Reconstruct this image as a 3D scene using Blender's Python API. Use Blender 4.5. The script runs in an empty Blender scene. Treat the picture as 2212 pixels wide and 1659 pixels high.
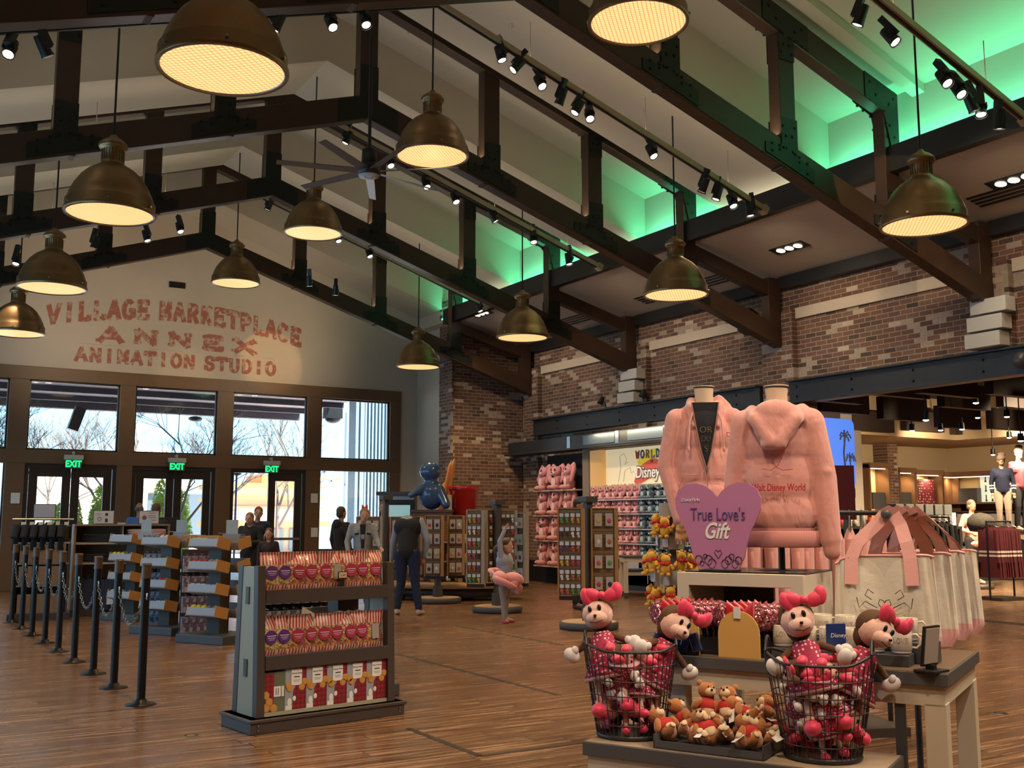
import bpy, math, random
from mathutils import Vector, Matrix, Euler
SC = bpy.context.scene
COL = SC.collection
R = math.radians
PI = math.pi
rnd = random.Random(7)
# ---------------------------------------------------------------- camera, world, sun, exposure
FPX, YAW, PIT = 2264.2, .546, .129
CAMZ = 1.45
cam_d = bpy.data.cameras.new('camera'); cam = bpy.data.objects.new('camera', cam_d); COL.objects.link(cam)
cam_d.sensor_width = 36; cam_d.lens = 36 * FPX / 2212; cam_d.clip_end = 300; cam_d.clip_start = .05
cam.location = (0, 0, CAMZ); cam.rotation_euler = (PI / 2 + PIT, 0, -YAW)
SC.camera = cam
SC.view_settings.view_transform = 'Standard'; SC.view_settings.look = 'None'
SC.view_settings.gamma = 1; SC.view_settings.exposure = 0.0; SC.view_settings.use_curve_mapping = False
SC.cycles.use_denoising = True; SC.cycles.use_adaptive_sampling = True; SC.cycles.adaptive_threshold = .03
SC.cycles.max_bounces = 6; SC.cycles.diffuse_bounces = 3; SC.cycles.glossy_bounces = 3
SC.cycles.transmission_bounces = 4; SC.cycles.transparent_max_bounces = 12
SC.cycles.caustics_reflective = False; SC.cycles.caustics_refractive = False
SC.cycles.sample_clamp_indirect = 4
world = bpy.data.worlds.new('sky'); SC.world = world; world.use_nodes = True
world.node_tree.nodes['Background'].inputs[0].default_value = (.08, .16, .225, 1)
world.node_tree.nodes['Background'].inputs[1].default_value = 14.0


def lamp(kind, name, loc, energy, color=(1, .72, .42), aim=None, size=.05, cone=60, blend=.6, sx=1, sy=1):
    d = bpy.data.lights.new(name, kind); d.energy = energy; d.color = color
    if kind == 'SPOT':
        d.spot_size = R(cone); d.spot_blend = blend; d.shadow_soft_size = size
    elif kind == 'AREA':
        d.shape = 'RECTANGLE'; d.size = sx; d.size_y = sy
    elif kind == 'SUN':
        d.angle = R(1)
    else:
        d.shadow_soft_size = size
    o = bpy.data.objects.new(name, d); o.location = loc; COL.objects.link(o)
    if aim is not None:
        o.rotation_euler = (Vector(aim) - Vector(loc)).to_track_quat('-Z', 'Y').to_euler()
    return o


lamp('SUN', 'sun', (0, 40, 20), 26.0, (1, .93, .82), aim=(-4, 46, 8))
# daylight through the entrance wall and the green cove strips are further down, beside the structure that carries them

# ---------------------------------------------------------------- placing helpers (camera of the photograph)
FW = Vector((math.sin(YAW) * math.cos(PIT), math.cos(YAW) * math.cos(PIT), math.sin(PIT)))
RT = Vector((math.cos(YAW), -math.sin(YAW), 0)); UP = RT.cross(FW)
CP = Vector((0, 0, CAMZ))


def ray(x, y): return FW + RT * ((x - 1106) / FPX) - UP * ((y - 829.5) / FPX)
def onz(x, y, z=0.): d = ray(x, y); return CP + d * ((z - CAMZ) / d.z)
def onx(x, y, X): d = ray(x, y); return CP + d * (X / d.x)
def ony(x, y, Y): d = ray(x, y); return CP + d * (Y / d.y)
def ond(x, y, D): return CP + ray(x, y) * D
def depth(p): return (Vector(p) - CP).dot(FW)


# ---------------------------------------------------------------- mesh builder
class B:
    def __init__(s): s.v = []; s.f = []; s.mi = []; s.sm = []; s.T = Matrix(); s.m = 0
    def at(s, loc=(0, 0, 0), rz=0, rot=None, sc=1):
        s.T = Matrix.Translation(loc) @ (Euler(rot).to_matrix().to_4x4() if rot else Matrix.Rotation(rz, 4, 'Z')) @ Matrix.Scale(sc, 4)
        return s
    def add(s, vs, fs, smooth=False):
        n = len(s.v); T = s.T
        s.v += [tuple(T @ Vector(p)) for p in vs]
        s.f += [tuple(i + n for i in f) for f in fs]
        s.mi += [s.m] * len(fs); s.sm += [smooth] * len(fs)
        return s
    def bb(s, x0, x1, y0, y1, z0, z1):
        v = [(x, y, z) for z in (z0, z1) for y in (y0, y1) for x in (x0, x1)]
        return s.add(v, [(0, 2, 3, 1), (4, 5, 7, 6), (0, 1, 5, 4), (2, 6, 7, 3), (0, 4, 6, 2), (1, 3, 7, 5)])
    def box(s, c, d, rot=None):
        T = s.T
        s.T = T @ Matrix.Translation(c) @ (Euler(rot).to_matrix().to_4x4() if rot else Matrix())
        x, y, z = d[0] / 2, d[1] / 2, d[2] / 2
        s.bb(-x, x, -y, y, -z, z); s.T = T
        return s
    def beam(s, p0, p1, w, h, up=(0, 0, 1)):
        p0 = Vector(p0); p1 = Vector(p1); d = (p1 - p0); L = d.length; d.normalize()
        sd = d.cross(Vector(up)).normalized(); u = sd.cross(d)
        v = [p + sd * a * w / 2 + u * b * h / 2 for p in (p0, p1) for a, b in ((-1, -1), (1, -1), (1, 1), (-1, 1))]
        return s.add(v, [(0, 1, 2, 3), (7, 6, 5, 4), (0, 4, 5, 1), (1, 5, 6, 2), (2, 6, 7, 3), (3, 7, 4, 0)])
    def ring(s, c, ax, r, n, ry=None):
        ax = Vector(ax).normalized(); a = ax.orthogonal().normalized()
        if abs(ax.z) > .99: a = Vector((1, 0, 0))
        b = ax.cross(a)
        return [Vector(c) + a * r * math.cos(2 * PI * i / n) + b * (ry or r) * math.sin(2 * PI * i / n) for i in range(n)]
    def cyl(s, p0, p1, r0, r1=None, n=12, smooth=True, caps=True):
        r1 = r0 if r1 is None else r1
        p0 = Vector(p0); p1 = Vector(p1); ax = p1 - p0
        v = s.ring(p0, ax, r0, n) + s.ring(p1, ax, r1, n)
        s.add(v, [(i, (i + 1) % n, n + (i + 1) % n, n + i) for i in range(n)], smooth)
        if caps:
            s.add(v[:n], [tuple(range(n))[::-1]]); s.add(v[n:], [tuple(range(n))])
        return s
    def lathe(s, prof, n=24, c=(0, 0, 0), smooth=True, ry=1):
        v = []
        for r, z in prof:
            v += [(c[0] + r * math.cos(2 * PI * i / n), c[1] + ry * r * math.sin(2 * PI * i / n), c[2] + z) for i in range(n)]
        f = [(k * n + i, k * n + (i + 1) % n, (k + 1) * n + (i + 1) % n, (k + 1) * n + i) for k in range(len(prof) - 1) for i in range(n)]
        return s.add(v, f, smooth)
    def ell(s, c, r, rot=None, n=12, m=8):
        T = s.T
        s.T = T @ Matrix.Translation(c) @ (Euler(rot).to_matrix().to_4x4() if rot else Matrix())
        r = (r, r, r) if isinstance(r, (int, float)) else r
        v = [(0, 0, -r[2])]
        for k in range(1, m):
            a = -PI / 2 + PI * k / m
            v += [(r[0] * math.cos(a) * math.cos(2 * PI * i / n), r[1] * math.cos(a) * math.sin(2 * PI * i / n), r[2] * math.sin(a)) for i in range(n)]
        v.append((0, 0, r[2])); L = len(v) - 1
        f = [(0, 1 + (i + 1) % n, 1 + i) for i in range(n)]
        for k in range(m - 2):
            f += [(1 + k * n + i, 1 + k * n + (i + 1) % n, 1 + (k + 1) * n + (i + 1) % n, 1 + (k + 1) * n + i) for i in range(n)]
        o = 1 + (m - 2) * n
        f += [(o + i, o + (i + 1) % n, L) for i in range(n)]
        s.add(v, f, True); s.T = T
        return s
    def tube(s, pts, r, n=6, closed=False, ry=None):
        pts = [Vector(p) for p in pts]; N = len(pts)
        rr = r if isinstance(r, (list, tuple)) else [r] * N
        v = []; prev = None
        for i, p in enumerate(pts):
            a = pts[(i - 1) % N] if (closed or i) else p
            b = pts[(i + 1) % N] if (closed or i < N - 1) else p
            t = (b - a).normalized()
            if prev is None:
                x = t.orthogonal().normalized()
            else:
                x = (prev - t * prev.dot(t)).normalized()
            prev = x; y = t.cross(x)
            v += [p + x * rr[i] * math.cos(2 * PI * k / n) + y * (ry or rr[i]) * math.sin(2 * PI * k / n) for k in range(n)]
        K = N if closed else N - 1
        f = [(i * n + k, i * n + (k + 1) % n, ((i + 1) % N) * n + (k + 1) % n, ((i + 1) % N) * n + k) for i in range(K) for k in range(n)]
        s.add(v, f, True)
        if not closed:
            s.add(v[:n], [tuple(range(n))[::-1]]); s.add(v[-n:], [tuple(range(n))])
        return s
    def prism(s, poly, h, smooth=False):          # poly in local x,z plane, thickness h along y (centred)
        n = len(poly)
        v = [(x, -h / 2, z) for x, z in poly] + [(x, h / 2, z) for x, z in poly]
        s.add(v, [tuple(range(n)), tuple(range(n, 2 * n))[::-1]])
        return s.add(v, [(i, n + i, n + (i + 1) % n, (i + 1) % n) for i in range(n)], smooth)
    def grid(s, fn, nu, nv, cu=False, smooth=True):
        v = [fn(i / (nu if cu else nu - 1), j / (nv - 1)) for j in range(nv) for i in range(nu)]
        f = [(j * nu + i, j * nu + (i + 1) % nu, (j + 1) * nu + (i + 1) % nu, (j + 1) * nu + i) for j in range(nv - 1) for i in range(nu if cu else nu - 1)]
        return s.add(v, f, smooth)
    def mesh(s, name, mats):
        me = bpy.data.meshes.new(name); me.from_pydata(s.v, [], s.f); me.update()
        for m in (mats if isinstance(mats, (list, tuple)) else [mats]): me.materials.append(m)
        me.polygons.foreach_set('material_index', s.mi); me.polygons.foreach_set('use_smooth', s.sm)
        return me
    def build(s, name, mats, parent=None, bev=0, loc=None, rz=0, rot=None):
        o = bpy.data.objects.new(name, s.mesh(name, mats)); COL.objects.link(o)
        if loc is not None: o.location = loc
        if rz: o.rotation_euler = (0, 0, rz)
        if rot: o.rotation_euler = rot
        if parent: o.parent = parent
        if bev:
            md = o.modifiers.new('bevel', 'BEVEL'); md.width = bev; md.segments = 2; md.limit_method = 'ANGLE'
        return o


def tag(o, label, cat, group=None, kind=None):
    o['label'] = label; o['category'] = cat
    if group: o['group'] = group
    if kind: o['kind'] = kind
    return o
def thing(name, label, cat, loc=(0, 0, 0), rz=0, group=None, rot=None):
    o = bpy.data.objects.new(name, None); COL.objects.link(o); o.location = loc; o.rotation_euler = rot or (0, 0, rz)
    o.empty_display_size = .1
    return tag(o, label, cat, group)
def struct(name, b, m, parent=None, bev=0):
    o = b.build(name, m, parent, bev)
    if not parent: o['kind'] = 'structure'
    return o
def dup(root, loc=None, rz=None, label=None, group=None, rot=None):
    def cp(o, par):
        c = o.copy(); COL.objects.link(c)
        if par: c.parent = par
        for ch in KIDS(o): cp(ch, c)
        return c
    r = cp(root, None)
    if loc is not None: r.location = loc
    if rz is not None: r.rotation_euler = (0, 0, rz)
    if rot is not None: r.rotation_euler = rot
    if label: r['label'] = label
    if group: r['group'] = group
    return r
def KIDS(o): return list(o.children)
ORD = ['first', 'second', 'third', 'fourth', 'fifth', 'sixth', 'seventh', 'eighth', 'ninth', 'tenth', 'eleventh', 'twelfth', 'thirteenth', 'fourteenth', 'fifteenth', 'sixteenth', 'seventeenth', 'eighteenth', 'nineteenth', 'twentieth']


# prims -> one fused organic surface (capsules with two radii, ellipsoids), baked
def blob(name, prims, vox, mat, parent=None, loc=None, rot=None, sm=3):
    b = B()
    for p in prims:
        if p[0] == 'c':
            _, a, c, r0, r1 = p
            b.cyl(a, c, r0, r1, 14); b.ell(a, r0, n=14, m=8); b.ell(c, r1, n=14, m=8)
        else:
            b.ell(p[1], p[2], p[3] if len(p) > 3 else None, n=16, m=10)
    o = b.build(name, mat)
    md = o.modifiers.new('r', 'REMESH'); md.mode = 'VOXEL'; md.voxel_size = vox; md.use_smooth_shade = True
    if sm:
        m2 = o.modifiers.new('s', 'SMOOTH'); m2.iterations = sm; m2.factor = .5
    bpy.context.view_layer.update()
    me = bpy.data.meshes.new_from_object(o.evaluated_get(bpy.context.evaluated_depsgraph_get()))
    o.modifiers.clear(); o.data = me; me.name = name
    me.polygons.foreach_set('use_smooth', [True] * len(me.polygons))
    if parent: o.parent = parent
    if loc is not None: o.location = loc
    if rot is not None: o.rotation_euler = rot
    return o


# ---------------------------------------------------------------- materials
def mat(name, col, rough=.6, metal=0., emit=0., ecol=None, spec=.5, sheen=0., noise=0., nscale=8., bump=0., bscale=60., coat=0.):
    m = bpy.data.materials.new(name); m.use_nodes = True; nt = m.node_tree; p = nt.nodes['Principled BSDF']
    p.inputs['Base Color'].default_value = (*col, 1); p.inputs['Roughness'].default_value = rough; p.inputs['Metallic'].default_value = metal
    p.inputs['Specular IOR Level'].default_value = spec; p.inputs['Sheen Weight'].default_value = sheen; p.inputs['Coat Weight'].default_value = coat
    if emit:
        p.inputs['Emission Color'].default_value = (*(ecol or col), 1); p.inputs['Emission Strength'].default_value = emit
    if noise or bump:
        tc = nt.nodes.new('ShaderNodeTexCoord')
    if noise:
        n = nt.nodes.new('ShaderNodeTexNoise'); n.inputs['Scale'].default_value = nscale; n.inputs['Detail'].default_value = 6
        mx = nt.nodes.new('ShaderNodeMix'); mx.data_type = 'RGBA'
        nt.links.new(tc.outputs['Object'], n.inputs['Vector']); nt.links.new(n.outputs['Fac'], mx.inputs[0])
        mx.inputs[6].default_value = (*[c * (1 - noise) for c in col], 1); mx.inputs[7].default_value = (*[min(1, c * (1 + noise)) for c in col], 1)
        nt.links.new(mx.outputs[2], p.inputs['Base Color'])
    if bump:
        n2 = nt.nodes.new('ShaderNodeTexNoise'); n2.inputs['Scale'].default_value = bscale; n2.inputs['Detail'].default_value = 4
        bp = nt.nodes.new('ShaderNodeBump'); bp.inputs['Strength'].default_value = bump; bp.inputs['Distance'].default_value = .01
        nt.links.new(tc.outputs['Object'], n2.inputs['Vector']); nt.links.new(n2.outputs['Fac'], bp.inputs['Height']); nt.links.new(bp.outputs[0], p.inputs['Normal'])
    return m


class NT:                                         # tiny node-graph helper
    def __init__(s, name):
        s.m = bpy.data.materials.new(name); s.m.use_nodes = True; s.t = s.m.node_tree; s.p = s.t.nodes['Principled BSDF']
        s.o = s.t.nodes['Material Output']; s.tc = s.n('ShaderNodeTexCoord')
    def n(s, k, **kw):
        x = s.t.nodes.new(k)
        for a, b in kw.items(): setattr(x, a, b)
        return x
    def l(s, a, b): s.t.links.new(a, b)
    def put(s, sock, v):
        if hasattr(v, 'links') or isinstance(v, bpy.types.NodeSocket): s.l(v, sock)
        else: sock.default_value = v
    def math(s, op, a, b=0., c=None):
        x = s.n('ShaderNodeMath', operation=op); s.put(x.inputs[0], a); s.put(x.inputs[1], b)
        if c is not None: s.put(x.inputs[2], c)
        return x.outputs[0]
    def xyz(s, v=None):
        x = s.n('ShaderNodeSeparateXYZ'); s.l(v or s.tc.outputs['Object'], x.inputs[0]); return x.outputs
    def comb(s, a, b, c=0.):
        x = s.n('ShaderNodeCombineXYZ'); s.put(x.inputs[0], a); s.put(x.inputs[1], b); s.put(x.inputs[2], c); return x.outputs[0]
    def noise(s, v, sc, det=4., dist=0.):
        x = s.n('ShaderNodeTexNoise'); s.l(v, x.inputs['Vector']); x.inputs['Scale'].default_value = sc; x.inputs['Detail'].default_value = det; x.inputs['Distortion'].default_value = dist
        return x.outputs['Fac']
    def white(s, v):
        x = s.n('ShaderNodeTexWhiteNoise'); s.l(v, x.inputs['Vector']); return x.outputs['Value']
    def ramp(s, f, stops, interp='LINEAR'):
        x = s.n('ShaderNodeValToRGB'); s.put(x.inputs[0], f); cr = x.color_ramp; cr.interpolation = interp
        while len(cr.elements) < len(stops): cr.elements.new(.5)
        for e, (p, c) in zip(cr.elements, stops):
            e.position = p; e.color = (*c, 1) if len(c) == 3 else c
        return x.outputs['Color']
    def mix(s, f, a, b, bt='MIX'):
        x = s.n('ShaderNodeMix', data_type='RGBA', blend_type=bt); s.put(x.inputs[0], f)
        for sk, v in ((x.inputs[6], a), (x.inputs[7], b)):
            s.put(sk, (*v, 1) if isinstance(v, tuple) and len(v) == 3 else v)
        return x.outputs[2]
    def bump(s, h, st=.5, d=.01):
        x = s.n('ShaderNodeBump'); x.inputs['Strength'].default_value = st; x.inputs['Distance'].default_value = d; s.l(h, x.inputs['Height']); s.l(x.outputs[0], s.p.inputs['Normal'])
    def col(s, c): s.l(c, s.p.inputs['Base Color'])
    def set(s, **k):
        for a, b in k.items(): s.p.inputs[a.replace('_', ' ')].default_value = b


def brick(name, u='y'):
    g = NT(name); x, y, z = g.xyz(); a = y if u == 'y' else x
    w, h, mo = .235, .082, .011
    row = g.math('FLOOR', g.math('DIVIDE', z, h))
    off = g.math('MULTIPLY', g.math('MODULO', g.math('ADD', row, 1000.), 2.), w / 2)
    aa = g.math('ADD', g.math('ADD', a, off), 100.)
    colm = g.math('FLOOR', g.math('DIVIDE', aa, w))
    fu = g.math('MULTIPLY', g.math('FRACT', g.math('DIVIDE', aa, w)), w)
    fz = g.math('MULTIPLY', g.math('FRACT', g.math('DIVIDE', z, h)), h)
    wob = g.math('MULTIPLY', g.noise(g.tc.outputs['Object'], 18.), .008)
    e = g.math('ADD', wob, mo - .004)
    mort = g.math('MAXIMUM', g.math('LESS_THAN', fu, e), g.math('LESS_THAN', fz, e))
    rn = g.white(g.comb(row, colm))
    rn2 = g.white(g.comb(colm, row, 3.))
    base = g.ramp(rn, [(0, (.022, .012, .010)), (.1, (.06, .026, .018)), (.2, (.10, .042, .028)), (.4, (.15, .062, .038)), (.6, (.095, .044, .032)), (.8, (.18, .085, .053)), (.93, (.13, .08, .062)), (.97, (.45, .38, .30)), (1, (.5, .42, .34))])
    nz = g.noise(g.tc.outputs['Object'], 30., 6.)
    base = g.mix(g.math('MULTIPLY', nz, .38), base, (.22, .16, .12), 'MIX')
    cell = g.comb(g.math('MULTIPLY', colm, w), g.math('MULTIPLY', row, h))
    wash = g.math('GREATER_THAN', g.math('ADD', g.noise(cell, 1.1, 3.), g.math('MULTIPLY', rn2, .3)), .80)
    base = g.mix(g.math('MULTIPLY', wash, g.math('ADD', g.math('MULTIPLY', nz, .9), .1)), base, (.50, .43, .35))
    c = g.mix(mort, base, (.34, .27, .20))
    g.col(c); g.set(Roughness=.85)
    g.bump(g.math('SUBTRACT', g.math('MULTIPLY', nz, .25), mort), .5, .012)
    return g.m


def floorwood():
    g = NT('floor wood'); x, y, z = g.xyz()
    w, L = .155, 2.1
    row = g.math('FLOOR', g.math('DIVIDE', y, w))
    ro = g.math('MULTIPLY', g.white(g.comb(row, 7.)), L)
    xx = g.math('ADD', g.math('ADD', x, ro), 200.)
    cl = g.math('FLOOR', g.math('DIVIDE', xx, L))
    fy = g.math('MULTIPLY', g.math('FRACT', g.math('DIVIDE', g.math('ADD', y, 31 * w), w)), w)
    fx = g.math('MULTIPLY', g.math('FRACT', g.math('DIVIDE', xx, L)), L)
    gap = g.math('MAXIMUM', g.math('LESS_THAN', fy, .006), g.math('LESS_THAN', fx, .008))
    rn = g.white(g.comb(row, cl))
    gv = g.comb(g.math('MULTIPLY', x, .8), g.math('ADD', g.math('MULTIPLY', y, 16.), g.math('MULTIPLY', rn, 60.)))
    gr = g.noise(gv, 1.6, 7., .4)
    c = g.ramp(gr, [(.36, (.07, .034, .017)), (.5, (.20, .105, .052)), (.64, (.38, .22, .12))])
    c = g.mix(g.math('MULTIPLY', rn, .55), c, (.12, .058, .026))
    c = g.mix(gap, c, (.015, .008, .005))
    g.col(c); g.l(g.math('ADD', g.math('MULTIPLY', gr, .14), .19), g.p.inputs['Roughness']); g.set(Specular_IOR_Level=.75)
    g.bump(g.math('SUBTRACT', g.math('MULTIPLY', gr, .1), gap), .10, .004)
    return g.m


def glass(name='window glass', tint=(1, 1, 1), refl=.06):
    g = NT(name)
    tr = g.n('ShaderNodeBsdfTransparent'); tr.inputs[0].default_value = (*tint, 1)
    gl = g.n('ShaderNodeBsdfGlossy'); gl.inputs['Roughness'].default_value = .03
    mx = g.n('ShaderNodeMixShader'); mx.inputs[0].default_value = refl
    g.l(tr.outputs[0], mx.inputs[1]); g.l(gl.outputs[0], mx.inputs[2]); g.l(mx.outputs[0], g.o.inputs[0])
    return g.m


def stripes(name, c1, c2, axis=0, w=.03, rough=.5, duty=.5, coat=0.):
    g = NT(name); a = g.xyz()[axis]
    f = g.math('LESS_THAN', g.math('FRACT', g.math('DIVIDE', g.math('ADD', a, 50.), w)), duty)
    g.col(g.mix(f, c2, c1)); g.set(Roughness=rough, Coat_Weight=coat)
    return g.m


def dots(name, c1, c2, s=.02, r=.3):
    g = NT(name); vo = g.n('ShaderNodeTexVoronoi'); vo.inputs['Scale'].default_value = 1 / s; vo.inputs['Randomness'].default_value = .25
    g.l(g.tc.outputs['Object'], vo.inputs['Vector'])
    g.col(g.mix(g.math('LESS_THAN', vo.outputs['Distance'], r), c1, c2)); g.set(Roughness=.8)
    return g.m


def speckle(name, cols, s=.01, rough=.6, metal=0., bumpy=.3):
    g = NT(name); vo = g.n('ShaderNodeTexVoronoi'); vo.inputs['Scale'].default_value = 1 / s
    g.l(g.tc.outputs['Object'], vo.inputs['Vector'])
    v = g.white(vo.outputs['Color']) if False else g.xyz(vo.outputs['Color'])[0]
    n = len(cols)
    g.col(g.ramp(v, [(i / n, c) for i, c in enumerate(cols)], 'CONSTANT')); g.set(Roughness=rough, Metallic=metal)
    if bumpy: g.bump(vo.outputs['Distance'], bumpy, .01)
    return g.m


M = {}
M['brickY'] = brick('brick', 'y'); M['brickX'] = brick('brick return', 'x')
M['floor'] = floorwood()
M['beam'] = mat('dark stained beam', (.045, .023, .012), .42, noise=.35, nscale=3)
M['fascia'] = mat('black steel', (.012, .012, .013), .4)
M['steel'] = mat('dark painted steel', (.022, .024, .028), .45, noise=.2)
M['gusset'] = mat('green black plate', (.018, .022, .017), .4, .4)
M['bolt'] = mat('bolt', (.03, .03, .03), .35, .8)
M['ceil'] = mat('tan ceiling', (.52, .46, .36), .9, noise=.06, nscale=1.5)
M['soffit'] = mat('tan soffit', (.50, .43, .33), .9)
M['plaster'] = mat('weathered plaster', (.52, .45, .36), .9, noise=.14, nscale=1.1)
M['frame'] = mat('bronze frame', (.15, .085, .042), .5, noise=.1)
M['doorfr'] = mat('dark door frame', (.03, .02, .016), .4)
M['glass'] = glass()
M['lens'] = None
M['brass'] = mat('aged brass', (.26, .165, .075), .38, .75, noise=.25, nscale=6)
M['black'] = mat('black plastic', (.012, .012, .013), .4)
M['blackcloth'] = mat('black cloth', (.012, .013, .018), .9, bump=.3, bscale=90)
M['chrome'] = mat('brushed metal', (.5, .5, .5), .3, 1.)
M['track'] = mat('cream track', (.42, .34, .22), .6)
M['white'] = mat('white', (.78, .77, .74), .6)
M['cream'] = mat('cream laminate', (.60, .53, .41), .5, noise=.05, nscale=4)
M['greywood'] = mat('grey brown laminate', (.05, .037, .031), .5, noise=.15, nscale=10)
M['slate'] = mat('slate grey', (.06, .062, .07), .5)
M['dullwhite'] = mat('off white box', (.50, .49, .45), .6)
M['card'] = mat('white card', (.72, .72, .70), .7)
M['red'] = mat('red', (.45, .02, .02), .4)
M['ink'] = mat('black ink', (.02, .02, .02), .7)
def emi(name, c, s):
    return mat(name, (0, 0, 0), .8, emit=s, ecol=c)
M['ledgreen'] = emi('green led strip', (.05, 1, .45), 5)
M['spotglow'] = emi('spot lamp glow', (1, .86, .62), 9)
M['exit'] = emi('exit green', (.02, .9, .25), 1.3)


def text(name, s, size, m, parent=None, loc=(0, 0, 0), rot=(PI / 2, 0, 0), ext=.002, align='CENTER', off=0., shear=0., sx=1.):
    cu = bpy.data.curves.new(name, 'FONT'); cu.body = s; cu.size = size; cu.extrude = ext; cu.align_x = align; cu.align_y = 'CENTER'; cu.offset = off; cu.shear = shear
    cu.resolution_u = 3
    o = bpy.data.objects.new(name, cu); COL.objects.link(o); bpy.context.view_layer.update()
    me = bpy.data.meshes.new_from_object(o.evaluated_get(bpy.context.evaluated_depsgraph_get()))
    COL.objects.unlink(o); bpy.data.objects.remove(o)
    me.materials.clear(); me.materials.append(m)
    o = bpy.data.objects.new(name, me); COL.objects.link(o); o.location = loc; o.rotation_euler = rot; o.scale = (sx, 1, 1)
    if parent: o.parent = parent
    return o


# stroke letters with slab serifs, drawn in a unit box (w 0..1, h 0..1)
def arc(cx, cy, rx, ry, a0, a1, n=10): return [(cx + rx * math.cos(R(a0 + (a1 - a0) * i / n)), cy + ry * math.sin(R(a0 + (a1 - a0) * i / n))) for i in range(n + 1)]
GL = {
    'V': ([[(0, 1), (.5, 0)], [(.5, 0), (1, 1)]], [(0, 1), (1, 1)]), 'I': ([[(.5, 0), (.5, 1)]], [(.5, 0), (.5, 1)]),
    'L': ([[(.2, 1), (.2, 0)], [(.2, .04), (.95, .04)], [(.95, .0), (.95, .25)]], [(.2, 1), (.2, 0)]),
    'A': ([[(0, 0), (.5, 1)], [(.5, 1), (1, 0)], [(.2, .35), (.8, .35)]], [(0, 0), (1, 0)]),
    'G': ([arc(.5, .5, .45, .47, 50, 330, 14), [(.95, .45), (.95, .1)], [(.6, .45), (1, .45)]], []),
    'E': ([[(.15, 0), (.15, 1)], [(.15, .96), (.9, .96)], [(.15, .5), (.7, .5)], [(.15, .04), (.95, .04)], [(.95, 0), (.95, .22)], [(.9, 1), (.9, .8)], [(.7, .62), (.7, .38)]], [(.15, 0), (.15, 1)]),
    'M': ([[(.1, 0), (.1, 1)], [(.1, 1), (.5, .2)], [(.5, .2), (.9, 1)], [(.9, 1), (.9, 0)]], [(.1, 0), (.9, 0), (.1, 1), (.9, 1)]),
    'R': ([[(.15, 0), (.15, 1)], [(.15, .96), (.55, .96)] + arc(.55, .73, .33, .23, 90, -90, 8) + [(.15, .5)], [(.5, .5), (.95, 0)]], [(.15, 0), (.95, 0), (.15, 1)]),
    'K': ([[(.15, 0), (.15, 1)], [(.9, 1), (.2, .42)], [(.4, .6), (.95, 0)]], [(.15, 0), (.95, 0), (.15, 1), (.9, 1)]),
    'T': ([[(.5, 0), (.5, 1)], [(0, .96), (1, .96)], [(0, 1), (0, .75)], [(1, 1), (1, .75)]], [(.5, 0)]),
    'P': ([[(.15, 0), (.15, 1)], [(.15, .96), (.55, .96)] + arc(.55, .71, .35, .25, 90, -90, 8) + [(.15, .46)]], [(.15, 0), (.15, 1)]),
    'C': ([arc(.5, .5, .45, .47, 45, 315, 14), [(.86, .95), (.86, .7)]], []),
    'N': ([[(.1, 0), (.1, 1)], [(.1, 1), (.9, 0)], [(.9, 0), (.9, 1)]], [(.1, 0), (.1, 1), (.9, 1)]),
    'X': ([[(0, 1), (1, 0)], [(0, 0), (1, 1)]], [(0, 0), (1, 0), (0, 1), (1, 1)]),
    'O': ([arc(.5, .5, .45, .47, 0, 360, 18)], []),
    'S': ([arc(.5, .74, .36, .23, 20, 270, 10) + arc(.5, .26, .38, .24, 90, -160, 10), [(.9, .98), (.9, .72)], [(.1, .02), (.1, .3)]], []),
    'U': ([[(.12, 1), (.12, .4)] + arc(.5, .38, .38, .36, 180, 360, 10) + [(.88, 1)]], [(.12, 1), (.88, 1)]),
    'D': ([[(.15, 0), (.15, 1)], [(.15, .96), (.45, .96)] + arc(.45, .5, .47, .46, 90, -90, 12) + [(.15, .04)]], []),
    'H': ([[(.15, 0), (.15, 1)], [(.85, 0), (.85, 1)], [(.15, .5), (.85, .5)]], []),
    'W': ([[(0, 1), (.25, 0)], [(.25, 0), (.5, .8)], [(.5, .8), (.75, 0)], [(.75, 0), (1, 1)]], []),
    'Y': ([[(0, 1), (.5, .5)], [(1, 1), (.5, .5)], [(.5, .5), (.5, 0)]], []),
}
def glyph(b, ch, w, h, th, serif, fn, ser=.14, t=.012):
    """writes one letter into builder b; fn maps letter plane (u,v) to 3D, th stroke width"""
    st, se = GL[ch]
    segs = []
    for pl in st:
        P = [(x * w, y * h) for x, y in pl]
        for i in range(len(P) - 1): segs.append((P[i], P[i + 1], th))
    if serif:
        for x, y in se:
            yy = y * h + (th * .2 if y == 0 else -th * .2)
            segs.append(((x * w - ser * w, yy), (x * w + ser * w, yy), th * .55))
    for k_, (a, c, tt) in enumerate(segs):
        t = t + .0006
        dx, dy = c[0] - a[0], c[1] - a[1]; L = math.hypot(dx, dy) or 1
        ex, ey = dx / L * tt * .18, dy / L * tt * .18; nx, ny = -dy / L * tt / 2, dx / L * tt / 2
        q = [(a[0] - ex + nx, a[1] - ey + ny), (a[0] - ex - nx, a[1] - ey - ny), (c[0] + ex - nx, c[1] + ey - ny), (c[0] + ex + nx, c[1] + ey + ny)]
        b.add([fn(u, v, 0) for u, v in q] + [fn(u, v, t) for u, v in q], [(0, 1, 2, 3), (7, 6, 5, 4), (0, 4, 5, 1), (1, 5, 6, 2), (2, 6, 7, 3), (3, 7, 4, 0)])
# ================================================================ SETTING
XR, XL, XH, XHL = 5.66, -2.48, 13.8, -2.48      # ridge, left wall, right wall
SL = .325
TY = [9.17 + 4.164 * k for k in range(-1, 4)]    # truss centre planes (near face .1 before)
GY = 24.1
def mx(x): return 2 * XR - x                     # mirror about the ridge

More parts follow.
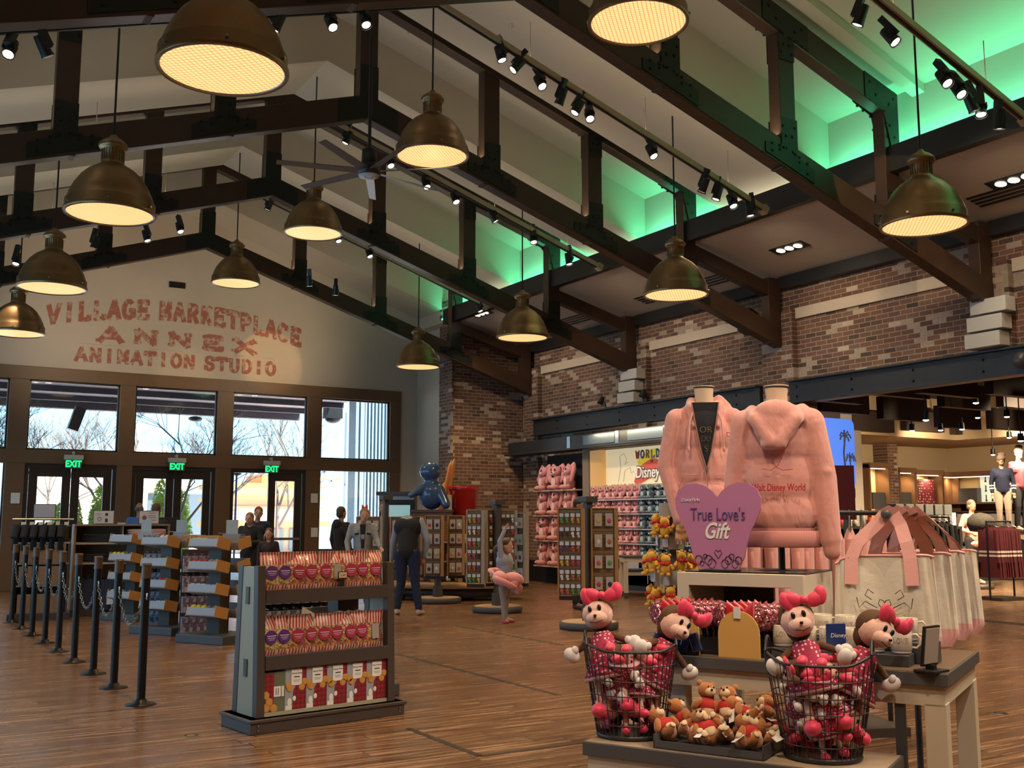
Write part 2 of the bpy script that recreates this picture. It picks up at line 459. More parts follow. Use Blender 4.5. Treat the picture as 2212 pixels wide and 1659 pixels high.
# floor
b = B(); b.bb(-2.6, 40, -6, GY + .05, -.1, 0); struct('floor', b, M['floor'])
b = B()
def inlay(p, q):
    p = onz(*p); q = onz(*q); b.beam((p.x, p.y, .001), (q.x, q.y, .001), .035, .004)
p0 = onz(870, 1575); p1_ = onz(1050, 1632); p2 = onz(1262, 1601)
xa = (p0.x + p1_.x) / 2
b.beam((xa, p0.y, .001), (xa, p1_.y, .001), .045, .004); b.beam((xa, p1_.y, .001), (p2.x + 1.5, p1_.y, .001), .04, .004)
q0 = onz(862, 1414); q1 = onz(1208, 1502); b.beam((q0.x, q0.y, .001), (q0.x, q1.y, .001), .05, .004)
r0_ = onz(985, 1352); r1_ = onz(1232, 1393); b.beam((r0_.x, r0_.y, .001), (r0_.x, r1_.y, .001), .05, .004)
b.beam((13.9, 3, .001), (13.9, 12.9, .001), .28, .004)
struct('trim_floor_inlay', b, mat('dark inlay', (.03, .02, .015), .5))

# walls
b = B()
b.bb(XH, XH + .5, 13.05, 22.3, 0, 5.8); b.bb(XH, XH + .5, -6, 13.05, 3.87, 5.8)
b.bb(XH, XH + .5, 13.05, 14.3, 0, .01)
struct('wall_right', b, M['brickY'])
b = B()
for y0, y1 in ((13.0, 13.75), (8.85, 9.5), (17.1, 17.75), (21.3, 21.96), (4.7, 5.35)):
    z0 = 0 if y0 > 12 else 3.87
    b.bb(XH - .12, XH, y0, y1, z0, 5.15)
struct('wall_right_pilaster', b, M['brickY'])
b = B(); b.bb(11.8, XH, 22.18, 22.5, 0, 6.2)
struct('wall_brick_return', b, M['brickX'])
b = B(); b.bb(11.76, 11.8, 22.14, 22.8, 0, 6.8); struct('wall_brick_column', b, M['brickY'])
b = B()
for y0, y1 in ((-6, 4.7), (5.35, 8.85), (9.5, 13.0), (13.75, 17.1), (17.75, 21.3)):
    b.bb(XH - .05, XH, y0 + .02, y1 - .02, 4.98, 5.17)
struct('trim_plaster_band', b, M['plaster'])
b = B()
b.bb(11.8, 12.3, 22.8, GY, 0, 9.5)
struct('wall_side_return', b, M['plaster'])
b = B()
zt = 9.8
b.bb(XL, 11.8, GY, GY + .3, 4.66, zt); b.bb(11.32, 11.8, GY, GY + .3, 0, 4.66)
b.bb(XL, .3, GY, GY + .3, 0, 4.66)
b.bb(9.2, 11.05, GY + .02, GY + .2, 0, .62)
struct('wall_gable', b, M['plaster'])
b = B(); b.bb(XL - .3, XL, -6, GY, 4.4, 7.2); b.bb(XL - .3, XL, -6, GY, 0, .2)
for y0, y1 in ((-6, 7), (10.2, 10.8), (14, 14.6), (17.8, 18.4), (21.6, GY)): b.bb(XL - .3, XL, y0, y1, .2, 4.4)
struct('wall_left', b, M['plaster'])
for i, (y0, y1) in enumerate(((7, 10.2), (10.8, 14), (14.6, 17.8), (18.4, 21.6))):
    b = B(); b.bb(XL - .16, XL - .1, y0, y1, .2, .26); b.bb(XL - .16, XL - .1, y0, y1, 4.34, 4.4); b.bb(XL - .16, XL - .1, y0, y0 + .05, .2, 4.4); b.bb(XL - .16, XL - .1, y1 - .05, y1, .2, 4.4)
    w = struct('window_%d' % (i + 10), b, M['doorfr']); b = B(); b.bb(XL - .14, XL - .134, y0, y1, .2, 4.4); b.build('pane', M['glass'], w)
    o = lamp('AREA', 'window_portal', (XL - .35, (y0 + y1) / 2, 2.3), 1, (1, 1, 1), aim=(0, (y0 + y1) / 2, 2.3), sx=3.2, sy=4.2); o.data.cycles.is_portal = True
b = B(); b.bb(XL, XH + 22, -6.3, -6, 0, 9.9); struct('wall_back', b, M['plaster'])
b = B()
b.bb(11.95, XH, 22.1, 22.15, 0, .52); b.bb(XH - .14, XH, 13.75, 22.1, 0, .5)
struct('baseboard_brick', b, M['fascia'])

# roof: high wells around the trusses, lower bands between, flat-ish aisles
WELLS = [(2.4, 10.49), (12.72, 14.9), (16.42, 19.33), (20.6, 22.7)]
def roofz(x, base): return base + SL * (11.95 - x)
for side, sg in (('right', 1), ('left', -1)):
    f = (lambda x: x) if sg > 0 else mx
    def sheet(b, x0, x1, y0, y1, z0, z1, t=.06):
        v = []
        for y in (y0, y1):
            for x, z in ((x0, z0), (x1, z1), (x1, z1 + t), (x0, z0 + t)): v.append((f(x), y, z))
        b.add(v, [(0, 1, 5, 4), (1, 2, 6, 5), (2, 3, 7, 6), (3, 0, 4, 7), (0, 3, 2, 1), (4, 5, 6, 7)])
    b = B()
    ys = [-6] + [y for w in WELLS for y in w] + [GY]
    for y0, y1 in WELLS:
        sheet(b, XR, 11.95, y0, y1, roofz(XR, 7.38), 7.38)
        bb = sorted((f(11.95), f(12.05))); b.bb(bb[0], bb[1], y0 - .06, y1 + .06, 6.155, 7.4)
        for y, s in ((y0, -1), (y1, 1)):          # vertical partition at each end of a well
            v = []
            for yy in (y + s * .004, y + s * .06):
                v += [(f(XR), yy, roofz(XR, 6.61)), (f(11.95), yy, 6.61), (f(11.95), yy, 7.4), (f(XR), yy, roofz(XR, 7.4))]
            b.add(v, [(0, 1, 2, 3), (7, 6, 5, 4), (0, 4, 5, 1), (1, 5, 6, 2), (2, 6, 7, 3), (3, 7, 4, 0)])
    gaps = [(-6, 2.4), (10.49, 12.72), (14.9, 16.42), (19.33, 20.6), (22.7, GY)]
    for y0, y1 in gaps: sheet(b, XR, 11.95, y0, y1, roofz(XR, 6.56), 6.56)
    for k, t in enumerate(TY[1:]):
        y = t - .38; v = []
        for yy in (y, y + .2): v += [(f(XR), yy, roofz(XR, 7.26)), (f(11.95), yy, 7.26), (f(11.95), yy, 7.4), (f(XR), yy, roofz(XR, 7.4))]
        b.add(v, [(0, 1, 2, 3), (7, 6, 5, 4), (0, 4, 5, 1), (1, 5, 6, 2), (2, 6, 7, 3), (3, 7, 4, 0)])
    struct('ceiling' if sg > 0 else 'ceiling_left', b, M['ceil'])
    b = B(); sheet(b, 11.6, 13.85, -6, GY, 6.22, 5.74); struct('ceiling_aisle_' + side, b, M['soffit'])
    b = B()
    x0, x1 = sorted((f(11.5), f(11.64))); b.bb(x0, x1, -6, 22.14 if sg > 0 else GY, 6.13, 6.49)
    x0, x1 = sorted((f(13.62), f(13.8)))
    for k in range(len(TY) - 1): b.bb(x0, x1, TY[k] + .1, TY[k + 1] - .1, 5.55, 5.76)
    b.bb(x0, x1, -6, TY[0], 5.55, 5.76)
    struct('trim_fascia_' + side, b, M['fascia'])
    # green cove strips lying behind the fascia
    b = B()
    for y0, y1 in WELLS:
        x0, x1 = sorted((f(11.70), f(11.76))); b.bb(x0, x1, y0 + .1, y1 - .1, 6.33, 6.36)
    if sg > 0:
        o = b.build('cove_strip', M['ledgreen']); tag(o, 'green glowing light strip hidden behind the black fascia beam', 'light')
        for y0, y1 in WELLS:
            lamp('AREA', 'cove_light', (11.74, (y0 + y1) / 2, 6.38), 26 * (y1 - y0) / 2, (.12, 1, .55), aim=(12.15, (y0 + y1) / 2, 7.0), sx=y1 - y0 - .2, sy=.1).data.spread = R(170)

# gable window wall frame
b = B()
Y0, Y1 = GY - .06, GY + .14
PX = [(.35, 2.32), (2.70, 4.53), (4.86, 6.68), (7.04, 8.85), (9.21, 11.03)]
b.bb(.3, 11.32, Y0, Y1, 4.40, 4.68); b.bb(.3, 11.32, Y0, Y1, 2.63, 2.92)
xs = [.3] + [x for p in PX for x in p] + [11.32]
for i in range(0, len(xs), 2):
    if xs[i + 1] > xs[i]: b.bb(xs[i], xs[i + 1], Y0 + .01, Y1, 0, 4.42)
b.bb(9.2, 11.04, Y0, Y1, .55, .72); b.bb(.34, 2.33, Y0, Y1, .55, .72)
struct('window_1_frame', b, M['frame'], bev=.01)
b = B(); b.bb(9.21, 11.03, Y0 + .03, Y1, 0, .56); b.bb(.35, 2.32, Y0 + .03, Y1, 0, .56); struct('wall_gable_panel', b, M['plaster'])
for i, (x0, x1) in enumerate(PX):
    b = B(); m_ = .035
    for (a, c, d, e) in (((x0, x1, 2.92, 2.92 + m_)), (x0, x1, 4.4 - m_, 4.4), (x0, x0 + m_, 2.92, 4.4), (x1 - m_, x1, 2.92, 4.4)): b.bb(a, c, GY + .02, GY + .09, d, e)
    w = struct('window_%d' % (i + 2), b, M['doorfr'])
    b = B(); b.bb(x0, x1, GY + .05, GY + .056, 2.92, 4.4); b.build('pane', M['glass'], w)
for i, (x0, x1) in enumerate((PX[0], PX[4])):
    b = B(); b.bb(x0, x1, GY + .02, GY + .09, .72, .76); b.bb(x0, x0 + .03, GY + .02, GY + .09, .72, 2.63); b.bb(x1 - .03, x1, GY + .02, GY + .09, .72, 2.63)
    w = struct('window_%d' % (i + 7), b, M['doorfr'])
    b = B(); b.bb(x0, x1, GY + .05, GY + .056, .72, 2.63); b.build('pane', M['glass'], w)
# door pairs
def leaf(x0, x1, n, st=.17, handle=0):
    b = B(); b.bb(x0, x0 + st, GY, GY + .06, .02, 2.56); b.bb(x1 - st, x1, GY, GY + .06, .02, 2.56)
    b.bb(x0, x1, GY + .002, GY + .058, 2.36, 2.56); b.bb(x0, x1, GY + .002, GY + .058, .02, .3)
    d = struct('door_%d' % n, b, M['doorfr'], bev=.008)
    b = B(); b.bb(x0 + st, x1 - st, GY + .03, GY + .036, .3, 2.36); b.build('pane', M['glass'], d)
    b = B(); b.bb(x0 + .05, x1 - .05, GY - .07, GY - .04, .98, 1.04); b.bb(x0 + .06, x0 + .1, GY - .06, GY, .98, 1.04); b.bb(x1 - .1, x1 - .06, GY - .06, GY, .98, 1.04); b.build('push_bar', M['chrome'], d)
n = 1
for i in (1, 2, 3):
    x0, x1 = PX[i]; xm = (x0 + x1) / 2
    b = B(); b.bb(x0, x1, GY - .02, GY + .1, 2.54, 2.64); b.bb(x0, x0 + .08, GY - .02, GY + .1, 0, 2.55); b.bb(x1 - .08, x1, GY - .02, GY + .1, 0, 2.55)
    struct('door_frame_%d' % i, b, M['doorfr'])
    if i < 3: leaf(x0 + .09, xm - .005, n); n += 1
    else:
        b = B(); b.bb(x0 + .1, xm, GY + .04, GY + .046, .02, 2.54); struct('window_9', b, M['glass'])
    leaf(xm + .005, x1 - .09, n); n += 1
# warm grey exit signs
for i, nm in ((1, 'above the leftmost entrance doors'), (2, 'above the middle entrance doors'), (3, 'above the right entrance doors')):
    xm = sum(PX[i]) / 2
    t = thing('exit_sign', 'green EXIT sign ' + nm, 'exit sign', (xm, GY - .22, 2.55), 0, 'exit signs')
    b = B(); b.bb(-.19, .19, -.05, .05, .17, .27); b.cyl((0, 0, .27), (0, .05, .34), .02); b.bb(-.02, .02, 0, .17, .3, .34); b.build('housing', M['dullwhite'], t, .006)
    b = B(); b.bb(-.16, .16, -.006, .006, -.01, .17); b.build('panel', mat('exit panel', (.12, .2, .15), .2), t)
    text('lettering', 'EXIT', .19, M['exit'], t, (0, -.01, .075), off=.008, sx=.82)

# wall lettering, weathered red paint on the gable
g = NT('faded red paint'); nz = g.noise(g.tc.outputs['Object'], 9., 8., .5)
mask = g.ramp(nz, [(.35, (0, 0, 0)), (.50, (1, 1, 1))])
g.col(g.mix(mask, (.50, .41, .31), (.36, .13, .085))); g.set(Roughness=.9); M['paint'] = g.m
t = thing('wall_lettering', 'faded red VILLAGE MARKETPLACE ANNEX ANIMATION STUDIO painted on the gable wall', 'lettering', (0, 0, 0))
def arcline(s, xc, zc, w, h, x0, x1, rise, sp, th, serif, name, gap=.12, hb=None):
    n = sum(1 for c in s if c != ' ') + .6 * s.count(' ')
    cw = (x1 - x0 + gap) / n - gap
    x = x0
    for ch in s:
        if ch == ' ': x += (cw + gap) * .6; continue
        u0 = (x + cw / 2 - (x0 + x1) / 2) / ((x1 - x0) / 2)
        zb = zc + rise * (1 - u0 * u0); sl = -2 * rise * u0 / ((x1 - x0) / 2)
        hh = h * (1 if hb is None else 1 + hb * u0 * u0)
        b = B(); b_x = x; ww = cw * (.35 if ch == 'I' and False else 1)
        def fn(u, v, d): return (b_x + u, GY - .004 - d * .5, zb + v + (u - cw / 2) * sl)
        glyph(b, ch, ww, hh, th, serif, fn, ser=.16)
        b.build('letter_' + ch.lower(), M['paint'], t); x += cw + gap
def ln(x0, z0, x1, z1, w=.02): 
    b = B(); b.beam((x0, GY - .004, z0), (x1, GY - .004, z1), w, .006, up=(0, 1, 0)); b.build('underline', M['paint'], t)
arcline('VILLAGE MARKETPLACE', 0, 5.62, 1, .41, 2.98, 8.62, .34, 0, .10, 0, 'a', gap=.09)
arcline('ANNEX', 0, 5.345, 1, .30, 4.05, 7.5, .03, 0, .12, 1, 'b', gap=.3)
arcline('ANIMATION STUDIO', 0, 4.87, 1, .30, 3.58, 8.02, .02, 0, .08, 1, 'c', gap=.08)
g = NT('faint paint line'); g.col(g.mix(g.ramp(g.noise(g.tc.outputs['Object'], 5.), [(.4, (0, 0, 0)), (.6, (1, 1, 1))]), (.52, .45, .36), (.44, .36, .27))); M['paint2'] = g.m
for z, w in ((5.255, 4.4),):
    b = B(); b.bb(5.8 - w / 2, 5.8 + w / 2, GY - .006, GY, z, z + .02); b.build('underline', M['paint2'], t)
b = B(); b.bb(XR - .18, XR + .18, GY - .03, GY, 6.72, 6.85)
struct('trim_gable_vent', b, M['fascia'])

# ================================================================ TRUSSES
def chord(b, zb, x0, x1, th, f, w=.1):
    v = []
    z0 = zb + SL * (13.63 - x0); z1 = zb + SL * (13.63 - x1)
    for y in (-w, w):
        v += [(f(x0), y, z0), (f(x1), y, z1), (f(x1), y, z1 + th), (f(x0), y, z0 + th)]
    b.add(v, [(0, 1, 2, 3), (7, 6, 5, 4), (0, 4, 5, 1), (1, 5, 6, 2), (2, 6, 7, 3), (3, 7, 4, 0)])
PXS = [7.69, 9.61, 11.57, 13.52]
where = ['nearest the camera', 'second from the camera', 'third from the camera', 'farthest, beside the gable wall']
M['bolt_dark'] = M['bolt']
def plate(t, x, z, pts, sg):
    f = (lambda u: u) if sg > 0 else mx
    for s in (-1, 1):
        b = B(); v = [(f(x + px), s * .1, z + pz) for px, pz in pts] + [(f(x + px), s * .112, z + pz) for px, pz in pts]
        n = len(pts); b.add(v, [tuple(range(n)), tuple(range(n, 2 * n))[::-1]] + [(i, n + i, n + (i + 1) % n, (i + 1) % n) for i in range(n)])
        g_ = b.build('gusset_plate', M['gusset'], t)
        b = B(); cx = sum(p[0] for p in pts) / n; cz = sum(p[1] for p in pts) / n
        for px, pz in pts:
            for q in (.72, .4):
                qx = x + cx + (px - cx) * q; qz = z + cz + (pz - cz) * q
                b.cyl((f(qx), s * .112, qz), (f(qx), s * .124, qz), .02, n=8, smooth=False)
        b.build('bolts', M['bolt'], g_)
tr0 = None
for k, y in enumerate(TY[1:]):
    if tr0 is None:
        t = thing('roof_truss', 'dark stained timber scissor roof truss, ' + where[k], 'truss', (0, y, 0), 0, 'roof trusses'); tr0 = t
        for sg in (1, -1):
            f = (lambda u: u) if sg > 0 else mx
            b = B(); chord(b, 4.505, XR, 13.66, .36, f); b.build('bottom_chord', M['beam'], t, .012)
            b = B(); chord(b, 6.28, XR, 11.72, .36, f); b.build('top_chord', M['beam'], t, .012)
            b = B(); v = []
            b.beam((f(11.6), 0, 6.0), (f(13.6), 0, 5.48), .18, .24); b.build('aisle_strut', M['beam'], t, .01)
            for x in PXS:
                zlo = 4.505 + SL * (13.63 - x) + .02; zhi = (6.28 if x < 12 else 0) + SL * (13.63 - x) + .2
                if x > 12: zhi = 5.74
                if x == 11.57: zhi += .16
                b = B(); x0, x1 = sorted((f(x - .135), f(x + .135))); b.bb(x0, x1, -.095, .095, zlo, zhi); b.build('post', M['beam'], t, .01)
            # plates
            for x in PXS[:3]:
                zc = 4.505 + SL * (13.63 - x) + .18
                plate(t, x, zc, [(-.42, .13 + .0), (-.14, .1), (-.14, .5), (.14, .5), (.14, .02), (.42, -.1), (.42, -.28), (-.42, -.0)], sg)
            zc = 6.28 + SL * (13.63 - 11.57) + .18
            plate(t, 11.57, zc, [(-.5, .34), (.15, .14), (.15, -.62), (-.02, -.62), (-.14, -.16), (-.5, -.02)], sg)
            zc = 6.28 + SL * (13.63 - 9.61) + .18
            plate(t, 9.61, zc, [(-.4, .3), (.4, .04), (.4, -.28), (.13, -.2), (.13, -.5), (-.13, -.5), (-.13, -.12), (-.4, -.02)], sg)
        b = B(); b.bb(XR - .135, XR + .135, -.096, .096, 7.1, 9.05); b.build('king_post', M['beam'], t, .01)
        zc = 4.505 + SL * (13.63 - XR) + .18
        for s in (-1, 1):
            b = B(); b.at((XR, s * .106, 0)); b.prism([(-.45, zc - .3), (0, zc - .15), (.45, zc - .3), (.45, zc), (.14, zc + .1), (.14, zc + .6), (-.14, zc + .6), (-.14, zc + .1), (-.45, zc)], .012); b.build('gusset_plate', M['gusset'], t)
    else:
        dup(tr0, (0, y, 0), label='dark stained timber scissor roof truss, ' + where[k])

# unseen fill lights added above the lower chords to brighten the ceiling wells
for y in TY:
    for sg in (1, -1):
        xm = XR + sg * 2.9; o_ = lamp('AREA', 'chord_ceiling_fill', (xm, y, 4.505 + SL * (13.63 - XR - 2.9) + .42), 16, (1, .84, .60), sx=5, sy=.12)
        o_.rotation_euler = Euler((PI, sg * math.atan(SL), 0))
# ================================================================ RIGHT WALL STEEL
M['steeldk'] = M['steel']
def ibeam(name, label, y0, y1, zb, zt_, x=XH, d=.26):
    t = thing(name, label, 'beam', (x, (y0 + y1) / 2, zb)); h = zt_ - zb; L = (y1 - y0) / 2
    b = B(); b.bb(-d, 0, -L, L, h - .03, h); b.bb(-d, 0, -L, L, 0, .03); b.bb(-d * .62, -.0, -L, L, .03, h - .03)
    b.build('web', M['steel'], t, .004)
    b = B(); y = -L + .6
    while y < L:
        for z in (.12, h - .12): b.ell((-d * .62 - .005, y, z), .022, n=8, m=5)
        y += 1.2
    b.build('bolts', M['bolt'], t)
    return t
ibeam('steel_beam', 'black steel beam across the opening into the darker side room', 1.5, 13.08, 3.46, 3.87)
ibeam('steel_beam', 'black steel beam mounted on brick above the lit logo sign', 13.8, 21.45, 3.46, 3.87)
t = thing('steel_canopy', 'narrow dark steel shelf with bright bolted brackets under the wall beam', 'canopy', (XH - .1, 0, 3.0))
b = B(); b.bb(-.38, -.32, 13.8, 22.1, .04, .32); b.bb(-.5, 0, 13.8, 22.1, 0, .04); b.build('channel', M['steel'], t, .005)
for y in (14.6, 16.0, 17.6, 19.4): b = B(); b.bb(-.395, -.375, y, y + .12, .05, .31); b.build('bracket', M['chrome'], t)
mfc = mat('blue grey steel face', (.13, .16, .18), .35, .6)
for y in (14.75, 16.15, 17.75): b = B(); b.bb(-.39, -.38, y, y + 1.15, .08, .29); b.build('metal_face', mfc, t)
# speaker boxes below heels, cameras
for (px, py, yy, lab) in ((1368, 845, 17.45, 'beside the far pilaster'), (2145, 705, 9.1, 'at the right edge of the wall')):
    t = thing('junction_box', 'three stacked off white boxes under a truss end, ' + lab, 'electrical box', (XH - .26, yy, 3.9), 0, 'boxes under the truss ends')
    for j, (z, dy) in enumerate(((0, -.05), (.24, 0), (.48, .07))):
        b = B(); b.bb(-.12, .12, -.28 - dy, .28 - dy, z, z + .21); b.build('box', M['dullwhite'], t, .008)
t = thing('wall_speaker', 'black loudspeaker high on the brick pilaster behind the truss end', 'speaker', (13.5, 13.9, 5.05), 0, None)
b = B(); b.box((0, 0, 0), (.26, .24, .42), (0, .25, .2)); b.build('cabinet', M['black'], t, .01)
b = B(); b.beam((.1, 0, .05), (.28, 0, .05), .04, .04); b.build('bracket', M['black'], t)
for px, py, l in ((1310, 896, 'left'), (1400, 878, 'right')):
    p = onx(px, py, XH - .1)
    t = thing('work_lamp', 'small black clamp lamp on brick above the steel beam, ' + l + ' one', 'lamp', (p.x, p.y, 3.87), 0)
    b = B(); b.tube([(0, 0, 0), (-.03, 0, .12), (-.12, 0, .2)], .012); b.build('arm', M['black'], t)
    b = B(); b.cyl((-.1, 0, .26), (-.16, 0, .12), .05, .07); b.build('head', M['black'], t)
t = thing('round_speaker', 'dark grey round lamp on the black beam at the right edge', 'lamp', tuple(onx(2207, 778, XH - .3)))
b = B(); b.ell((0, 0, 0), (.12, .12, .12), n=16, m=10); b.build('shell', mat('dark grey shell', (.05, .05, .055), .3), t)
# aisle soffit fixtures: triple downlights and slot vents
def soffz(x): return 6.22 - (x - 11.6) * (.48 / 2.25)
def downlight(px, py, lab):
    x = 12.75
    for _ in range(4): p = onz(px, py, soffz(x)); x = p.x
    t = thing('recessed_downlight', lab, 'ceiling light', (p.x, p.y, soffz(p.x) - .004), 0, 'triple downlights', rot=(0, R(12), 0))
    b = B(); b.bb(-.12, .12, -.36, .36, -.012, 0); b.build('trim', M['black'], t)
    for j in (-1, 0, 1):
        b = B(); b.lathe([(.0, -.014), (.062, -.014), (.075, -.018)], 14, (0, j * .19, 0)); b.build('bulb', M['spotglow'], t)
    lamp('SPOT', 'downlight', (p.x, p.y, soffz(p.x) - .06), 90, (1, .8, .55), aim=(p.x - .3, p.y, 0), cone=100, size=.05)
downlight(1705, 535, 'triple recessed downlight in the tan soffit between the middle trusses')
downlight(2190, 387, 'triple recessed downlight in the tan soffit cut by the right edge')
downlight(1040, 672, 'small recessed downlight in the far end of the tan soffit')
for y0, y1, x, lab in ((7.3, 8.9, 13.05, 'right end'), (13.6, 16.6, 13.15, 'middle'), (18.0, 20.4, 13.15, 'far end')):
    t = thing('slot_vent', 'dark slotted air vent in the tan soffit, ' + lab, 'vent', (x, (y0 + y1) / 2, soffz(x) - .004), 0, 'slot vents', rot=(0, R(12), 0))
    for j in range(4):
        b = B(); b.bb(-.17 + j * .1, -.125 + j * .1, -(y1 - y0) / 2, (y1 - y0) / 2, -.012, .0); b.build('slot', M['fascia'], t)

# ================================================================ PENDANT LAMPS
g = NT('prismatic lens'); x, y, z = g.xyz()
a = g.math('ABSOLUTE', g.math('SINE', g.math('MULTIPLY', g.math('ADD', x, y), 60.))); c = g.math('ABSOLUTE', g.math('SINE', g.math('MULTIPLY', g.math('SUBTRACT', x, y), 60.)))
pat = g.math('MINIMUM', a, c)
g.set(Base_Color=(.3, .2, .1, 1), Roughness=.4)
g.l(g.mix(g.ramp(pat, [(.1, (0, 0, 0)), (.5, (1, 1, 1))]), (.62, .27, .07), (1.0, .66, .28)), g.p.inputs['Emission Color']); g.p.inputs['Emission Strength'].default_value = 1.3
M['lens'] = g.m
SHADE = [(.462, -.01), (.466, .0), (.466, .02), (.452, .03), (.452, .115), (.438, .125), (.415, .20), (.37, .30), (.31, .39), (.24, .46), (.17, .505), (.13, .53), (.122, .545)]
def pendant(loc, lab, e, ztop):
    x, y, z = loc
    t = thing('pendant_lamp', lab, 'pendant lamp', loc, 0, 'bell pendant lamps')
    b = B(); b.lathe(SHADE, 40)
    b.lathe([(.462, -.01), (.445, -.01), (.43, .02), (.40, .2), (.3, .38)], 40); b.build('shade', M['brass'], t)
    b = B(); b.lathe([(.122, .54), (.112, .56), (.112, .70), (.14, .71), (.152, .74), (.14, .765), (.10, .80), (.05, .83), (.03, .86), (.0, .865)], 24)
    for i in range(24):
        a = 2 * PI * i / 24; b.beam((.114 * math.cos(a), .114 * math.sin(a), .57), (.114 * math.cos(a), .114 * math.sin(a), .69), .012, .008, up=(math.cos(a), math.sin(a), 0))
    b.build('neck', M['brass'], t)
    b = B(); b.lathe([(.0, -.006), (.2, -.006), (.432, .002)], 40); b.build('lens', M['lens'], t)
    b = B(); b.lathe([(.43, -.004), (.438, -.014), (.448, -.004)], 40); b.build('rim', M['chrome'], t)
    b = B()
    for i in range(6):
        a = i * PI / 3 + .3; b.cyl((.45 * math.cos(a), .45 * math.sin(a), .05), (.475 * math.cos(a), .475 * math.sin(a), .05), .012)
    b.build('screws', M['chrome'], t)
    b = B(); b.cyl((0, 0, .86), (0, 0, ztop - z), .012, n=8); b.lathe([(.012, ztop - z - .05), (.06, ztop - z - .04), (.07, ztop - z)], 16); b.build('stem', M['black'], t)
    lamp('SPOT', 'pendant_light', (x, y, z - .03), e, (1, .63, .30), aim=(x, y, 0), cone=155, blend=.9, size=.1)
rows = [(9.646, 4.645, 'row over the brick wall side'), (5.724, 5.977, 'high row under the ridge'), (1.946, 4.645, 'row on the window side left')]
nth = ['nearest', 'second', 'third', 'farthest']
for x, z, rl in rows:
    for k in range(-2, 4):
        y = 7.19 + 4.164 * k
        zt2 = (6.28 + SL * (13.63 - (x if x > XR else mx(x)))) + .9
        lab = 'bell pendant lamp, %s, %s' % (rl, nth[k] if k >= 0 else 'behind the camera')
        if k < 0:
            lamp('SPOT', 'pendant_light', (x, y, z - .03), 240, (1, .66, .36), aim=(x, y, 0), cone=155, blend=.9, size=.3)
            continue
        pendant((x, y, z), lab, 280, zt2 if x != 5.724 else 9.0)
def onpl(x, y, P0, N):
    d = ray(x, y); return CP + d * ((Vector(P0) - CP).dot(Vector(N)) / d.dot(Vector(N)))
# ================================================================ OUTSIDE
b = B(); b.bb(-60, 90, GY + .15, 110, -.14, -.02); struct('ground_plaza', b, mat('pale paving', (.55, .51, .48), .9, noise=.15, nscale=.5))
t = thing('entrance_canopy', 'dark canopy over the walkway outside the upper entrance windows', 'canopy', (0, GY + .4, 0))
b = B(); b.bb(-8, 11.3, 0, 7.2, 4.75, 4.95); b.build('soffit', mat('purple brown soffit', (.45, .36, .40), .8), t)
b = B(); b.bb(-8, 11.3, 6.9, 7.2, 4.55, 5.1)
b.build('fascia', mat('dark canopy edge', (.06, .05, .06), .7), t)
for yy in (1.3, 3.3, 5.3):
    b = B(); b.bb(-8, 11.3, yy, yy + .12, 4.6, 4.76); b.build('joist', mat('canopy joist', (.05, .045, .055), .7), t)
for px in (310, 545, 100):
    p = ony(px, 870, GY + 3); b = B(); b.lathe([(0, -.01), (.07, -.01), (.08, .02)], 12, (p.x, 2.4, 4.7)); b.build('downlight', M['spotglow'], t)
for px, py, yy, lab in ((165, 905, 29, 'black box speaker hanging under the canopy outside'), (719, 897, 29, 'round ended dark lamp hanging under the canopy outside'), (422, 905, 30, 'tiny dark lamp hanging under the canopy outside the second door')):
    p = ony(px, py, yy)
    b = B()
    if px == 165: b.box((0, 0, 0), (.26, .3, .62), (0, .3, 0))
    elif px == 719: b.box((0, 0, .1), (.5, .3, .4)); b.ell((0, 0, -.1), (.25, .15, .14))
    else: b.ell((0, 0, 0), (.2, .2, .08))
    b.beam((0, 0, .2), (0, 0, 4.7 - p.z), .03, .03)
    o = b.build('outdoor_speaker' if px == 165 else 'outdoor_lamp', M['black']); o.location = p; tag(o, lab, 'speaker' if px == 165 else 'lamp')
g = NT('corrugated metal'); x, y, z = g.xyz(); s = g.math('SINE', g.math('MULTIPLY', x, 62.))
g.col((lambda c: c)(g.mix(g.ramp(g.math('MULTIPLY_ADD', s, .5, .5), [(.2, (.12, .19, .27)), (.8, (.42, .52, .60))]), (1, 1, 1), (1, 1, 1), 'MULTIPLY'))); g.set(Roughness=.5, Metallic=.2)
mcor = g.m
M['corr'] = mcor
def corr(x0, x1, y, z1, name, lab, w=.1, d=.5):
    b = B(); n = int((x1 - x0) / w); v = []
    pts = []
    for i in range(n):
        xa = x0 + i * (x1 - x0) / n; h = (x1 - x0) / n
        pts += [(xa, y), (xa + h * .45, y), (xa + h * .55, y + .05), (xa + h, y + .05)]
    pts += [(x1, y + d), (x0, y + d)]
    v = [(a, c, 0) for a, c in pts] + [(a, c, z1) for a, c in pts]; n = len(pts)
    b.add(v, [(i, (i + 1) % n, n + (i + 1) % n, n + i) for i in range(n)] + [tuple(range(n, 2 * n))])
    o = b.build(name, mat('blue grey ribbed metal', (.22, .32, .40), .5, .1)); tag(o, lab, 'column')
corr(11.3, 11.58, 26.9, 4.9, 'ribbed_pillar', 'pale edge strip of the ribbed metal pillar outside the right window')
corr(11.62, 13.2, 27, 5.2, 'ribbed_pillar', 'tall blue grey ribbed metal pillar outside the right window')
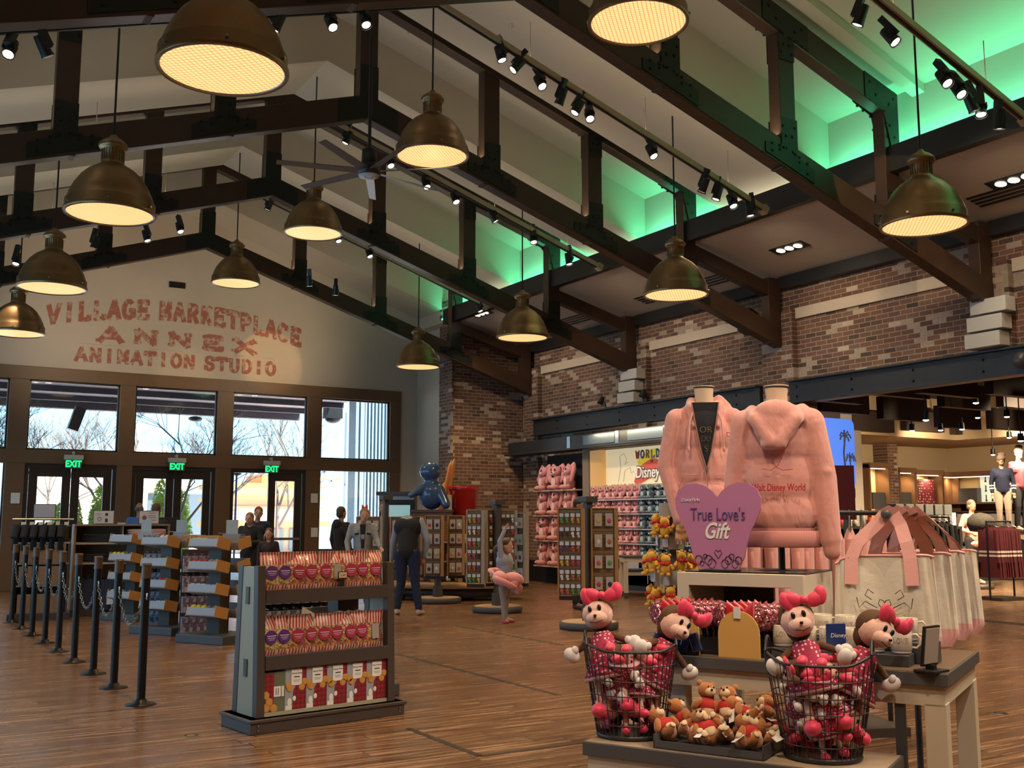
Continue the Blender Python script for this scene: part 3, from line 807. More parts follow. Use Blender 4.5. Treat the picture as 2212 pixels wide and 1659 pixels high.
# steel bracket frame outside and lamp post
t = thing('steel_gantry', 'pale blue steel bracket gantry outside the right window', 'gantry', tuple(ony(715, 1040, 34)))
b = B()
for a, c in (((-1.0, 0, .5), (.5, 0, .75)), ((-1.0, 0, .5), (-.9, 0, .1)), ((-.9, 0, .1), (.5, 0, -.1)), ((-.5, 0, .6), (0, 0, .0)), ((0, 0, .65), (-.5, 0, .02)), ((0, 0, .0), (.4, 0, .7))): b.beam(a, c, .07, .07)
b.build('lattice', mat('pale blue steel', (.25, .35, .42), .5), t)
b = B(); b.bb(.5, .72, -.1, .1, -3.4, 2.4); b.build('mast', mat('pale blue steel', (.3, .38, .45), .5), t)
t = thing('lamp_post', 'thin dark lamp post outside the left half of the right door', 'lamp post', tuple(ony(508, 1120, 30)))
b = B(); b.cyl((0, 0, -1.6), (0, 0, 1.25), .03); b.build('post', mat('blue steel post', (.03, .05, .12), .5), t)
b = B(); b.lathe([(0, 1.22), (.1, 1.24), (.13, 1.32), (.1, 1.42), (0, 1.45)], 12, (.03, 0, 0)); b.build('head', M['black'], t)
# houses
mt = stripes('red tile roof', (.45, .30, .24), (.62, .47, .40), 2, .16, .8); mw = mat('pale wall', (.62, .56, .48), .9)
def house(x0, x1, y, ze, zr, name, lab, roof, wall, win, d=8):
    t = thing(name, lab, 'building', ((x0 + x1) / 2, y, 0)); w = (x1 - x0) / 2
    b = B(); b.bb(-w + .3, w - .3, .4, d, 0, ze); b.build('wall', wall, t)
    b = B(); v = [(-w, 0, ze), (w, 0, ze), (w * .55, d / 2, zr), (-w * .55, d / 2, zr), (-w, d, ze), (w, d, ze), (-w, 0, ze - .2), (w, 0, ze - .2)]
    b.add(v, [(0, 1, 2, 3), (3, 2, 5, 4), (0, 3, 4), (1, 5, 2), (6, 7, 1, 0)]); b.build('roof', roof, t)
    for q in win:
        b = B(); b.bb(-w + q, -w + q + 1.1, .33, .42, .5, ze - .5); b.build('window', mat('shop window', (.1, .13, .16), .2), t)
    return t
A_ = ony(60, 1110, 48); B_ = ony(300, 1110, 48)
house(A_.x, B_.x, 48, 2.0, 4.6, 'tiled_house', 'pale house with red tiled roof outside the left doors', mt, mw, (1, 3, 5))
A_ = ony(282, 1085, 60); B_ = ony(420, 1085, 60)
house(A_.x, B_.x, 60, 3.4, 5.8, 'tiled_house', 'farther red tiled roof house seen through the middle doors', mt, mw, (1, 3))
A_ = ony(515, 1125, 46); B_ = ony(690, 1125, 46)
w_ = (B_.x - A_.x)
t = thing('orange_shop', 'orange banded shop building seen through the right door', 'building', (A_.x, 46, 0))
b = B(); b.bb(0, w_, .5, 6, 0, 2.9); b.build('wall', mat('cream stucco', (.72, .60, .44), .9), t)
mo = mat('orange band', (.75, .26, .08), .8)
for z0, z1, y0 in ((1.15, 1.38, -.8), (1.95, 2.05, .2), (2.35, 2.5, .2), (2.9, 3.1, .3)):
    b = B(); b.bb(-.2, w_ + .2, y0, 6, z0, z1); b.build('band', mo, t)
b = B(); b.bb(-.1, w_, -.4, 5, 1.38, 1.95); b.build('tiled_awning', mt, t)
for q in range(4):
    b = B(); b.bb(.3 + q * 1.1, 1.1 + q * 1.1, .4, .52, .1, 1.05); b.build('window', mat('shop glass', (.25, .35, .42), .2), t)
b = B(); b.bb(1.2, 3.4, .6, 3, 3.1, 3.5); b.bb(3.0, 5, .6, 3, 3.3, 3.4); b.build('parapet', mo, t)
# bare trees
def branch(b, p, d, L, r, lev, rr):
    q = p + d * L; b.cyl(p, q, r * .62, r * .42, n=5, caps=False)
    if lev == 0: return
    for i in range(3):
        nd = (d + Vector((rr.uniform(-1, 1), rr.uniform(-.5, .5), rr.uniform(-.35, .75))) * .85).normalized()
        branch(b, p + d * L * rr.uniform(.55, 1), nd, L * rr.uniform(.6, .85), r * .6, lev - 1, rr)
mb = mat('grey bark', (.16, .13, .11), .9)
for px, yy, H, seed, lab in ((235, 33, 1.9, 3, 'between the left and middle doors'), (385, 31, 1.8, 5, 'with a pale trunk outside the middle doors'), (455, 36, 2.2, 8, 'behind the post right of the middle doors'), (600, 34, 2.1, 11, 'spreading above the orange shop'), (90, 43, 2.3, 15, 'in front of the tiled house at left'), (5, 30, 1.8, 21, 'cut by the left edge')):
    p = ony(px, 1123, yy); b = B(); rr = random.Random(seed)
    branch(b, Vector((0, 0, -.1)), Vector((rr.uniform(-.1, .1), 0, 1)), H, .13 if px != 385 else .11, 6, rr)
    o = b.build('bare_tree', mb); o.location = (p.x, yy, 0); tag(o, 'bare winter tree ' + lab, 'tree', 'bare trees outside')
# conical shrubs with leaf tufts
ml = speckle('bright yellow green foliage', [(.30, .42, .06), (.42, .55, .10), (.20, .32, .05), (.5, .6, .16)], .05, .8, bumpy=.0)
for px, ty, w_, yy, lab in ((215, 1062, .75, 31, 'tall one right of the left door post'), (128, 1098, .5, 30, 'small one low in the left door'), (165, 1090, .5, 31, 'small one in the middle of the left doors'), (348, 1045, .8, 31, 'tall one behind the two men'), (395, 1070, .75, 32, 'beside the pale bare tree')):
    p = ony(px, ty, yy); H = p.z; b = B(); rr = random.Random(px)
    b.cyl((0, 0, 0), (0, 0, .3), .05)
    for i in range(520):
        z = rr.random() ** .8 * H; rad = w_ * .5 * (1 - z / H) ** .6 * (1 if z > .25 else .7) + .05; a = rr.uniform(0, 2 * PI); s = rr.uniform(.05, .1)
        c = Vector((rad * math.cos(a), rad * math.sin(a), z + .1)); n = Vector((math.cos(a), math.sin(a), rr.uniform(0, 1))) * s; tt = Vector((-math.sin(a), math.cos(a), 0)) * s * .6
        b.add([c - tt, c + n * .6, c + tt, c - n * .2 + Vector((0, 0, s))], [(0, 1, 2), (0, 2, 3)])
    b.ell((0, 0, H * .45), (w_ * .36, w_ * .36, H * .45), n=10, m=8)
    o = b.build('conical_shrub', ml); o.location = (p.x, yy, 0); tag(o, 'yellow green conical shrub outside, ' + lab, 'shrub', 'shrubs outside')
# hedge + fence low
b = B(); b.bb(2.0, 6.2, 34, 34.4, 0, .9); o = b.build('low_wall', mat('grey low wall', (.3, .31, .34), .8)); tag(o, 'low grey wall outside behind the left shrubs', 'wall')

# daylight entering through the glass (sky portals are plain windows; this is only sampling help)
for x0, x1 in PX:
    for z0, z1 in ((.3, 2.6), (2.92, 4.4)):
        o = lamp('AREA', 'window_portal', ((x0 + x1) / 2, GY + .25, (z0 + z1) / 2), 1, (1, 1, 1), aim=((x0 + x1) / 2, GY - 2, (z0 + z1) / 2), sx=x1 - x0, sy=z1 - z0); o.data.cycles.is_portal = True

# ================================================================ SIDE ROOM
YW, XW = 19.9, 27.2
M['tan'] = mat('warm tan wall', (.46, .35, .22), .9)
M['dkceil'] = mat('black ceiling', (.015, .013, .012), .9)
b = B(); b.bb(XH + .5, XW + .3, YW, YW + .2, 0, 4.7); struct('wall_sideroom_back', b, M['tan'])
b = B(); b.bb(XW, XW + .2, -6, YW, 0, 4.7); struct('wall_sideroom_right', b, M['tan'])
b = B(); b.bb(XH + .5, XW + .3, -6, YW, 4.6, 4.75); struct('ceiling_sideroom', b, M['dkceil'])
b = B(); b.bb(19.2, XW, 17.6, YW, 3.55, 4.6); b.bb(24.5, XW, -6, 17.6, 3.55, 4.6); struct('ceiling_sideroom_bulkhead', b, M['tan'])
b = B(); x_ = 23.95; b.bb(x_, x_ + .42, YW - .5, YW - .02, 0, 4.5); struct('wall_sideroom_pillar', b, M['brickX'])
# hanging dark baffles in rows
bf = None; i = 0
rr = random.Random(4)
for r_ in range(9):
    for c_ in range(6):
        x = 15.2 + c_ * 1.95 + (r_ % 2) * .6; y = 1.5 + r_ * 2.0
        if x > 26.5: continue
        lab = 'dark boxy baffle hanging under the black side room ceiling'
        if bf is None:
            b = B(); b.bb(-.75, .75, -.09, .09, 0, .5); bf = b.build('ceiling_baffle', mat('dark brown baffle', (.025, .016, .013), .6)); tag(bf, lab, 'ceiling baffle', 'ceiling baffles in the side room')
            bf.location = (x, y, 3.62)
            b = B(); b.cyl((-.4, 0, .5), (-.4, 0, 1.1), .01); b.cyl((.4, 0, .5), (.4, 0, 1.1), .01); h = b.build('hanger', M['chrome']); h.parent = bf
        else: dup(bf, (x, y, 3.62 + rr.uniform(-.1, .25)))
# small bright spots in the side room
k = 0
for px, py, D in ((2108, 870, 19), (2175, 900, 21), (1970, 930, 22), (2000, 907, 18), (2032, 929, 22), (2078, 927, 22), (2112, 902, 23), (2145, 982, 26), (2205, 952, 20), (2180, 945, 24)):
    p = ond(px, py, D)
    t = thing('track_spotlight', 'small glowing spotlight in the dark side room, ' + ORD[k] + ' in view', 'spotlight', p, 0, 'side room spotlights'); k += 1
    b = B(); b.cyl((0, 0, .14), (0, 0, 0), .05, .06); b.cyl((0, 0, .14), (0, 0, 4.6 - p.z), .012); b.build('can', M['black'], t)
    b = B(); b.ell((0, 0, -.005), (.05, .05, .02)); b.build('bulb', M['spotglow'], t)
    if k % 2: lamp('SPOT', 'side_spot', (p.x, p.y, p.z - .05), 600, (1, .78, .5), aim=(p.x + .5, p.y + 1.5, 0), cone=110, size=.05)
lamp('SPOT', 'side_spot', (21, 12, 4.2), 1500, (1, .78, .5), aim=(22, 15, 0), cone=130, size=.1)
lamp('SPOT', 'side_spot', (19, 8, 4.2), 1500, (1, .78, .5), aim=(19, 10, 0), cone=130, size=.1)
for x, y, ax, ay in ((22.5, 16.5, 24.5, 19.9), (24.2, 15.5, 27.2, 18), (19.5, 15.5, 20.5, 19.9)): lamp('SPOT', 'side_wash', (x, y, 3.5), 260, (1, .76, .48), aim=(ax, ay, 3.0), cone=110, size=.1, blend=.9)
# wall niches
M['niche'] = mat('lit niche back', (.72, .54, .30), .8)
M['nframe'] = mat('niche wood frame', (.16, .08, .04), .5)
def niche(x0, x1, z0, z1, lab, alongx=True, k=0, zb=0):
    w = x1 - x0
    t = thing('lit_niche', lab, 'display niche', (x0, YW - .02, 0) if alongx else (XW - .02, x1, 0), 0 if alongx else -PI / 2, 'lit niches')
    b = B(); b.bb(0, w, -.04, 0, z0, z1); b.build('back_panel', M['niche'], t)
    b = B(); b.bb(-.06, 0, -.5, 0, zb, z1 + .1); b.bb(w, w + .06, -.5, 0, zb, z1 + .1); b.bb(-.06, w + .06, -.55, 0, z1, z1 + .14); b.bb(0, w, -.5, 0, z0 - .05, z0); b.bb(0, w, -.08, 0, zb, z0 - .05); b.build('frame', M['nframe'], t)
    b = B(); b.bb(.03, w - .03, -.42, -.36, z1 - .02, z1 - .001); b.build('light_strip', emi('warm strip', (1, .7, .35), 6), t)
    c = t.matrix_basis @ Vector((w / 2, -.4, z1 - .05)) if False else (Vector((x0 + w / 2, YW - .42, z1 - .05)) if alongx else Vector((XW - .42, (x0 + x1) / 2, z1 - .05)))
    aim_ = (c.x, YW, z0 + .3) if alongx else (XW, c.y, z0 + .3)
    lamp('SPOT', 'niche_light', c, 80 * w, (1, .72, .38), aim=aim_, cone=150, size=.08)
    return t
NI = [(23.2, 23.93, 1.75, 2.86, 'narrow lit wall niche left of the brick pillar'), (24.42, 25.0, 1.6, 2.76, 'narrow lit niche right of the brick pillar with a grey box'), (25.12, 26.2, 1.6, 2.72, 'wide lit niche holding a dark red dotted throw'), (26.3, 26.95, 1.6, 2.68, 'lit niche nearest the side room corner')]
for a, c, z0, z1, l in NI: niche(a, c, z0, z1, l)
niche(15.2, 19.6, 1.95, 2.68, 'long lit niche on the right wall above shelves of packages', False, zb=1.75)
# niche goods
def single(name, b, m, lab, cat, group=None, loc=None, rz=0, bev=0, rot=None):
    o = b.build(name, m, None, bev, loc, rz, rot); return tag(o, lab, cat, group)
b = B(); b.bb(-.28, .28, -.15, .1, 0, .62); single('storage_box', b, M['slate'], 'grey box standing in the niche right of the brick pillar', 'box', loc=(24.75, YW - .25, 1.6))
b = B(); b.bb(-.25, .25, -.15, .1, 0, .45); single('storage_box', b, M['slate'], 'grey box in the niche left of the brick pillar', 'box', loc=(23.65, YW - .25, 1.75))
b = B(); b.bb(-.42, .42, -.12, .0, 0, 1.02); single('dotted_throw', b, dots('dark red white dots', (.16, .01, .025), (.75, .6, .5), .075, .3), 'dark red throw with pale dots hanging in the wide niche', 'blanket', loc=(25.58, YW - .28, 1.58))
b = B(); b.lathe([(.0, 0), (.25, 0), (.27, .03), (.12, .05), (.13, .2), (.0, .24)], 16); single('straw_hat', b, mat('dark hat', (.1, .08, .07), .8), 'dark brimmed hat on the shelf in the corner niche', 'hat', loc=(26.62, YW - .3, 1.6))
b = B(); b.bb(-.3, .3, -.1, .1, 0, .4); single('storage_box', b, M['slate'], 'dark box on top of the right wall shelf, left of the poster', 'box', loc=(XW - .3, 19.0, 1.95), rz=PI / 2)
b = B(); b.bb(-.3, .3, -.1, .1, 0, .4); single('storage_box', b, M['slate'], 'dark box on top of the right wall shelf, right of the poster', 'box', loc=(XW - .3, 17.6, 1.95), rz=PI / 2)
t = thing('tie_poster', 'white lit poster with rows of small dark pictures in the long niche', 'poster', (XW - .2, 18.3, 1.9), PI / 2)
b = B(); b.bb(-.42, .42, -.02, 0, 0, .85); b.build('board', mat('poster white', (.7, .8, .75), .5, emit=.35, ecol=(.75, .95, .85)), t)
b = B()
for i in range(4):
    for j in range(3): b.bb(-.34 + i * .19, -.31 + i * .19, -.0, .006, .1 + j * .27, .26 + j * .27); b.ell((-.325 + i * .19, .0, .1 + j * .27), .03)
b.build('pictures', M['ink'], t); t.rotation_euler = (0, 0, -PI / 2 + PI)
# shelf unit below on right wall: packages
t = thing('package_shelf', 'dark shelf unit of packages on the right side room wall', 'shelf', (XW - .05, 15.4, 0))
b = B()
for z in (.35, .82, 1.28, 1.7): b.bb(-.4, 0, 0, 4.3, z - .04, z)
b.build('shelf', mat('dark shelf', (.05, .03, .03), .6), t)
b = B(); b.bb(-.05, 0, 0, 4.3, 0, 1.7); b.build('back_panel', mat('dark back', (.04, .02, .025), .8), t)
mred = dots('red package', (.5, .02, .02), (.8, .3, .25), .06, .25); mgr = mat('grey lilac package', (.38, .34, .36), .8); mbg = mat('beige package', (.55, .43, .33), .8)
k = 0
for j, z in enumerate((.35, .82, 1.28)):
    for i in range(8):
        y = 15.6 + i * .52
        mm = mred if i < 4 else (mgr if i < 6 else mbg)
        b = B(); b.bb(-.13, .13, -.2, .2, 0, .36)
        nm = ['red patterned', 'grey lilac', 'beige'][0 if i < 4 else 1 if i < 6 else 2]
        single('gift_package', b, mm, '%s package, %s from the right, %s shelf of the side room wall' % (nm, ORD[i], ['low', 'middle', 'top'][j]), 'package', 'packages on the side room shelves', loc=(XW - .25, y, z), bev=.03)
# screen with palms
p = ony(1810, 978, 17.4); 
t = thing('palm_screen', 'glowing blue screen picture of palm silhouettes behind the hoodies', 'screen', tuple(p), 0)
b = B(); pts = []
w, h, rr_ = .56, .82, .16
for cx, cz, a0 in ((w - rr_, h - rr_, 0), (-w + rr_, h - rr_, 90), (-w + rr_, -h + rr_, 180), (w - rr_, -h + rr_, 270)): pts += [(cx + rr_ * math.cos(R(a0 + 15 * q)), cz + rr_ * math.sin(R(a0 + 15 * q))) for q in range(7)]
b.prism(pts, .06); b.build('panel', mat('screen blue', (.02, .05, .2), .4, emit=.9, ecol=(.08, .22, .85)), t)
b = B()
b.prism([(-.3, -.75), (.45, -.75), (.42, -.5), (.3, -.6), (.1, -.55), (-.3, -.6)], .07); b.build('water', mat('screen teal', (0, 0, 0), .4, emit=.9, ecol=(.15, .75, .6)), t)
b = B(); b.tube([(.2, -.05, -.5), (.15, -.05, 0), (.22, -.05, .4)], .02)
for a in range(7): b.tube([(.22, -.05, .4), (.22 + .14 * math.cos(a * .9), -.05, .45 + .1 * math.sin(a * .9)), (.22 + .2 * math.cos(a * .9), -.05, .36 + .1 * math.sin(a * .9))], .016)
b.tube([(.35, -.05, -.5), (.38, -.05, -.1)], .015)
for a in range(7): b.tube([(.38, -.05, -.1), (.38 + .12 * math.cos(a * .9), -.05, -.06 + .08 * math.sin(a * .9)), (.38 + .18 * math.cos(a * .9), -.05, -.2)], .012)
b.build('palms', M['ink'], t)
b = B(); b.bb(p.x - .9, p.x + .9, 17.45, 17.58, 0, 4.6); struct('wall_sideroom_grey', b, mat('grey wall', (.2, .17, .14), .8))
# ---- hanging garments helper
def garment(b, c, L, w=.2, ry=.3, top=.04, n=14, rz=0, seed=0):
    rr = random.Random(seed); T = b.T; b.T = T @ Matrix.Translation(c) @ Matrix.Rotation(rz, 4, 'Z')
    def fn(u, v):
        a = 2 * PI * u; z = -v * L
        r = w * (min(1, .25 + v * 7) if v < .12 else 1 + .12 * v) ; f = 1 + .14 * math.sin(a * 4 + seed + v * 2) * v
        return (r * math.cos(a) * f, r * ry * math.sin(a) * f, z - (.05 * abs(math.cos(a)) if v < .2 else 0))
    b.grid(fn, n, 8, cu=True); b.T = T; return b
def rail(name, lab, p0, p1, z, m, zb=0, r=.018):
    t = thing(name, lab, 'clothes rack', p0)
    d = Vector(p1) - Vector(p0)
    b = B(); b.cyl((0, 0, z), (d.x, d.y, z), r); b.build('rail', m, t)
    for q in (0, 1): b = B(); b.cyl((d.x * q, d.y * q, 0), (d.x * q, d.y * q, z), r); b.build('upright', m, t)
    b = B(); b.beam((0, 0, .03), (d.x, d.y, .03), .5, .06); b.build('base', M['greywood'], t)
    return t
def fill(p0, p1, z, n, L, m, nm, lab, grp, w=.22, ry=.2, rz=None, sleeves=None):
    d = Vector(p1) - Vector(p0); an = math.atan2(d.y, d.x) + PI / 2 if rz is None else rz
    root = None
    for i in range(n):
        q = (i + .5) / n; loc = (p0[0] + d.x * q, p0[1] + d.y * q, z)
        if root is None:
            b = B(); garment(b, (0, 0, -.06), L, w, ry, seed=i)
            b.cyl((-w * .8, 0, -.15), (-w * .95, 0, -.15 - L * .62), .045, .035); b.cyl((w * .8, 0, -.15), (w * .95, 0, -.15 - L * .62), .045, .035)
            root = b.build(nm, m); tag(root, lab, 'garment', grp); root.location = loc; root.rotation_euler = (0, 0, an)
            b = B(); b.tube([(-w * .7, 0, -.1), (0, 0, -.03), (w * .7, 0, -.1)], .006); b.tube([(0, 0, -.03), (0, 0, .02), (.015, 0, .035), (.0, 0, .05)], .004); b.build('hanger', M['chrome'], root)
        else: dup(root, loc, an + rnd.uniform(-.1, .1))
# black garment rack in side room (1930-2050)
P0 = onz(1935, 1215, 0); P0 = ond(1925, 1123, 19); P1 = ond(2050, 1123, 20)
mblk = mat('black jersey cloth', (.012, .012, .014), .9)
rail('clothes_rack', 'two tier rack of black garments beyond the tote bags', (P0.x, P0.y, 0), (P1.x, P1.y, 0), 1.5, M['black'])
fill(P0, P1, 1.5, 12, .55, mblk, 'black_garment', 'black garment on the upper rail of the side room rack', 'black garments, upper rail')
fill(P0, P1, .85, 12, .6, speckle('black print garment', [(.012, .012, .014), (.02, .015, .02), (.012, .012, .014), (.5, .25, .2), (.012, .012, .012), (.012, .01, .012)], .09, .9, bumpy=0), 'printed_garment', 'black garment with pale print on the lower rail of the side room rack', 'black garments, lower rail')
# clear hangers bins on top
for q in range(6):
    p = P0.lerp(P1, (q + .5) / 6); b = B(); b.bb(-.11, .11, -.1, .1, 0, .2); single('clear_bin', b, mat('cloudy clear plastic', (.18, .18, .17), .3), 'cloudy clear bin on top of the black garment rack, %s from left' % ORD[q], 'bin', 'clear bins', loc=(p.x, p.y, 1.54), bev=.01)
# maroon rack
P0 = ond(2130, 1123, 19.2); P1 = ond(2182, 1123, 19.5); mm = mat('maroon cloth', (.12, .012, .02), .8)
g = NT('maroon white bands'); x, y, z = g.xyz(); f1 = g.math('LESS_THAN', g.math('ABSOLUTE', g.math('SUBTRACT', g.math('ABSOLUTE', g.math('ADD', z, .58)), .035)), .018)
g.col(g.mix(f1, (.12, .012, .02), (.75, .68, .6))); g.set(Roughness=.8)
rail('clothes_rack', 'rack of maroon banded shirts at the right edge', (P0.x, P0.y, 0), (P1.x, P1.y, 0), 1.42, M['black'])
fill(P0, P1, 1.42, 10, .95, g.m, 'maroon_shirt', 'maroon hanging shirt with white bands in the side room', 'maroon shirts', w=.2, ry=.13)
P0 = ond(2108, 1123, 23); P1 = ond(2135, 1123, 24)
fill(P0, P1, 1.4, 8, 1.2, mat('black green cloth', (.01, .014, .012), .9), 'dark_garment', 'dark hanging garment behind the pink topped mannequin', 'dark garments', w=.2, ry=.16)
# plinth with black long sleeve
p = onz(2190, 1250, 0)
t = thing('display_plinth', 'beige display stand with rounded dark base at the right edge', 'plinth', (p.x, p.y, 0), R(-30))
b = B(); b.lathe([(0, 0), (1.0, 0), (1.05, .05), (1.0, .12), (0, .12)], 28, ry=.6); b.build('base', M['greywood'], t)
b = B(); b.bb(-.42, 1, -.3, .3, .12, 1.16); b.build('body', mat('beige stand', (.42, .34, .24), .7), t)
b = B(); b.bb(-.75, 1, -.42, .4, 1.16, 1.24); b.build('top', M['greywood'], t)
b = B(); garment(b, (.32, -.38, 1.08), .95, .3, .25, seed=3); b.cyl((.04, -.4, .98), (-.08, -.4, .45), .07, .05); b.T = Matrix(); 
o = single('striped_sleeve_shirt', b, mblk, 'black long sleeve shirt hanging on the beige stand', 'garment', loc=(p.x, p.y, 0), rz=R(-30))
b = B(); b.cyl((-.065, -.4, .52), (-.072, -.4, .47), .078); b.cyl((-.055, -.4, .6), (-.06, -.4, .56), .078); b.build('cuff_stripes', M['white'], o)
# low platform trunk + pouf of grey fur by mannequins
b = B(); b.lathe([(.0, 0), (.2, .02), (.25, .14), (.23, .26), (.14, .34), (.0, .37)], 18); single('fur_hat_stack', b, mat('grey mottled fur', (.12, .10, .08), .95, noise=.6, nscale=20), 'round mottled grey bag beside the child mannequins', 'bag', loc=tuple(ond(2120, 1150, 19.6)))
# goods shelves left part of side room (behind tote bags)
k = 0; rr = random.Random(9)
cols = [(.5, .05, .04), (.6, .5, .4), (.2, .2, .22), (.7, .3, .12), (.75, .7, .62), (.3, .05, .06), (.45, .42, .4), (.62, .34, .30)]
ms = [mat('goods %d' % i, c, .7) for i, c in enumerate(cols)]
t = thing('merchandise_table', 'dark table crowded with small goods behind the hanging hoodies', 'table', tuple(ond(1915, 1123, 20.5).xy) + (0,), R(-31))
b = B(); b.bb(-1.1, 1.3, -.4, .4, 1.28, 1.33); b.build('tabletop', M['greywood'], t)
b = B(); b.bb(-1.1, 1.3, .3, .34, 0, 1.28); b.bb(-1.1, -1.05, -.4, .4, 0, 1.28); b.bb(1.25, 1.3, -.4, .4, 0, 1.28); b.build('body', M['greywood'], t)
for i in range(16):
    for j in range(2):
        h = rr.uniform(.1, .34); w = rr.uniform(.05, .075); u = -1.0 + i * .145; v = -.28 + j * .3
        c, s = math.cos(R(-31)), math.sin(R(-31)); b = B()
        if rr.random() < .5: b.lathe([(0, 0), (w, 0), (w, h * .7), (w * .5, h * .85), (w * .55, h), (0, h)], 10)
        else: b.bb(-w, w, -w * .7, w * .7, 0, h)
        single('small_good', b, ms[rr.randrange(8)], 'small item, %s from left in the %s row of the crowded table' % (ORD[i], ['front', 'back'][j]), 'merchandise', 'small goods on the crowded table', loc=(t.location.x + u * c - v * s, t.location.y + u * s + v * c, 1.33))
        k += 1
# grey coat stand like uprights
for px in (1830, 1975, 1985):
    p = ond(px, 1123, 16.5 if px < 1900 else 21)
    b = B(); b.bb(-.04, .04, -.04, .04, 0, 1.95 if px < 1900 else 1.75); b.bb(-.16, .16, -.05, .05, 1.8 if px < 1900 else 1.6, 1.95 if px < 1900 else 1.75); single('fixture_post', b, M['slate'], 'slate grey rack post with wide cap, %s of three' % ORD[(1830, 1975, 1985).index(px)], 'post', 'slate rack posts', loc=(p.x, p.y, 0))
p = ond(1812, 1105, 15.5)
b = B(); b.bb(-.24, .24, -.03, .03, -.12, .68); b.cyl((0, .05, .6), (0, .05, -p.z), .015); single('dotted_cloth', b, dots('dark red pale dots', (.10, .01, .02), (.8, .62, .55), .07, .3), 'dark red dotted fabric panel behind the back hoodie', 'fabric', loc=tuple(p), rz=YAW * -1)  # dark red cloth printed with pale dots
# ================================================================ QUEUE POSTS AND CHAINS
postm = mat('black post', (.012, .011, .012), .35, .3); capm = mat('brown post cap', (.10, .05, .022), .4)
SX = [1.93, 1.91, 1.91, 1.89, 1.88, 1.87, 1.85, 1.84, 1.82]; SY = [8.84 + .985 * i for i in range(9)]
so = ['nearest', 'second', 'third', 'fourth', 'fifth', 'sixth', 'seventh', 'eighth', 'farthest']
st0 = None
for i in range(9):
    lab = 'black queue post with brown cap, %s of the row at left' % so[i]
    if st0 is None:
        st0 = t = thing('queue_post', lab, 'queue post', (SX[0], SY[0], 0), 0, 'queue posts')
        b = B(); b.cyl((0, 0, .01), (0, 0, .99), .034, n=16); b.build('post', postm, t)
        b = B(); b.cyl((0, 0, .99), (0, 0, 1.09), .038, n=16); b.cyl((0, 0, .985), (0, 0, .995), .041, n=16); b.cyl((0, 0, 1.09), (0, 0, 1.105), .043, .036, n=16); b.build('cap', capm, t)
        b = B(); b.lathe([(0, 0), (.12, 0), (.12, .006), (.05, .012), (.046, .04), (.034, .045)], 20); b.build('base_plate', postm, t)
        b = B()
        for y in (-.04, .04): b.tube([(0, y * .9, .86), (0, y * 1.5, .87), (0, y * 1.5, .82), (0, y * .9, .83)], .006)
        b.build('hook', M['chrome'], t)
    else: dup(st0, (SX[i], SY[i], 0), label=lab)
ch = mat('dull chain steel', (.22, .2, .17), .35, .9)
for i in range(8):
    a = Vector((SX[i], SY[i] + .05, .84)); c = Vector((SX[i + 1], SY[i + 1] - .05, .84)); b = B(); n = 26
    P = [a.lerp(c, k / n) - Vector((0, 0, .26 * (1 - (2 * k / n - 1) ** 2))) for k in range(n + 1)]
    for k in range(n):
        m_ = (P[k] + P[k + 1]) / 2; d = (P[k + 1] - P[k]).normalized(); s = d.cross(Vector((1, 0, 0))).normalized() if k % 2 else Vector((1, 0, 0))
        b.tube([m_ + d * .024 * math.cos(q * PI / 4) + s * .012 * math.sin(q * PI / 4) for q in range(8)], .0042, n=5, closed=True)
    o = b.build('chain', ch); tag(o, 'metal link chain hanging between the %s and %s queue posts' % (so[i], so[i + 1]), 'chain', 'queue chains')

# ================================================================ SNACK SHELF (front gondola)
GA = R(8.5)
A0 = onz(541, 1590, 0); gx, gy = A0.x, A0.y
t = thing('snack_shelf', 'grey brown shelf of striped snack bags and cookie boxes in the foreground', 'shelf', (gx, gy, 0), GA)
W, D = 1.25, .47
GB, GC = M['greywood'], mat('pale green laminate', (.34, .31, .22), .5)
def gp(x, y, z): c, s = math.cos(GA), math.sin(GA); return (gx + x * c - y * s, gy + x * s + y * c, z)
b = B(); b.bb(0, W, 0, D, 0, .1); b.bb(-.012, W + .012, -.012, D + .012, .075, .1); b.build('plinth', GB, t, .006)
b = B()
for x in (.05, W - .05):
    for z in (.03, .06): b.cyl((x, -.006, z), (x, -.014, z), .006, n=8)
b.build('screws', M['chrome'], t)
for x0 in (.06, W - .12):
    sgn = 0
    b = B()
    v = [(x0, .05, .1), (x0 + .055, .05, .1), (x0 + .055, .05 + .075, .1), (x0, .125, .1)]
    for (ya, yb, yc, yd) in ((.04, .11, .08, .15), (D - .11, D - .04, D - .15, D - .08)):
        b.add([(x0, ya, .1), (x0 + .06, ya, .1), (x0 + .06, yb, .1), (x0, yb, .1), (x0, yc, 1.13), (x0 + .06, yc, 1.13), (x0 + .06, yd, 1.13), (x0, yd, 1.13)], [(0, 3, 2, 1), (4, 5, 6, 7), (0, 1, 5, 4), (1, 2, 6, 5), (2, 3, 7, 6), (3, 0, 4, 7)])
    b.build('upright', GB, t, .004)
    b = B(); b.add([(x0 + .005, .11, .1), (x0 + .055, .11, .1), (x0 + .055, D - .11, .1), (x0 + .005, D - .11, .1), (x0 + .005, .14, 1.12), (x0 + .055, .14, 1.12), (x0 + .055, D - .14, 1.12), (x0 + .005, D - .14, 1.12)], [(0, 3, 2, 1), (4, 5, 6, 7), (0, 1, 5, 4), (1, 2, 6, 5), (2, 3, 7, 6), (3, 0, 4, 7)])
    e_ = b.build('end_panel', GC, t)
    for z in (.36, .86): b = B(); b.bb(x0 - .003, x0 + .006, .21, .26, z, z + .12); b.build('slot_cover', GB, e_)
b = B(); b.bb(.12, W - .12, .06, D - .06, .1, .125); b.build('shelf', GC, t)
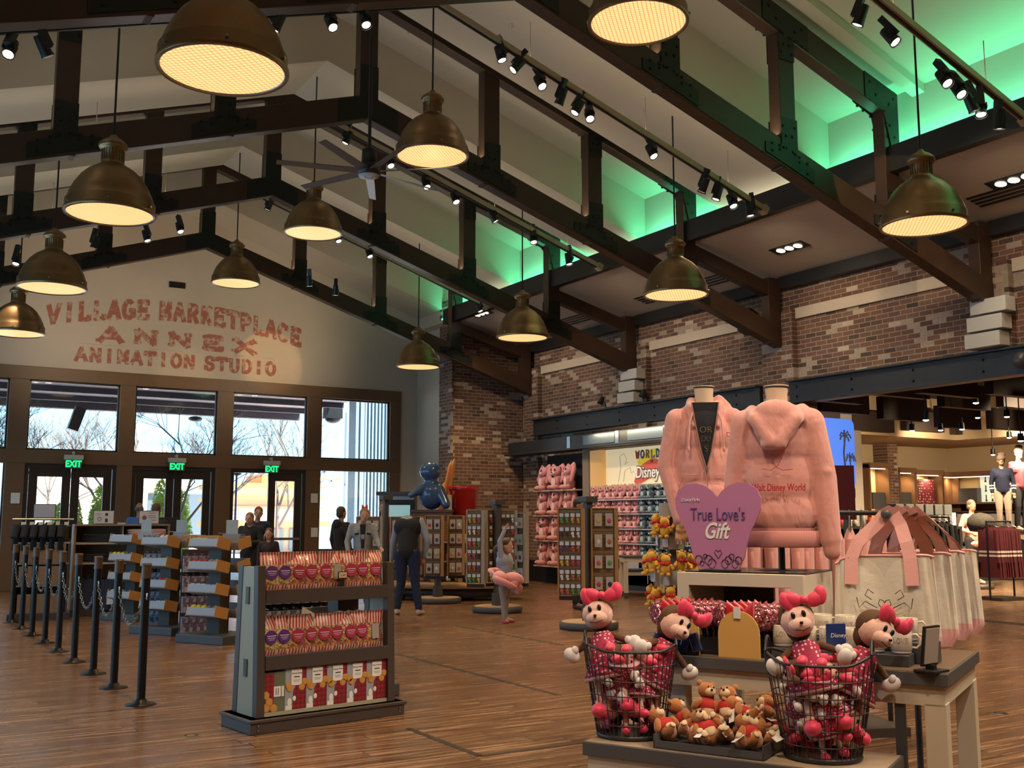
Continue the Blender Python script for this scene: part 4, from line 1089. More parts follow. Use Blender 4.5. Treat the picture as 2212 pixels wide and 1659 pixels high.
for z, ins in ((.50, .07), (.95, .09)):
    b = B(); b.bb(.12, W - .12, ins, D - ins, z - .02, z); b.bb(.12, W - .12, ins - .025, ins, z - .085, z + .012); b.bb(.12, W - .12, D - ins, D - ins + .025, z - .085, z + .012); b.build('shelf', GB, t, .003)
# bags
M['bagstripe'] = stripes('red white stripes', (.42, .035, .03), (.62, .52, .43), 0, .0235, .35, .52, .3)
M['pop'] = speckle('mixed coloured popcorn', [(.42, .25, .07), (.35, .05, .05), (.5, .36, .14), (.08, .16, .06), (.45, .22, .05), (.40, .30, .16), (.30, .08, .12)], .016, .25, bumpy=.6)
M['pop2'] = speckle('caramel popcorn', [(.42, .26, .09), (.5, .36, .16), (.30, .17, .06), (.52, .42, .24)], .016, .25, bumpy=.6)
def bagmesh(w=.155, h=.27, d=.06, lean=.3, seed=0):
    b = B(); rr = random.Random(seed)
    N, K = 11, 16
    for s in (1, -1):
        for j in range(K):
            pass
    def fn(side):
        def f(u, v):
            x = (u - .5) * w * (1 + .06 * math.sin(v * 9 + seed)); z = v * h
            e = max(0, math.sin(PI * min(1, max(0, u)))) ** .6 * max(0, math.sin(PI * min(1, v * 1.12))) ** .6
            y = -side * d / 2 * e + .004 * math.sin(u * 31 + seed) * (1 if v > .6 else .3)
            if v > .72: y -= (v - .72) * h * .45 * math.sin(seed * 2.1); x += (v - .72) * .1 * math.sin(seed * 1.7)
            return (x, y, z)
        return f
    for side in (1, -1):
        g0 = len(b.f); b.grid(fn(side), N, K)
        for i in range(g0, len(b.f)):
            row = (i - g0) // (N - 1)
            b.mi[i] = 0 if row >= 10 or row < 2 else 1
    return b
def snackbag(loc, rz, lab, kind, seed):
    b = bagmesh(seed=seed)
    o = b.build('snack_bag', [M['bagstripe'], M['pop2'] if kind == 'purple' else M['pop']]); o.location = loc; o.rotation_euler = (R(-4), 0, rz)
    tag(o, lab, 'snack bag', 'striped snack bags')
    lm = mat(kind + ' round label', (.10, .03, .20) if kind == 'purple' else (.34, .03, .08), .3)
    b = B()
    if kind != 'back':
        n = 20; b.prism([(.047 * math.cos(2 * PI * i / n) * (1 + .05 * (i % 2)), .125 + .047 * math.sin(2 * PI * i / n) * (1 + .05 * (i % 2))) for i in range(n)], .008)
        l_ = b.build('label', lm, o); l_.location = (0, -.034, 0)
        b = B(); b.bb(-.036, .036, -.0055, -.004, .132, .136); b.bb(-.03, .03, -.0055, -.004, .118, .121); b.bb(-.02, .02, -.0055, -.004, .106, .108); b.build('label_print', M['card'], l_)
    else:
        b.bb(-.03, .03, -.004, .004, .06, .17); l_ = b.build('label', mat('grey nutrition label', (.34, .30, .28), .6), o); l_.location = (0, -.032, 0)
    return o
ks = ['purple', 'purple', 'red', 'red', 'red', 'back', 'red', 'red', 'red']
for i, k in enumerate(ks):
    x = .19 + i * .108
    snackbag(gp(x, .15 + .012 * (i % 2), .952), GA + rnd.uniform(-.14, .14), 'striped bag with %s label, %s from left on the top shelf' % ({'purple': 'purple round', 'red': 'dark red round', 'back': 'grey nutrition'}[k], ORD[i]), k, i)
ks = ['purple', 'purple', 'red', 'red', 'red', 'red', 'red', 'red', 'back']
for i, k in enumerate(ks):
    x = .19 + i * .108
    snackbag(gp(x, .14 + .012 * (i % 2), .502), GA + rnd.uniform(-.14, .14), 'striped bag with %s label, %s from left on the middle shelf' % ({'purple': 'purple round', 'red': 'dark red round', 'back': 'grey nutrition'}[k], ORD[i]), k, i + 11)
t = thing('price_tag', 'small black framed price tag among the top shelf bags', 'price tag', gp(.74, .085, .96), GA)
b = B(); b.bb(-.038, .038, -.006, 0, .06, .112); b.bb(-.02, .02, 0, .006, 0, .06); b.build('frame', M['black'], t)
b = B(); b.bb(-.032, .032, -.008, -.005, .066, .106); b.build('card', mat('cream price card', (.6, .45, .26), .7), t)
text('price', '3.49', .024, M['ink'], t, (0, -.009, .084), ext=.0005)
# cookie boxes
g = NT('dark red plaid'); x, y, z = g.xyz()
f1 = g.math('LESS_THAN', g.math('FRACT', g.math('MULTIPLY', g.math('ADD', x, 5.), 30.)), .35); f2 = g.math('LESS_THAN', g.math('FRACT', g.math('MULTIPLY', z, 30.)), .35)
g.col(g.mix(g.math('MULTIPLY', g.math('ADD', f1, f2), .4), (.28, .02, .025), (.05, .015, .03))); g.set(Roughness=.4); M['plaid'] = g.m
M['boxblue'] = mat('pale winter blue', (.30, .33, .38), .4, noise=.15, nscale=12); M['cookie'] = mat('cookie', (.52, .26, .06), .7, noise=.2, nscale=80)
def cookie(b, x, z, r=.021, y=-.051): b.cyl((x, y + .006, z), (x, y - .001, z), r, n=16, smooth=False); b.cyl((x, y, z), (x, y - .003, z), r * .8, r * .75, n=16)
cb = None
for i in range(6):
    loc = gp(.205 + i * .167, .12, .126); rz = GA + (.03 if i else -.06)
    if i == 0:
        t = thing('cookie_box', 'leftmost cookie box, turned sideways, red with green trees and four cookies', 'cookie box', loc, rz, 'cookie boxes')
        b = B(); b.bb(-.085, .085, -.045, .045, 0, .27); b.build('carton', mat('dark green box', (.12, .14, .09), .4, noise=.4, nscale=14), t, .003)
        b = B(); b.bb(-.085, .0, -.047, -.045, .0, .26); b.build('red_panel', M['plaid'], t)
        b = B(); cookie(b, -.06, .115, .027); cookie(b, -.035, .07, .027); cookie(b, -.055, .03, .028); cookie(b, .0, .025, .027); b.build('cookies', M['cookie'], t)
        b = B(); b.bb(.0, .075, -.049, -.045, .1, .17); q = b.build('label', M['card'], t)
        text('label_text', 'Disney Parks', .014, M['ink'], q, (.055, -.05, .135), (PI / 2, -PI / 2, 0), ext=.0005)
        for xx in (.015, .03): b = B(); b.bb(xx, xx + .004, -.0505, -.049, .112, .158); b.build('label_line', M['ink'], q)
        continue
    lab = 'blue and red plaid cookie box, %s in the bottom row of boxes' % ['', 'second', 'third', 'fourth', 'fifth', 'sixth and rightmost'][i]
    if cb is None:
        cb = t = thing('cookie_box', lab, 'cookie box', loc, rz, 'cookie boxes')
        b = B(); b.bb(-.085, .085, -.045, .045, 0, .285); b.build('carton', M['boxblue'], t, .003)
        b = B(); b.prism([(.04, .285), (.086, .285), (.086, 0), (-.025, 0), (-.02, .13), (.0, .16)], .003); q = b.build('plaid_panel', M['plaid'], t); q.location = (0, -.0465, 0)
        b = B(); b.bb(-.04, .045, -.051, -.046, .165, .275); q = b.build('label', M['card'], t)
        text('label_text', 'Disney Parks', .0155, M['ink'], q, (.003, -.052, .248), ext=.0005); 
        b = B(); b.bb(-.02, .026, -.052, -.05, .219, .226); b.bb(-.024, .03, -.052, -.05, .2, .202); b.bb(-.018, .024, -.052, -.05, .19, .192); b.build('label_line', M['ink'], q)
        b = B(); cookie(b, -.062, .17, .024); cookie(b, -.05, .15, .025); cookie(b, .066, .185, .024); cookie(b, .045, .15, .024); b.build('cookies', M['cookie'], t)
        b = B(); b.bb(-.08, -.03, -.0475, -.045, .0, .03); b.ell((-.05, -.047, .05), (.018, .002, .03)); b.ell((-.012, -.049, .075), (.014, .002, .018)); b.build('snow_picture', M['card'], t)
    else: dup(cb, loc, rz, label=lab)

# ================================================================ TRAY TOWERS
trm = mat('white grey tray', (.30, .30, .32), .5); tro = mat('orange ply side', (.50, .27, .09), .5)
def tray(t, u, z, side, w=.44):
    T = Matrix.Translation((u, side * .19, z)) @ Matrix.Rotation(R(-12) * -side, 4, 'X')
    b = B(); b.T = T; b.bb(-w / 2, w / 2, -.11, .11, 0, .012); b.bb(-w / 2, w / 2, -.11, -.098, 0, .10); b.bb(-w / 2, w / 2, .098, .11, 0, .125)
    q = b.build('tray', trm, t)
    b = B(); b.T = T; b.bb(-w / 2 - .01, -w / 2, -.112, .112, -.002, .127); b.bb(w / 2, w / 2 + .01, -.112, .112, -.002, .127); b.build('side_board', tro, q)
goods = [mat('good %d' % i, c, .5) for i, c in enumerate([(.55, .42, .05), (.10, .10, .12), (.45, .45, .48), (.06, .09, .20), (.35, .05, .05), (.25, .2, .16)])]
stone = speckle('mottled sock print', [(.22, .12, .14), (.12, .10, .14), (.35, .3, .32), (.16, .05, .07), (.2, .2, .26)], .03, .6, bumpy=0)
blues = speckle('blue toy print', [(.05, .10, .22), (.12, .2, .32), (.03, .05, .1), (.3, .36, .42)], .04, .5, bumpy=0)
def pouch(name, m, loc, rz, lab, grp, w=.1, h=.2, d=.02):
    b = B(); b.bb(-w / 2, w / 2, -d / 2, d / 2, -h, 0); b.bb(-w * .15, w * .15, -.003, .003, 0, .03); return single(name, b, m, lab, 'packet', grp, loc, rz, .006)
def tower(name, lab, p, rz, n, key):
    t = thing(name, lab, 'display rack', (p[0], p[1], 0), rz)
    b = B(); b.bb(-.38, .38, -.3, .3, 0, .10); b.build('base', M['slate'], t, .008)
    b = B(); b.bb(-.1, .1, -.08, .08, .1, 1.18); b.build('post', mat('dark brown core', (.05, .035, .025), .6), t)
    c, s = math.cos(rz), math.sin(rz)
    for j in range(n):
        z = .3 + j * .27
        for side in (-1, 1):
            tray(t, 0, z, side)
        for k in range(5):
            u, v = -.17 + k * .085, -.2; zz = z + .075
            b = B(); m_ = goods[(j * 2 + (k > 2) + key) % 6]
            if (j + key) % 2: b.bb(-.035, .035, -.07, .07, -.02, .04)
            else: b.ell((0, -.03, .02), (.045, .045, .05), n=8, m=6); b.ell((0, .04, .02), (.04, .04, .05), n=8, m=6)
            single('tray_item', b, m_, 'small item, %s in the %s tray of the %s' % (ORD[k], ['lowest', 'second lowest', 'second highest', 'top'][min(j, 3)], key_n[key]), 'merchandise', 'items in the display trays', (p[0] + u * c - v * s, p[1] + u * s + v * c, zz), rz, rot=(R(-12) * 1, 0, rz))
    return t
key_n = ['nearest tray rack', 'middle tray rack', 'farthest tray rack', 'rack behind the snack shelf']
TW = [(ond(478, 1123, 12.8), 0), (ond(372, 1123, 13.8), 1), (ond(296, 1123, 15.6), 2)]
ta = R(-60)
for p, k in TW: tower('tray_rack', 'white tray display rack, ' + ['nearest, left of the snack shelf', 'middle one, yellow and white goods', 'farthest one behind the second queue post'][k], p, ta, 4, k)
p4 = ond(745, 1123, 8.9); tower('tray_rack', 'white tray rack glimpsed through the snack shelf', (p4.x, p4.y), R(10), 3, 3)
# hanging socks racks between towers
def hookrack(name, lab, p, rz, rows, cols, z0, dz, m, lab2, grp, w=.1, h=.22, dep=2):
    t = thing(name, lab, 'display rack', (p[0], p[1], 0), rz); c, s = math.cos(rz), math.sin(rz)
    W_ = cols * w * 1.06
    b = B(); b.bb(-W_ / 2, W_ / 2, .0, .03, .06, z0 + .08); b.build('back_panel', mat('dark panel', (.04, .03, .025), .7), t)
    b = B(); b.bb(-W_ / 2, W_ / 2, -.3, .3, 0, .06); b.build('base', M['slate'], t)
    root = None
    for j in range(rows):
        for i in range(cols):
            u = -W_ / 2 + (i + .5) * w * 1.06; z = z0 - j * dz
            loc = (p[0] + u * c + .09 * s, p[1] + u * s - .09 * c, z); l2 = '%s, %s column, %s row' % (lab2, ORD[i], ['top', 'second', 'third', 'bottom', 'lowest'][j])
            if root is None: root = pouch('hanging_packet', m, loc, rz, l2, grp, w, h, .09)
            else: dup(root, loc, rz + rnd.uniform(-.05, .05), label=l2)
    b = B()
    for j in range(rows):
        for i in range(cols): u = -W_ / 2 + (i + .5) * w * 1.06; b.cyl((u, -.17, z0 + .02 - j * dz), (u, 0, z0 + .02 - j * dz), .004, n=5)
    b.build('hooks', M['chrome'], t)
    return t
p = ond(428, 1123, 13.4); hookrack('peg_rack', 'peg rack of dark pink mottled sock packets beside the nearest tray rack', p, R(-4), 4, 4, 1.0, .25, stone, 'mottled sock packet', 'mottled sock packets', .085, .2)
p = ond(333, 1123, 14.3); hookrack('peg_rack', 'narrow peg rack of blue toy packets behind the nearest queue post', p, R(-10), 4, 3, 1.0, .25, blues, 'blue toy packet', 'blue toy packets', .07, .2)
p = ond(640, 1123, 9.6); hookrack('peg_rack', 'dark peg rack of grey packets seen through the snack shelf', p, R(5), 3, 8, .95, .3, speckle('grey packets', [(.1, .1, .12), (.2, .18, .18), (.05, .05, .06), (.3, .3, .32)], .03, .6, bumpy=0), 'dark grey packet', 'grey packets seen through the shelf', .085, .24)
# acrylic card holders and small boxes on the tower tops
for px, D_, top, lab in ((317, 15.2, 1.42, 'left'), (393, 14.6, 1.38, 'middle'), (502, 12.9, 1.40, 'right')):
    p = ond(px, 1123, D_); t = thing('acrylic_sign_holder', 'cloudy acrylic holder with card above the tray racks, %s one' % lab, 'sign holder', (p.x, p.y, 1.17), R(-25), 'acrylic holders')
    b = B(); b.bb(-.07, .07, -.01, .01, .1, .28); b.build('card', mat('blue white card', (.35, .42, .44), .5), t)
    b = B(); b.bb(-.1, .1, -.06, .06, 0, .11); b.build('acrylic_box', mat('cloudy acrylic', (.30, .30, .34), .25), t)
    b = B(); b.tube([(-.16, 0, .12), (.16, 0, .1)], .006); b.build('rod', M['chrome'], t)
for px, D_ in ((452, 13.6), (420, 14)):
    p = ond(px, 1123, D_); b = B(); b.bb(-.13, .13, -.1, .1, 0, .13); b.bb(-.12, .12, -.09, .09, .13, .131); single('ply_box', b, tro, 'open orange plywood box behind the tray racks, %s one' % ('right' if px > 430 else 'left'), 'box', 'plywood boxes', (p.x, p.y, 1.12), R(-25))
# ================================================================ SHIRT RACK AND TOTE SHELF (far left)
p = onz(66, 1342, 0); X0, Yr = 1.88, 17.15
t = thing('shirt_stand', 'dark stand at far left holding black shirts above brown packages', 'display rack', (2.22, Yr, 0), R(-6))
b = B(); b.bb(-.42, .42, -.3, .3, 0, .1); b.build('base', M['greywood'], t)
b = B()
for z in (.48, .8, 1.1): b.bb(-.38, .38, -.2, .2, z, z + .025)
b.build('shelf', mat('grey cream shelf', (.25, .22, .17), .6), t)
b = B(); b.bb(-.38, -.35, -.2, .2, .1, 1.1); b.bb(.35, .38, -.2, .2, .1, 1.1); b.bb(-.38, .38, .17, .2, .1, 1.1); b.build('body', M['greywood'], t)
b = B(); b.cyl((-.42, 0, 1.46), (.42, 0, 1.46), .015); b.cyl((0, 0, 1.1), (0, 0, 1.46), .015); b.build('rail', M['chrome'], t)
t0 = None
for i in range(6):
    b = B()
    lab = 'black shirt hanging at far left, %s on the rail' % ORD[i]
    loc = (1.93 + i * .115, Yr - .0 - i * .012, 1.43)
    if t0 is None:
        garment(b, (0, 0, 0), .42, .2, .3, seed=2); b.cyl((-.17, 0, -.07), (-.24, 0, -.24), .06, .05); b.cyl((.17, 0, -.07), (.24, 0, -.24), .06, .05)
        t0 = single('black_shirt', b, M['blackcloth'], lab, 'shirt', 'black shirts at far left', loc, R(60))
        b = B(); b.bb(-.03, .03, -.06, -.055, -.07, -.01); b.build('tag', M['card'], t0, rz=R(-50))
    else: dup(t0, loc, R(60 + i * 2), label=lab)
bm = mat('brown kraft package', (.22, .13, .07), .7, noise=.3, nscale=20)
pk = None
for j, z in enumerate((.1, .505, .825)):
    for i in range(3):
        lab = 'brown package, %s from left on the %s shelf of the shirt stand' % (ORD[i], ['bottom', 'middle', 'upper'][j])
        loc = (2.0 + i * .22, Yr - .12 - i * .02, z)
        if pk is None: b = B(); b.bb(-.09, .09, -.07, .07, 0, .27); b.bb(-.05, .05, -.072, -.07, .06, .16); pk = single('brown_package', b, bm, lab, 'package', 'brown packages', loc, R(-6), .008)
        else: dup(pk, loc, label=lab)
t = thing('tote_shelf', 'tan shelf unit with folded shirts and tote bags behind the queue posts', 'shelf', (3.38, 17.35, 0), R(-4))
b = B(); b.bb(-.72, .72, -.25, .25, 0, .1); b.build('base', M['greywood'], t)
cabm = mat('tan laminate', (.25, .17, .10), .6)
b = B(); b.bb(-.68, .68, .18, .22, .1, 1.36); b.bb(-.7, -.67, -.2, .22, .1, 1.38); b.bb(.67, .7, -.2, .22, .1, 1.38); b.bb(-.7, .7, -.22, .22, 1.36, 1.385); b.bb(-.01, .01, -.2, .2, 1.05, 1.36); b.build('body', cabm, t)
for z in (.78, 1.08): b = B(); b.bb(-.67, .67, -.24, .2, z, z + .03); b.build('shelf', mat('tan shelf', (.40, .32, .22), .6), t)
pinkf = mat('folded pink cloth', (.62, .36, .32), .9, sheen=.3, bump=.3, bscale=40)
def folded(x, z, n, m, lab, w=.25, grp='folded shirts'):
    r0 = None
    for i in range(n):
        l2 = '%s, %s from the bottom of its stack' % (lab, ORD[i])
        loc = (3.38 + x, 17.3, z + i * .033)
        if r0 is None:
            b = B()
            def fn(u, v): a = 2 * PI * u; s = math.sin(a); return (w * (abs(math.cos(a)) ** .3) * (1 if math.cos(a) > 0 else -1) + .01 * math.sin(v * 9), (v - .5) * .34, .017 + .017 * s + .005 * math.sin(u * 12 + v * 7))
            b.grid(fn, 20, 6, cu=True)
            b.add([fn(i_ / 20, 0) for i_ in range(20)], [tuple(range(20))]); b.add([fn(i_ / 20, 1) for i_ in range(20)], [tuple(range(20))[::-1]])
            r0 = single('folded_shirt', b, m, l2, 'shirt', grp, loc, R(-4))
        else: dup(r0, loc, R(-4 + rnd.uniform(-6, 6)), label=l2)
folded(-.33, 1.11, 4, M['blackcloth'], 'dark folded shirt on the upper left shelf')
folded(.35, 1.11, 6, pinkf, 'pink folded shirt on the upper right shelf', .29)
folded(-.33, .81, 4, M['blackcloth'], 'dark folded shirt on the lower left shelf')
folded(.35, .81, 5, pinkf, 'pink folded shirt on the lower right shelf', .29)
def tote(name, lab, m, mh, loc, rz, w, h, d, hh, grp=None, sc=1):
    t = thing(name, lab, 'tote bag', loc, rz, grp)
    b = B()
    def fn(u, v):
        a = 2 * PI * u; c, s = math.cos(a), math.sin(a); e = .35
        x = (abs(c) ** e) * (1 if c > 0 else -1) * w / 2; y = (abs(s) ** e) * (1 if s > 0 else -1) * d / 2
        k = 1 - .35 * max(0, v - .75) * 2; fl = .012 * math.sin(9 * a) * v
        return (x * (1 + .05 * math.sin(v * PI)) * (1 - .06 * v), y * (1 - .55 * v) + fl, v * h + .012 * math.sin(a * 2) * v)
    b.grid(fn, 40, 12, cu=True); b.add([fn(i / 40, 0) for i in range(40)], [tuple(range(40))[::-1]]); b.build('body', m, t)
    for y in (-1, 1):
        b = B(); P = []
        n = 18
        for k in range(n + 1):
            a = PI * k / n; P.append((-(w * .27) * math.cos(a) * (1 - .35 * math.sin(a)), y * (d / 2 * .45 + .01) * (1 - .7 * math.sin(a)), h * .72 + (h * .28 + hh) * math.sin(a) ** .8))
        b.tube(P, .024 * sc, n=8, ry=.004); b.build('handle', mh, t)
    return t
navy = mat('navy canvas', (.012, .02, .06), .8, sheen=.2)
tote('tote_bag', 'navy tote bag on the lower shelf, left one', navy, navy, (3.0, 17.28, .1), R(-4), .42, .46, .16, .16)
tote('tote_bag', 'navy tote bag on the lower shelf, beside the pale pink tote', navy, navy, (3.28, 17.12, .1), R(-10), .42, .44, .16, .14)
b = B(); b.bb(-.07, .07, -.01, 0, .16, .34); single('white_print', b, M['card'], 'white printed patch on the front navy tote', 'patch', None, (3.22, 17.02, .02), R(-10))
cw = mat('cream canvas', (.60, .50, .38), .9, sheen=.3, bump=.3, bscale=70); pk_ = mat('pink webbing', (.72, .33, .30), .8, sheen=.3, bump=.2, bscale=120)
tote('tote_bag', 'cream tote bag with pink handles on the far shelf', cw, pk_, (3.82, 17.15, .1), R(-4), .5, .46, .16, .26)
for px, lab, X_ in ((84, 'blank grey sign on the shirt stand', 2.25), (178, 'white sign with blue pictures on the tote shelf', 3.1), (252, 'white sign with brown round stamp on the tote shelf', 3.78)):
    t = thing('counter_sign', lab, 'sign', (X_, 17.3, 1.385 if px > 100 else 1.475), R(-12), 'signs on the far shelves')
    b = B(); b.bb(-.155, .155, -.01, .01, 0, .215); b.build('frame', M['black'], t, .003)
    b = B(); b.bb(-.145, .145, -.013, -.01, .01, .205); f_ = b.build('card', mat('grey card', (.34, .32, .34) if px < 100 else (.5, .47, .46), .6), t)
    if px == 178:
        b = B(); b.bb(.02, .06, -.015, -.013, .13, .17); b.bb(.02, .06, -.015, -.013, .03, .085); b.build('pictures', navy, f_)
        b = B(); b.lathe([(.022, 0), (.03, 0)], 16); b.build('ring', M['ink'], f_, loc=(-.06, -.015, .08), rot=(PI / 2, 0, 0))
        b = B(); b.bb(-.12, -.04, -.015, -.013, .16, .164); b.bb(-.12, -.04, -.015, -.013, .14, .143); b.build('lines', M['ink'], f_)
    if px == 252:
        b = B(); b.cyl((-.07, -.013, .1), (-.07, -.016, .1), .035, n=20, smooth=False); b.build('stamp', mat('brown stamp', (.18, .08, .07), .7), f_)
        b = B(); [b.bb(-.01, .1, -.015, -.013, z, z + .006) for z in (.17, .13, .1, .06)]; b.build('lines', M['ink'], f_)
# grey cabinet at left edge
b = B(); b.bb(-.6, .35, -.3, .3, 0, 1.1); single('side_cabinet', b, mat('cream grey cabinet', (.30, .28, .24), .6), 'pale cabinet cut by the left edge of the photo', 'cabinet', None, (1.0, 19.6, 0))
# dark board behind the men
p = ond(352, 1123, 20.6)
t = thing('checkout_board', 'tall dark MOBILE CHECKOUT board behind the man in black', 'sign board', (p.x, p.y, 0), R(-8))
b = B(); b.bb(-.42, .28, -.03, .03, .05, 1.5); b.build('board', mat('dark navy board', (.012, .016, .024), .5), t, .006)
b = B(); b.bb(-.4, .26, -.2, .2, 0, .05); b.build('foot', M['black'], t)
text('lettering', 'MOBILE', .105, mat('grey lettering', (.35, .35, .36), .7), t, (.04, -.034, 1.12)); text('lettering', 'CHECKOUT', .082, M['white'], t, (.03, -.034, 1.0))
# notices on the window posts
for px, py, l in ((33, 1076, 'at the left edge'), (679, 1076, 'upper one right of the right door'), (679, 1150, 'lower one right of the right door'), (262, 1140, 'behind the stamp sign')):
    p = ony(px, py, GY - .07); b = B(); b.bb(-.085, .085, -.006, .006, -.11, .11); single('paper_notice', b, M['card'], 'small white paper notice on the window post, ' + l, 'notice', 'notices on window posts', tuple(p))

# ================================================================ SPINNER RACKS
cardm = mat('blue white card', (.52, .58, .66), .6)
def dot(c, n): return mat(n, c, .35)
kc = [dot(c, 'trinket %d' % i) for i, c in enumerate([(.05, .28, .06), (.55, .38, .05), (.45, .05, .12), (.04, .03, .04), (.6, .6, .62), (.35, .12, .05), (.12, .05, .2), (.5, .1, .08)])]
def trinket(b, rr):
    b.m = 0; b.bb(-.026, .026, -.004, .0, -.05, .0)
    b.m = 1; b.ell((0, -.01, -.085), (.022, .014, .026), n=8, m=6); b.ell((.008, -.012, -.12), (.016, .012, .018), n=8, m=6); b.m = 0
protos = {}
def trink(k, loc, rz, lab, grp):
    if k not in protos:
        b = B(); trinket(b, rnd); o = b.build('hanging_trinket', [cardm, kc[k]]); tag(o, lab, 'keychain', grp); o.location = loc; o.rotation_euler = (0, 0, rz); protos[k] = o; return o
    return dup(protos[k], loc, rz, label=lab, group=grp)
def cardpk(k, loc, rz, lab, grp):
    kk = 'c%d' % k
    if kk not in protos:
        b = B(); b.m = 0; b.bb(-.05, .05, -.012, 0, -.17, 0); b.m = 1; b.ell((0, -.014, -.1), (.03, .012, .035), n=8, m=6); o = b.build('carded_item', [mat('pale card', (.42, .40, .38), .6), kc[k]]); tag(o, lab, 'carded item', grp); o.location = loc; o.rotation_euler = (0, 0, rz); protos[kk] = o; return o
    return dup(protos[kk], loc, rz, label=lab, group=grp)
slat = stripes('slatwall', (.20, .12, .06), (.09, .05, .025), 2, .05, .6, .8)
edge = mat('tan wood edge', (.36, .20, .08), .5); grp_e = mat('grey white laminate', (.36, .31, .25), .5)
def spinner(key, lab, p, D_base, panels, top, capz, edgem):
    t = thing('spinner_rack', lab, 'display rack', (p[0], p[1], 0), 0)
    b = B(); b.lathe([(0, 0), (D_base - .02, 0), (D_base, .02), (D_base, .09), (D_base - .03, .1)], 36); b.build('base', M['slate'], t)
    b = B(); b.lathe([(D_base - .03, .1), (D_base - .06, .104), (0, .104)], 36); b.build('base_top', mat('tan round top', (.42, .28, .17), .5), t)
    b = B(); b.bb(-.045, .045, -.045, .045, .1, capz); b.bb(-.065, .065, -.065, .065, .1, .3); b.build('post', M['slate'], t, .004)
    b = B(); b.bb(-.1, .1, -.1, .1, capz - .03, capz + .05); b.build('cap', M['slate'], t, .006)
    for pi, (ux, uy, an, w, zb, zt_, kind) in enumerate(panels):
        c, s = math.cos(an), math.sin(an)
        q = B().at((ux, uy, 0), an); q.bb(-w / 2, w / 2, -.012, .012, zb, zt_); pn = q.build('slat_panel', slat, t)
        q = B().at((ux, uy, 0), an); q.bb(w / 2, w / 2 + .05, -.04, .04, zb - .01, zt_ + .01); q.bb(-w / 2 - .02, -w / 2, -.03, .03, zb - .01, zt_ + .01); q.bb(-w / 2, w / 2, -.03, .03, zt_, zt_ + .015); q.build('panel_edge', edgem, pn)
        q = B().at((ux, uy, 0), an); q.bb(-w / 2, w / 2 + .05, -.03, .03, zb - .06, zb - .01); q.build('arm', M['black'], pn)
        rows = int((zt_ - zb) / .165) if kind != 'big' else int((zt_ - zb) / .24)
        cols = max(2, int(w / .07)) if kind != 'big' else max(2, int(w / .11))
        for j in range(rows):
            z = zt_ - .06 - j * (zt_ - zb - .02) / rows
            kk = [0, 1, 2, 3, 4, 5, 6, 7][(j * 3 + key + pi) % 8]
            for i in range(cols):
                u = -w / 2 + (i + .5) * w / cols
                loc = (p[0] + ux + u * c + .05 * s, p[1] + uy + u * s - .05 * c, z)
                k2 = kk if i < cols / 2 else (kk + 1) % 8
                l2 = '%s item, row %s from the top on the %s panel of the %s' % (['green', 'yellow', 'pink', 'black', 'silver', 'brown', 'purple', 'red'][k2], ORD[j], ['left', 'right', 'third', 'fourth'][pi], lab.split(',')[0])
                (trink if kind != 'big' else cardpk)(k2, loc, an, l2, 'items on the ' + lab.split(',')[0])
    return t
P1s = onz(1272, 1358, 0)
cr = RT.copy(); 
def off(lat, dep): return (RT.x * lat + FW.x * dep, RT.y * lat + FW.y * dep)
fa = -YAW
spinner(0, 'front spinner rack, keychains left and white cards right', (P1s.x, P1s.y), .40, [(*off(-.25, -.14), fa + R(-8), .30, .45, 1.6, 'k'), (*off(.2, -.05), fa + R(6), .30, .45, 1.6, 'big')], 1.6, 1.72, edge)
P2s = onz(1074, 1322, 0)
spinner(1, 'spinner rack, behind the little girl', (P2s.x, P2s.y), .40, [(*off(-.36, -.2), fa + R(-5), .22, .46, 1.6, 'k'), (*off(-.1, .05), fa + R(40), .18, .46, 1.6, 'k'), (*off(.16, .12), fa + R(10), .22, .46, 1.6, 'k'), (*off(.38, .1), fa + R(-50), .2, .46, 1.55, 'big')], 1.6, 1.72, grp_e)
P3s = onz(945, 1302, 0)
spinner(2, 'far spinner rack, right of the man in the vest', (P3s.x, P3s.y), .42, [(*off(-.07, -.15), fa + R(-4), .27, .48, 1.52, 'big'), (*off(.3, .12), fa + R(12), .24, .48, 1.52, 'big'), (*off(-.42, .1), fa + R(-10), .2, .5, 1.5, 'k')], 1.6, 1.45, edge)
p = ond(833, 1123, 19.5); spinner(3, 'distant spinner rack, between the denim woman and the man in the vest', (p.x, p.y), .38, [(*off(-.3, -.1), fa, .42, .6, 1.5, 'big'), (*off(.25, 0), fa + R(10), .3, .6, 1.5, 'big')], 1.6, 1.85, grp_e)
# low oval table behind spinners with shoes and shelf lights
p = ond(985, 1123, 19.6)
t = thing('shoe_display', 'low wide wooden display behind the spinner racks, lit shelf of small goods', 'display table', (p.x, p.y, 0), fa)
b = B(); b.lathe([(0, .22), (1.3, .22), (1.3, .32), (0, .32)], 32, ry=.5); b.build('lower_shelf', mat('warm wood edge', (.40, .25, .12), .5), t)
b = B(); b.lathe([(0, .05), (1.0, .05), (1.0, .22), (0, .22)], 32, ry=.5); b.build('base', M['greywood'], t)
b = B(); b.bb(-.9, 1.0, -.02, .02, .32, 1.45); b.build('back_panel', slat, t)
b = B()
for x in (-.4, .1, .6): b.bb(x - .04, x + .04, -.3, .02, .32, 1.5)
b.build('divider', edge, t)
for z in (.68, 1.03): b = B(); b.bb(-.88, .98, -.28, 0, z, z + .02); b.build('shelf', mat('pale glass shelf', (.35, .42, .36), .3), t)
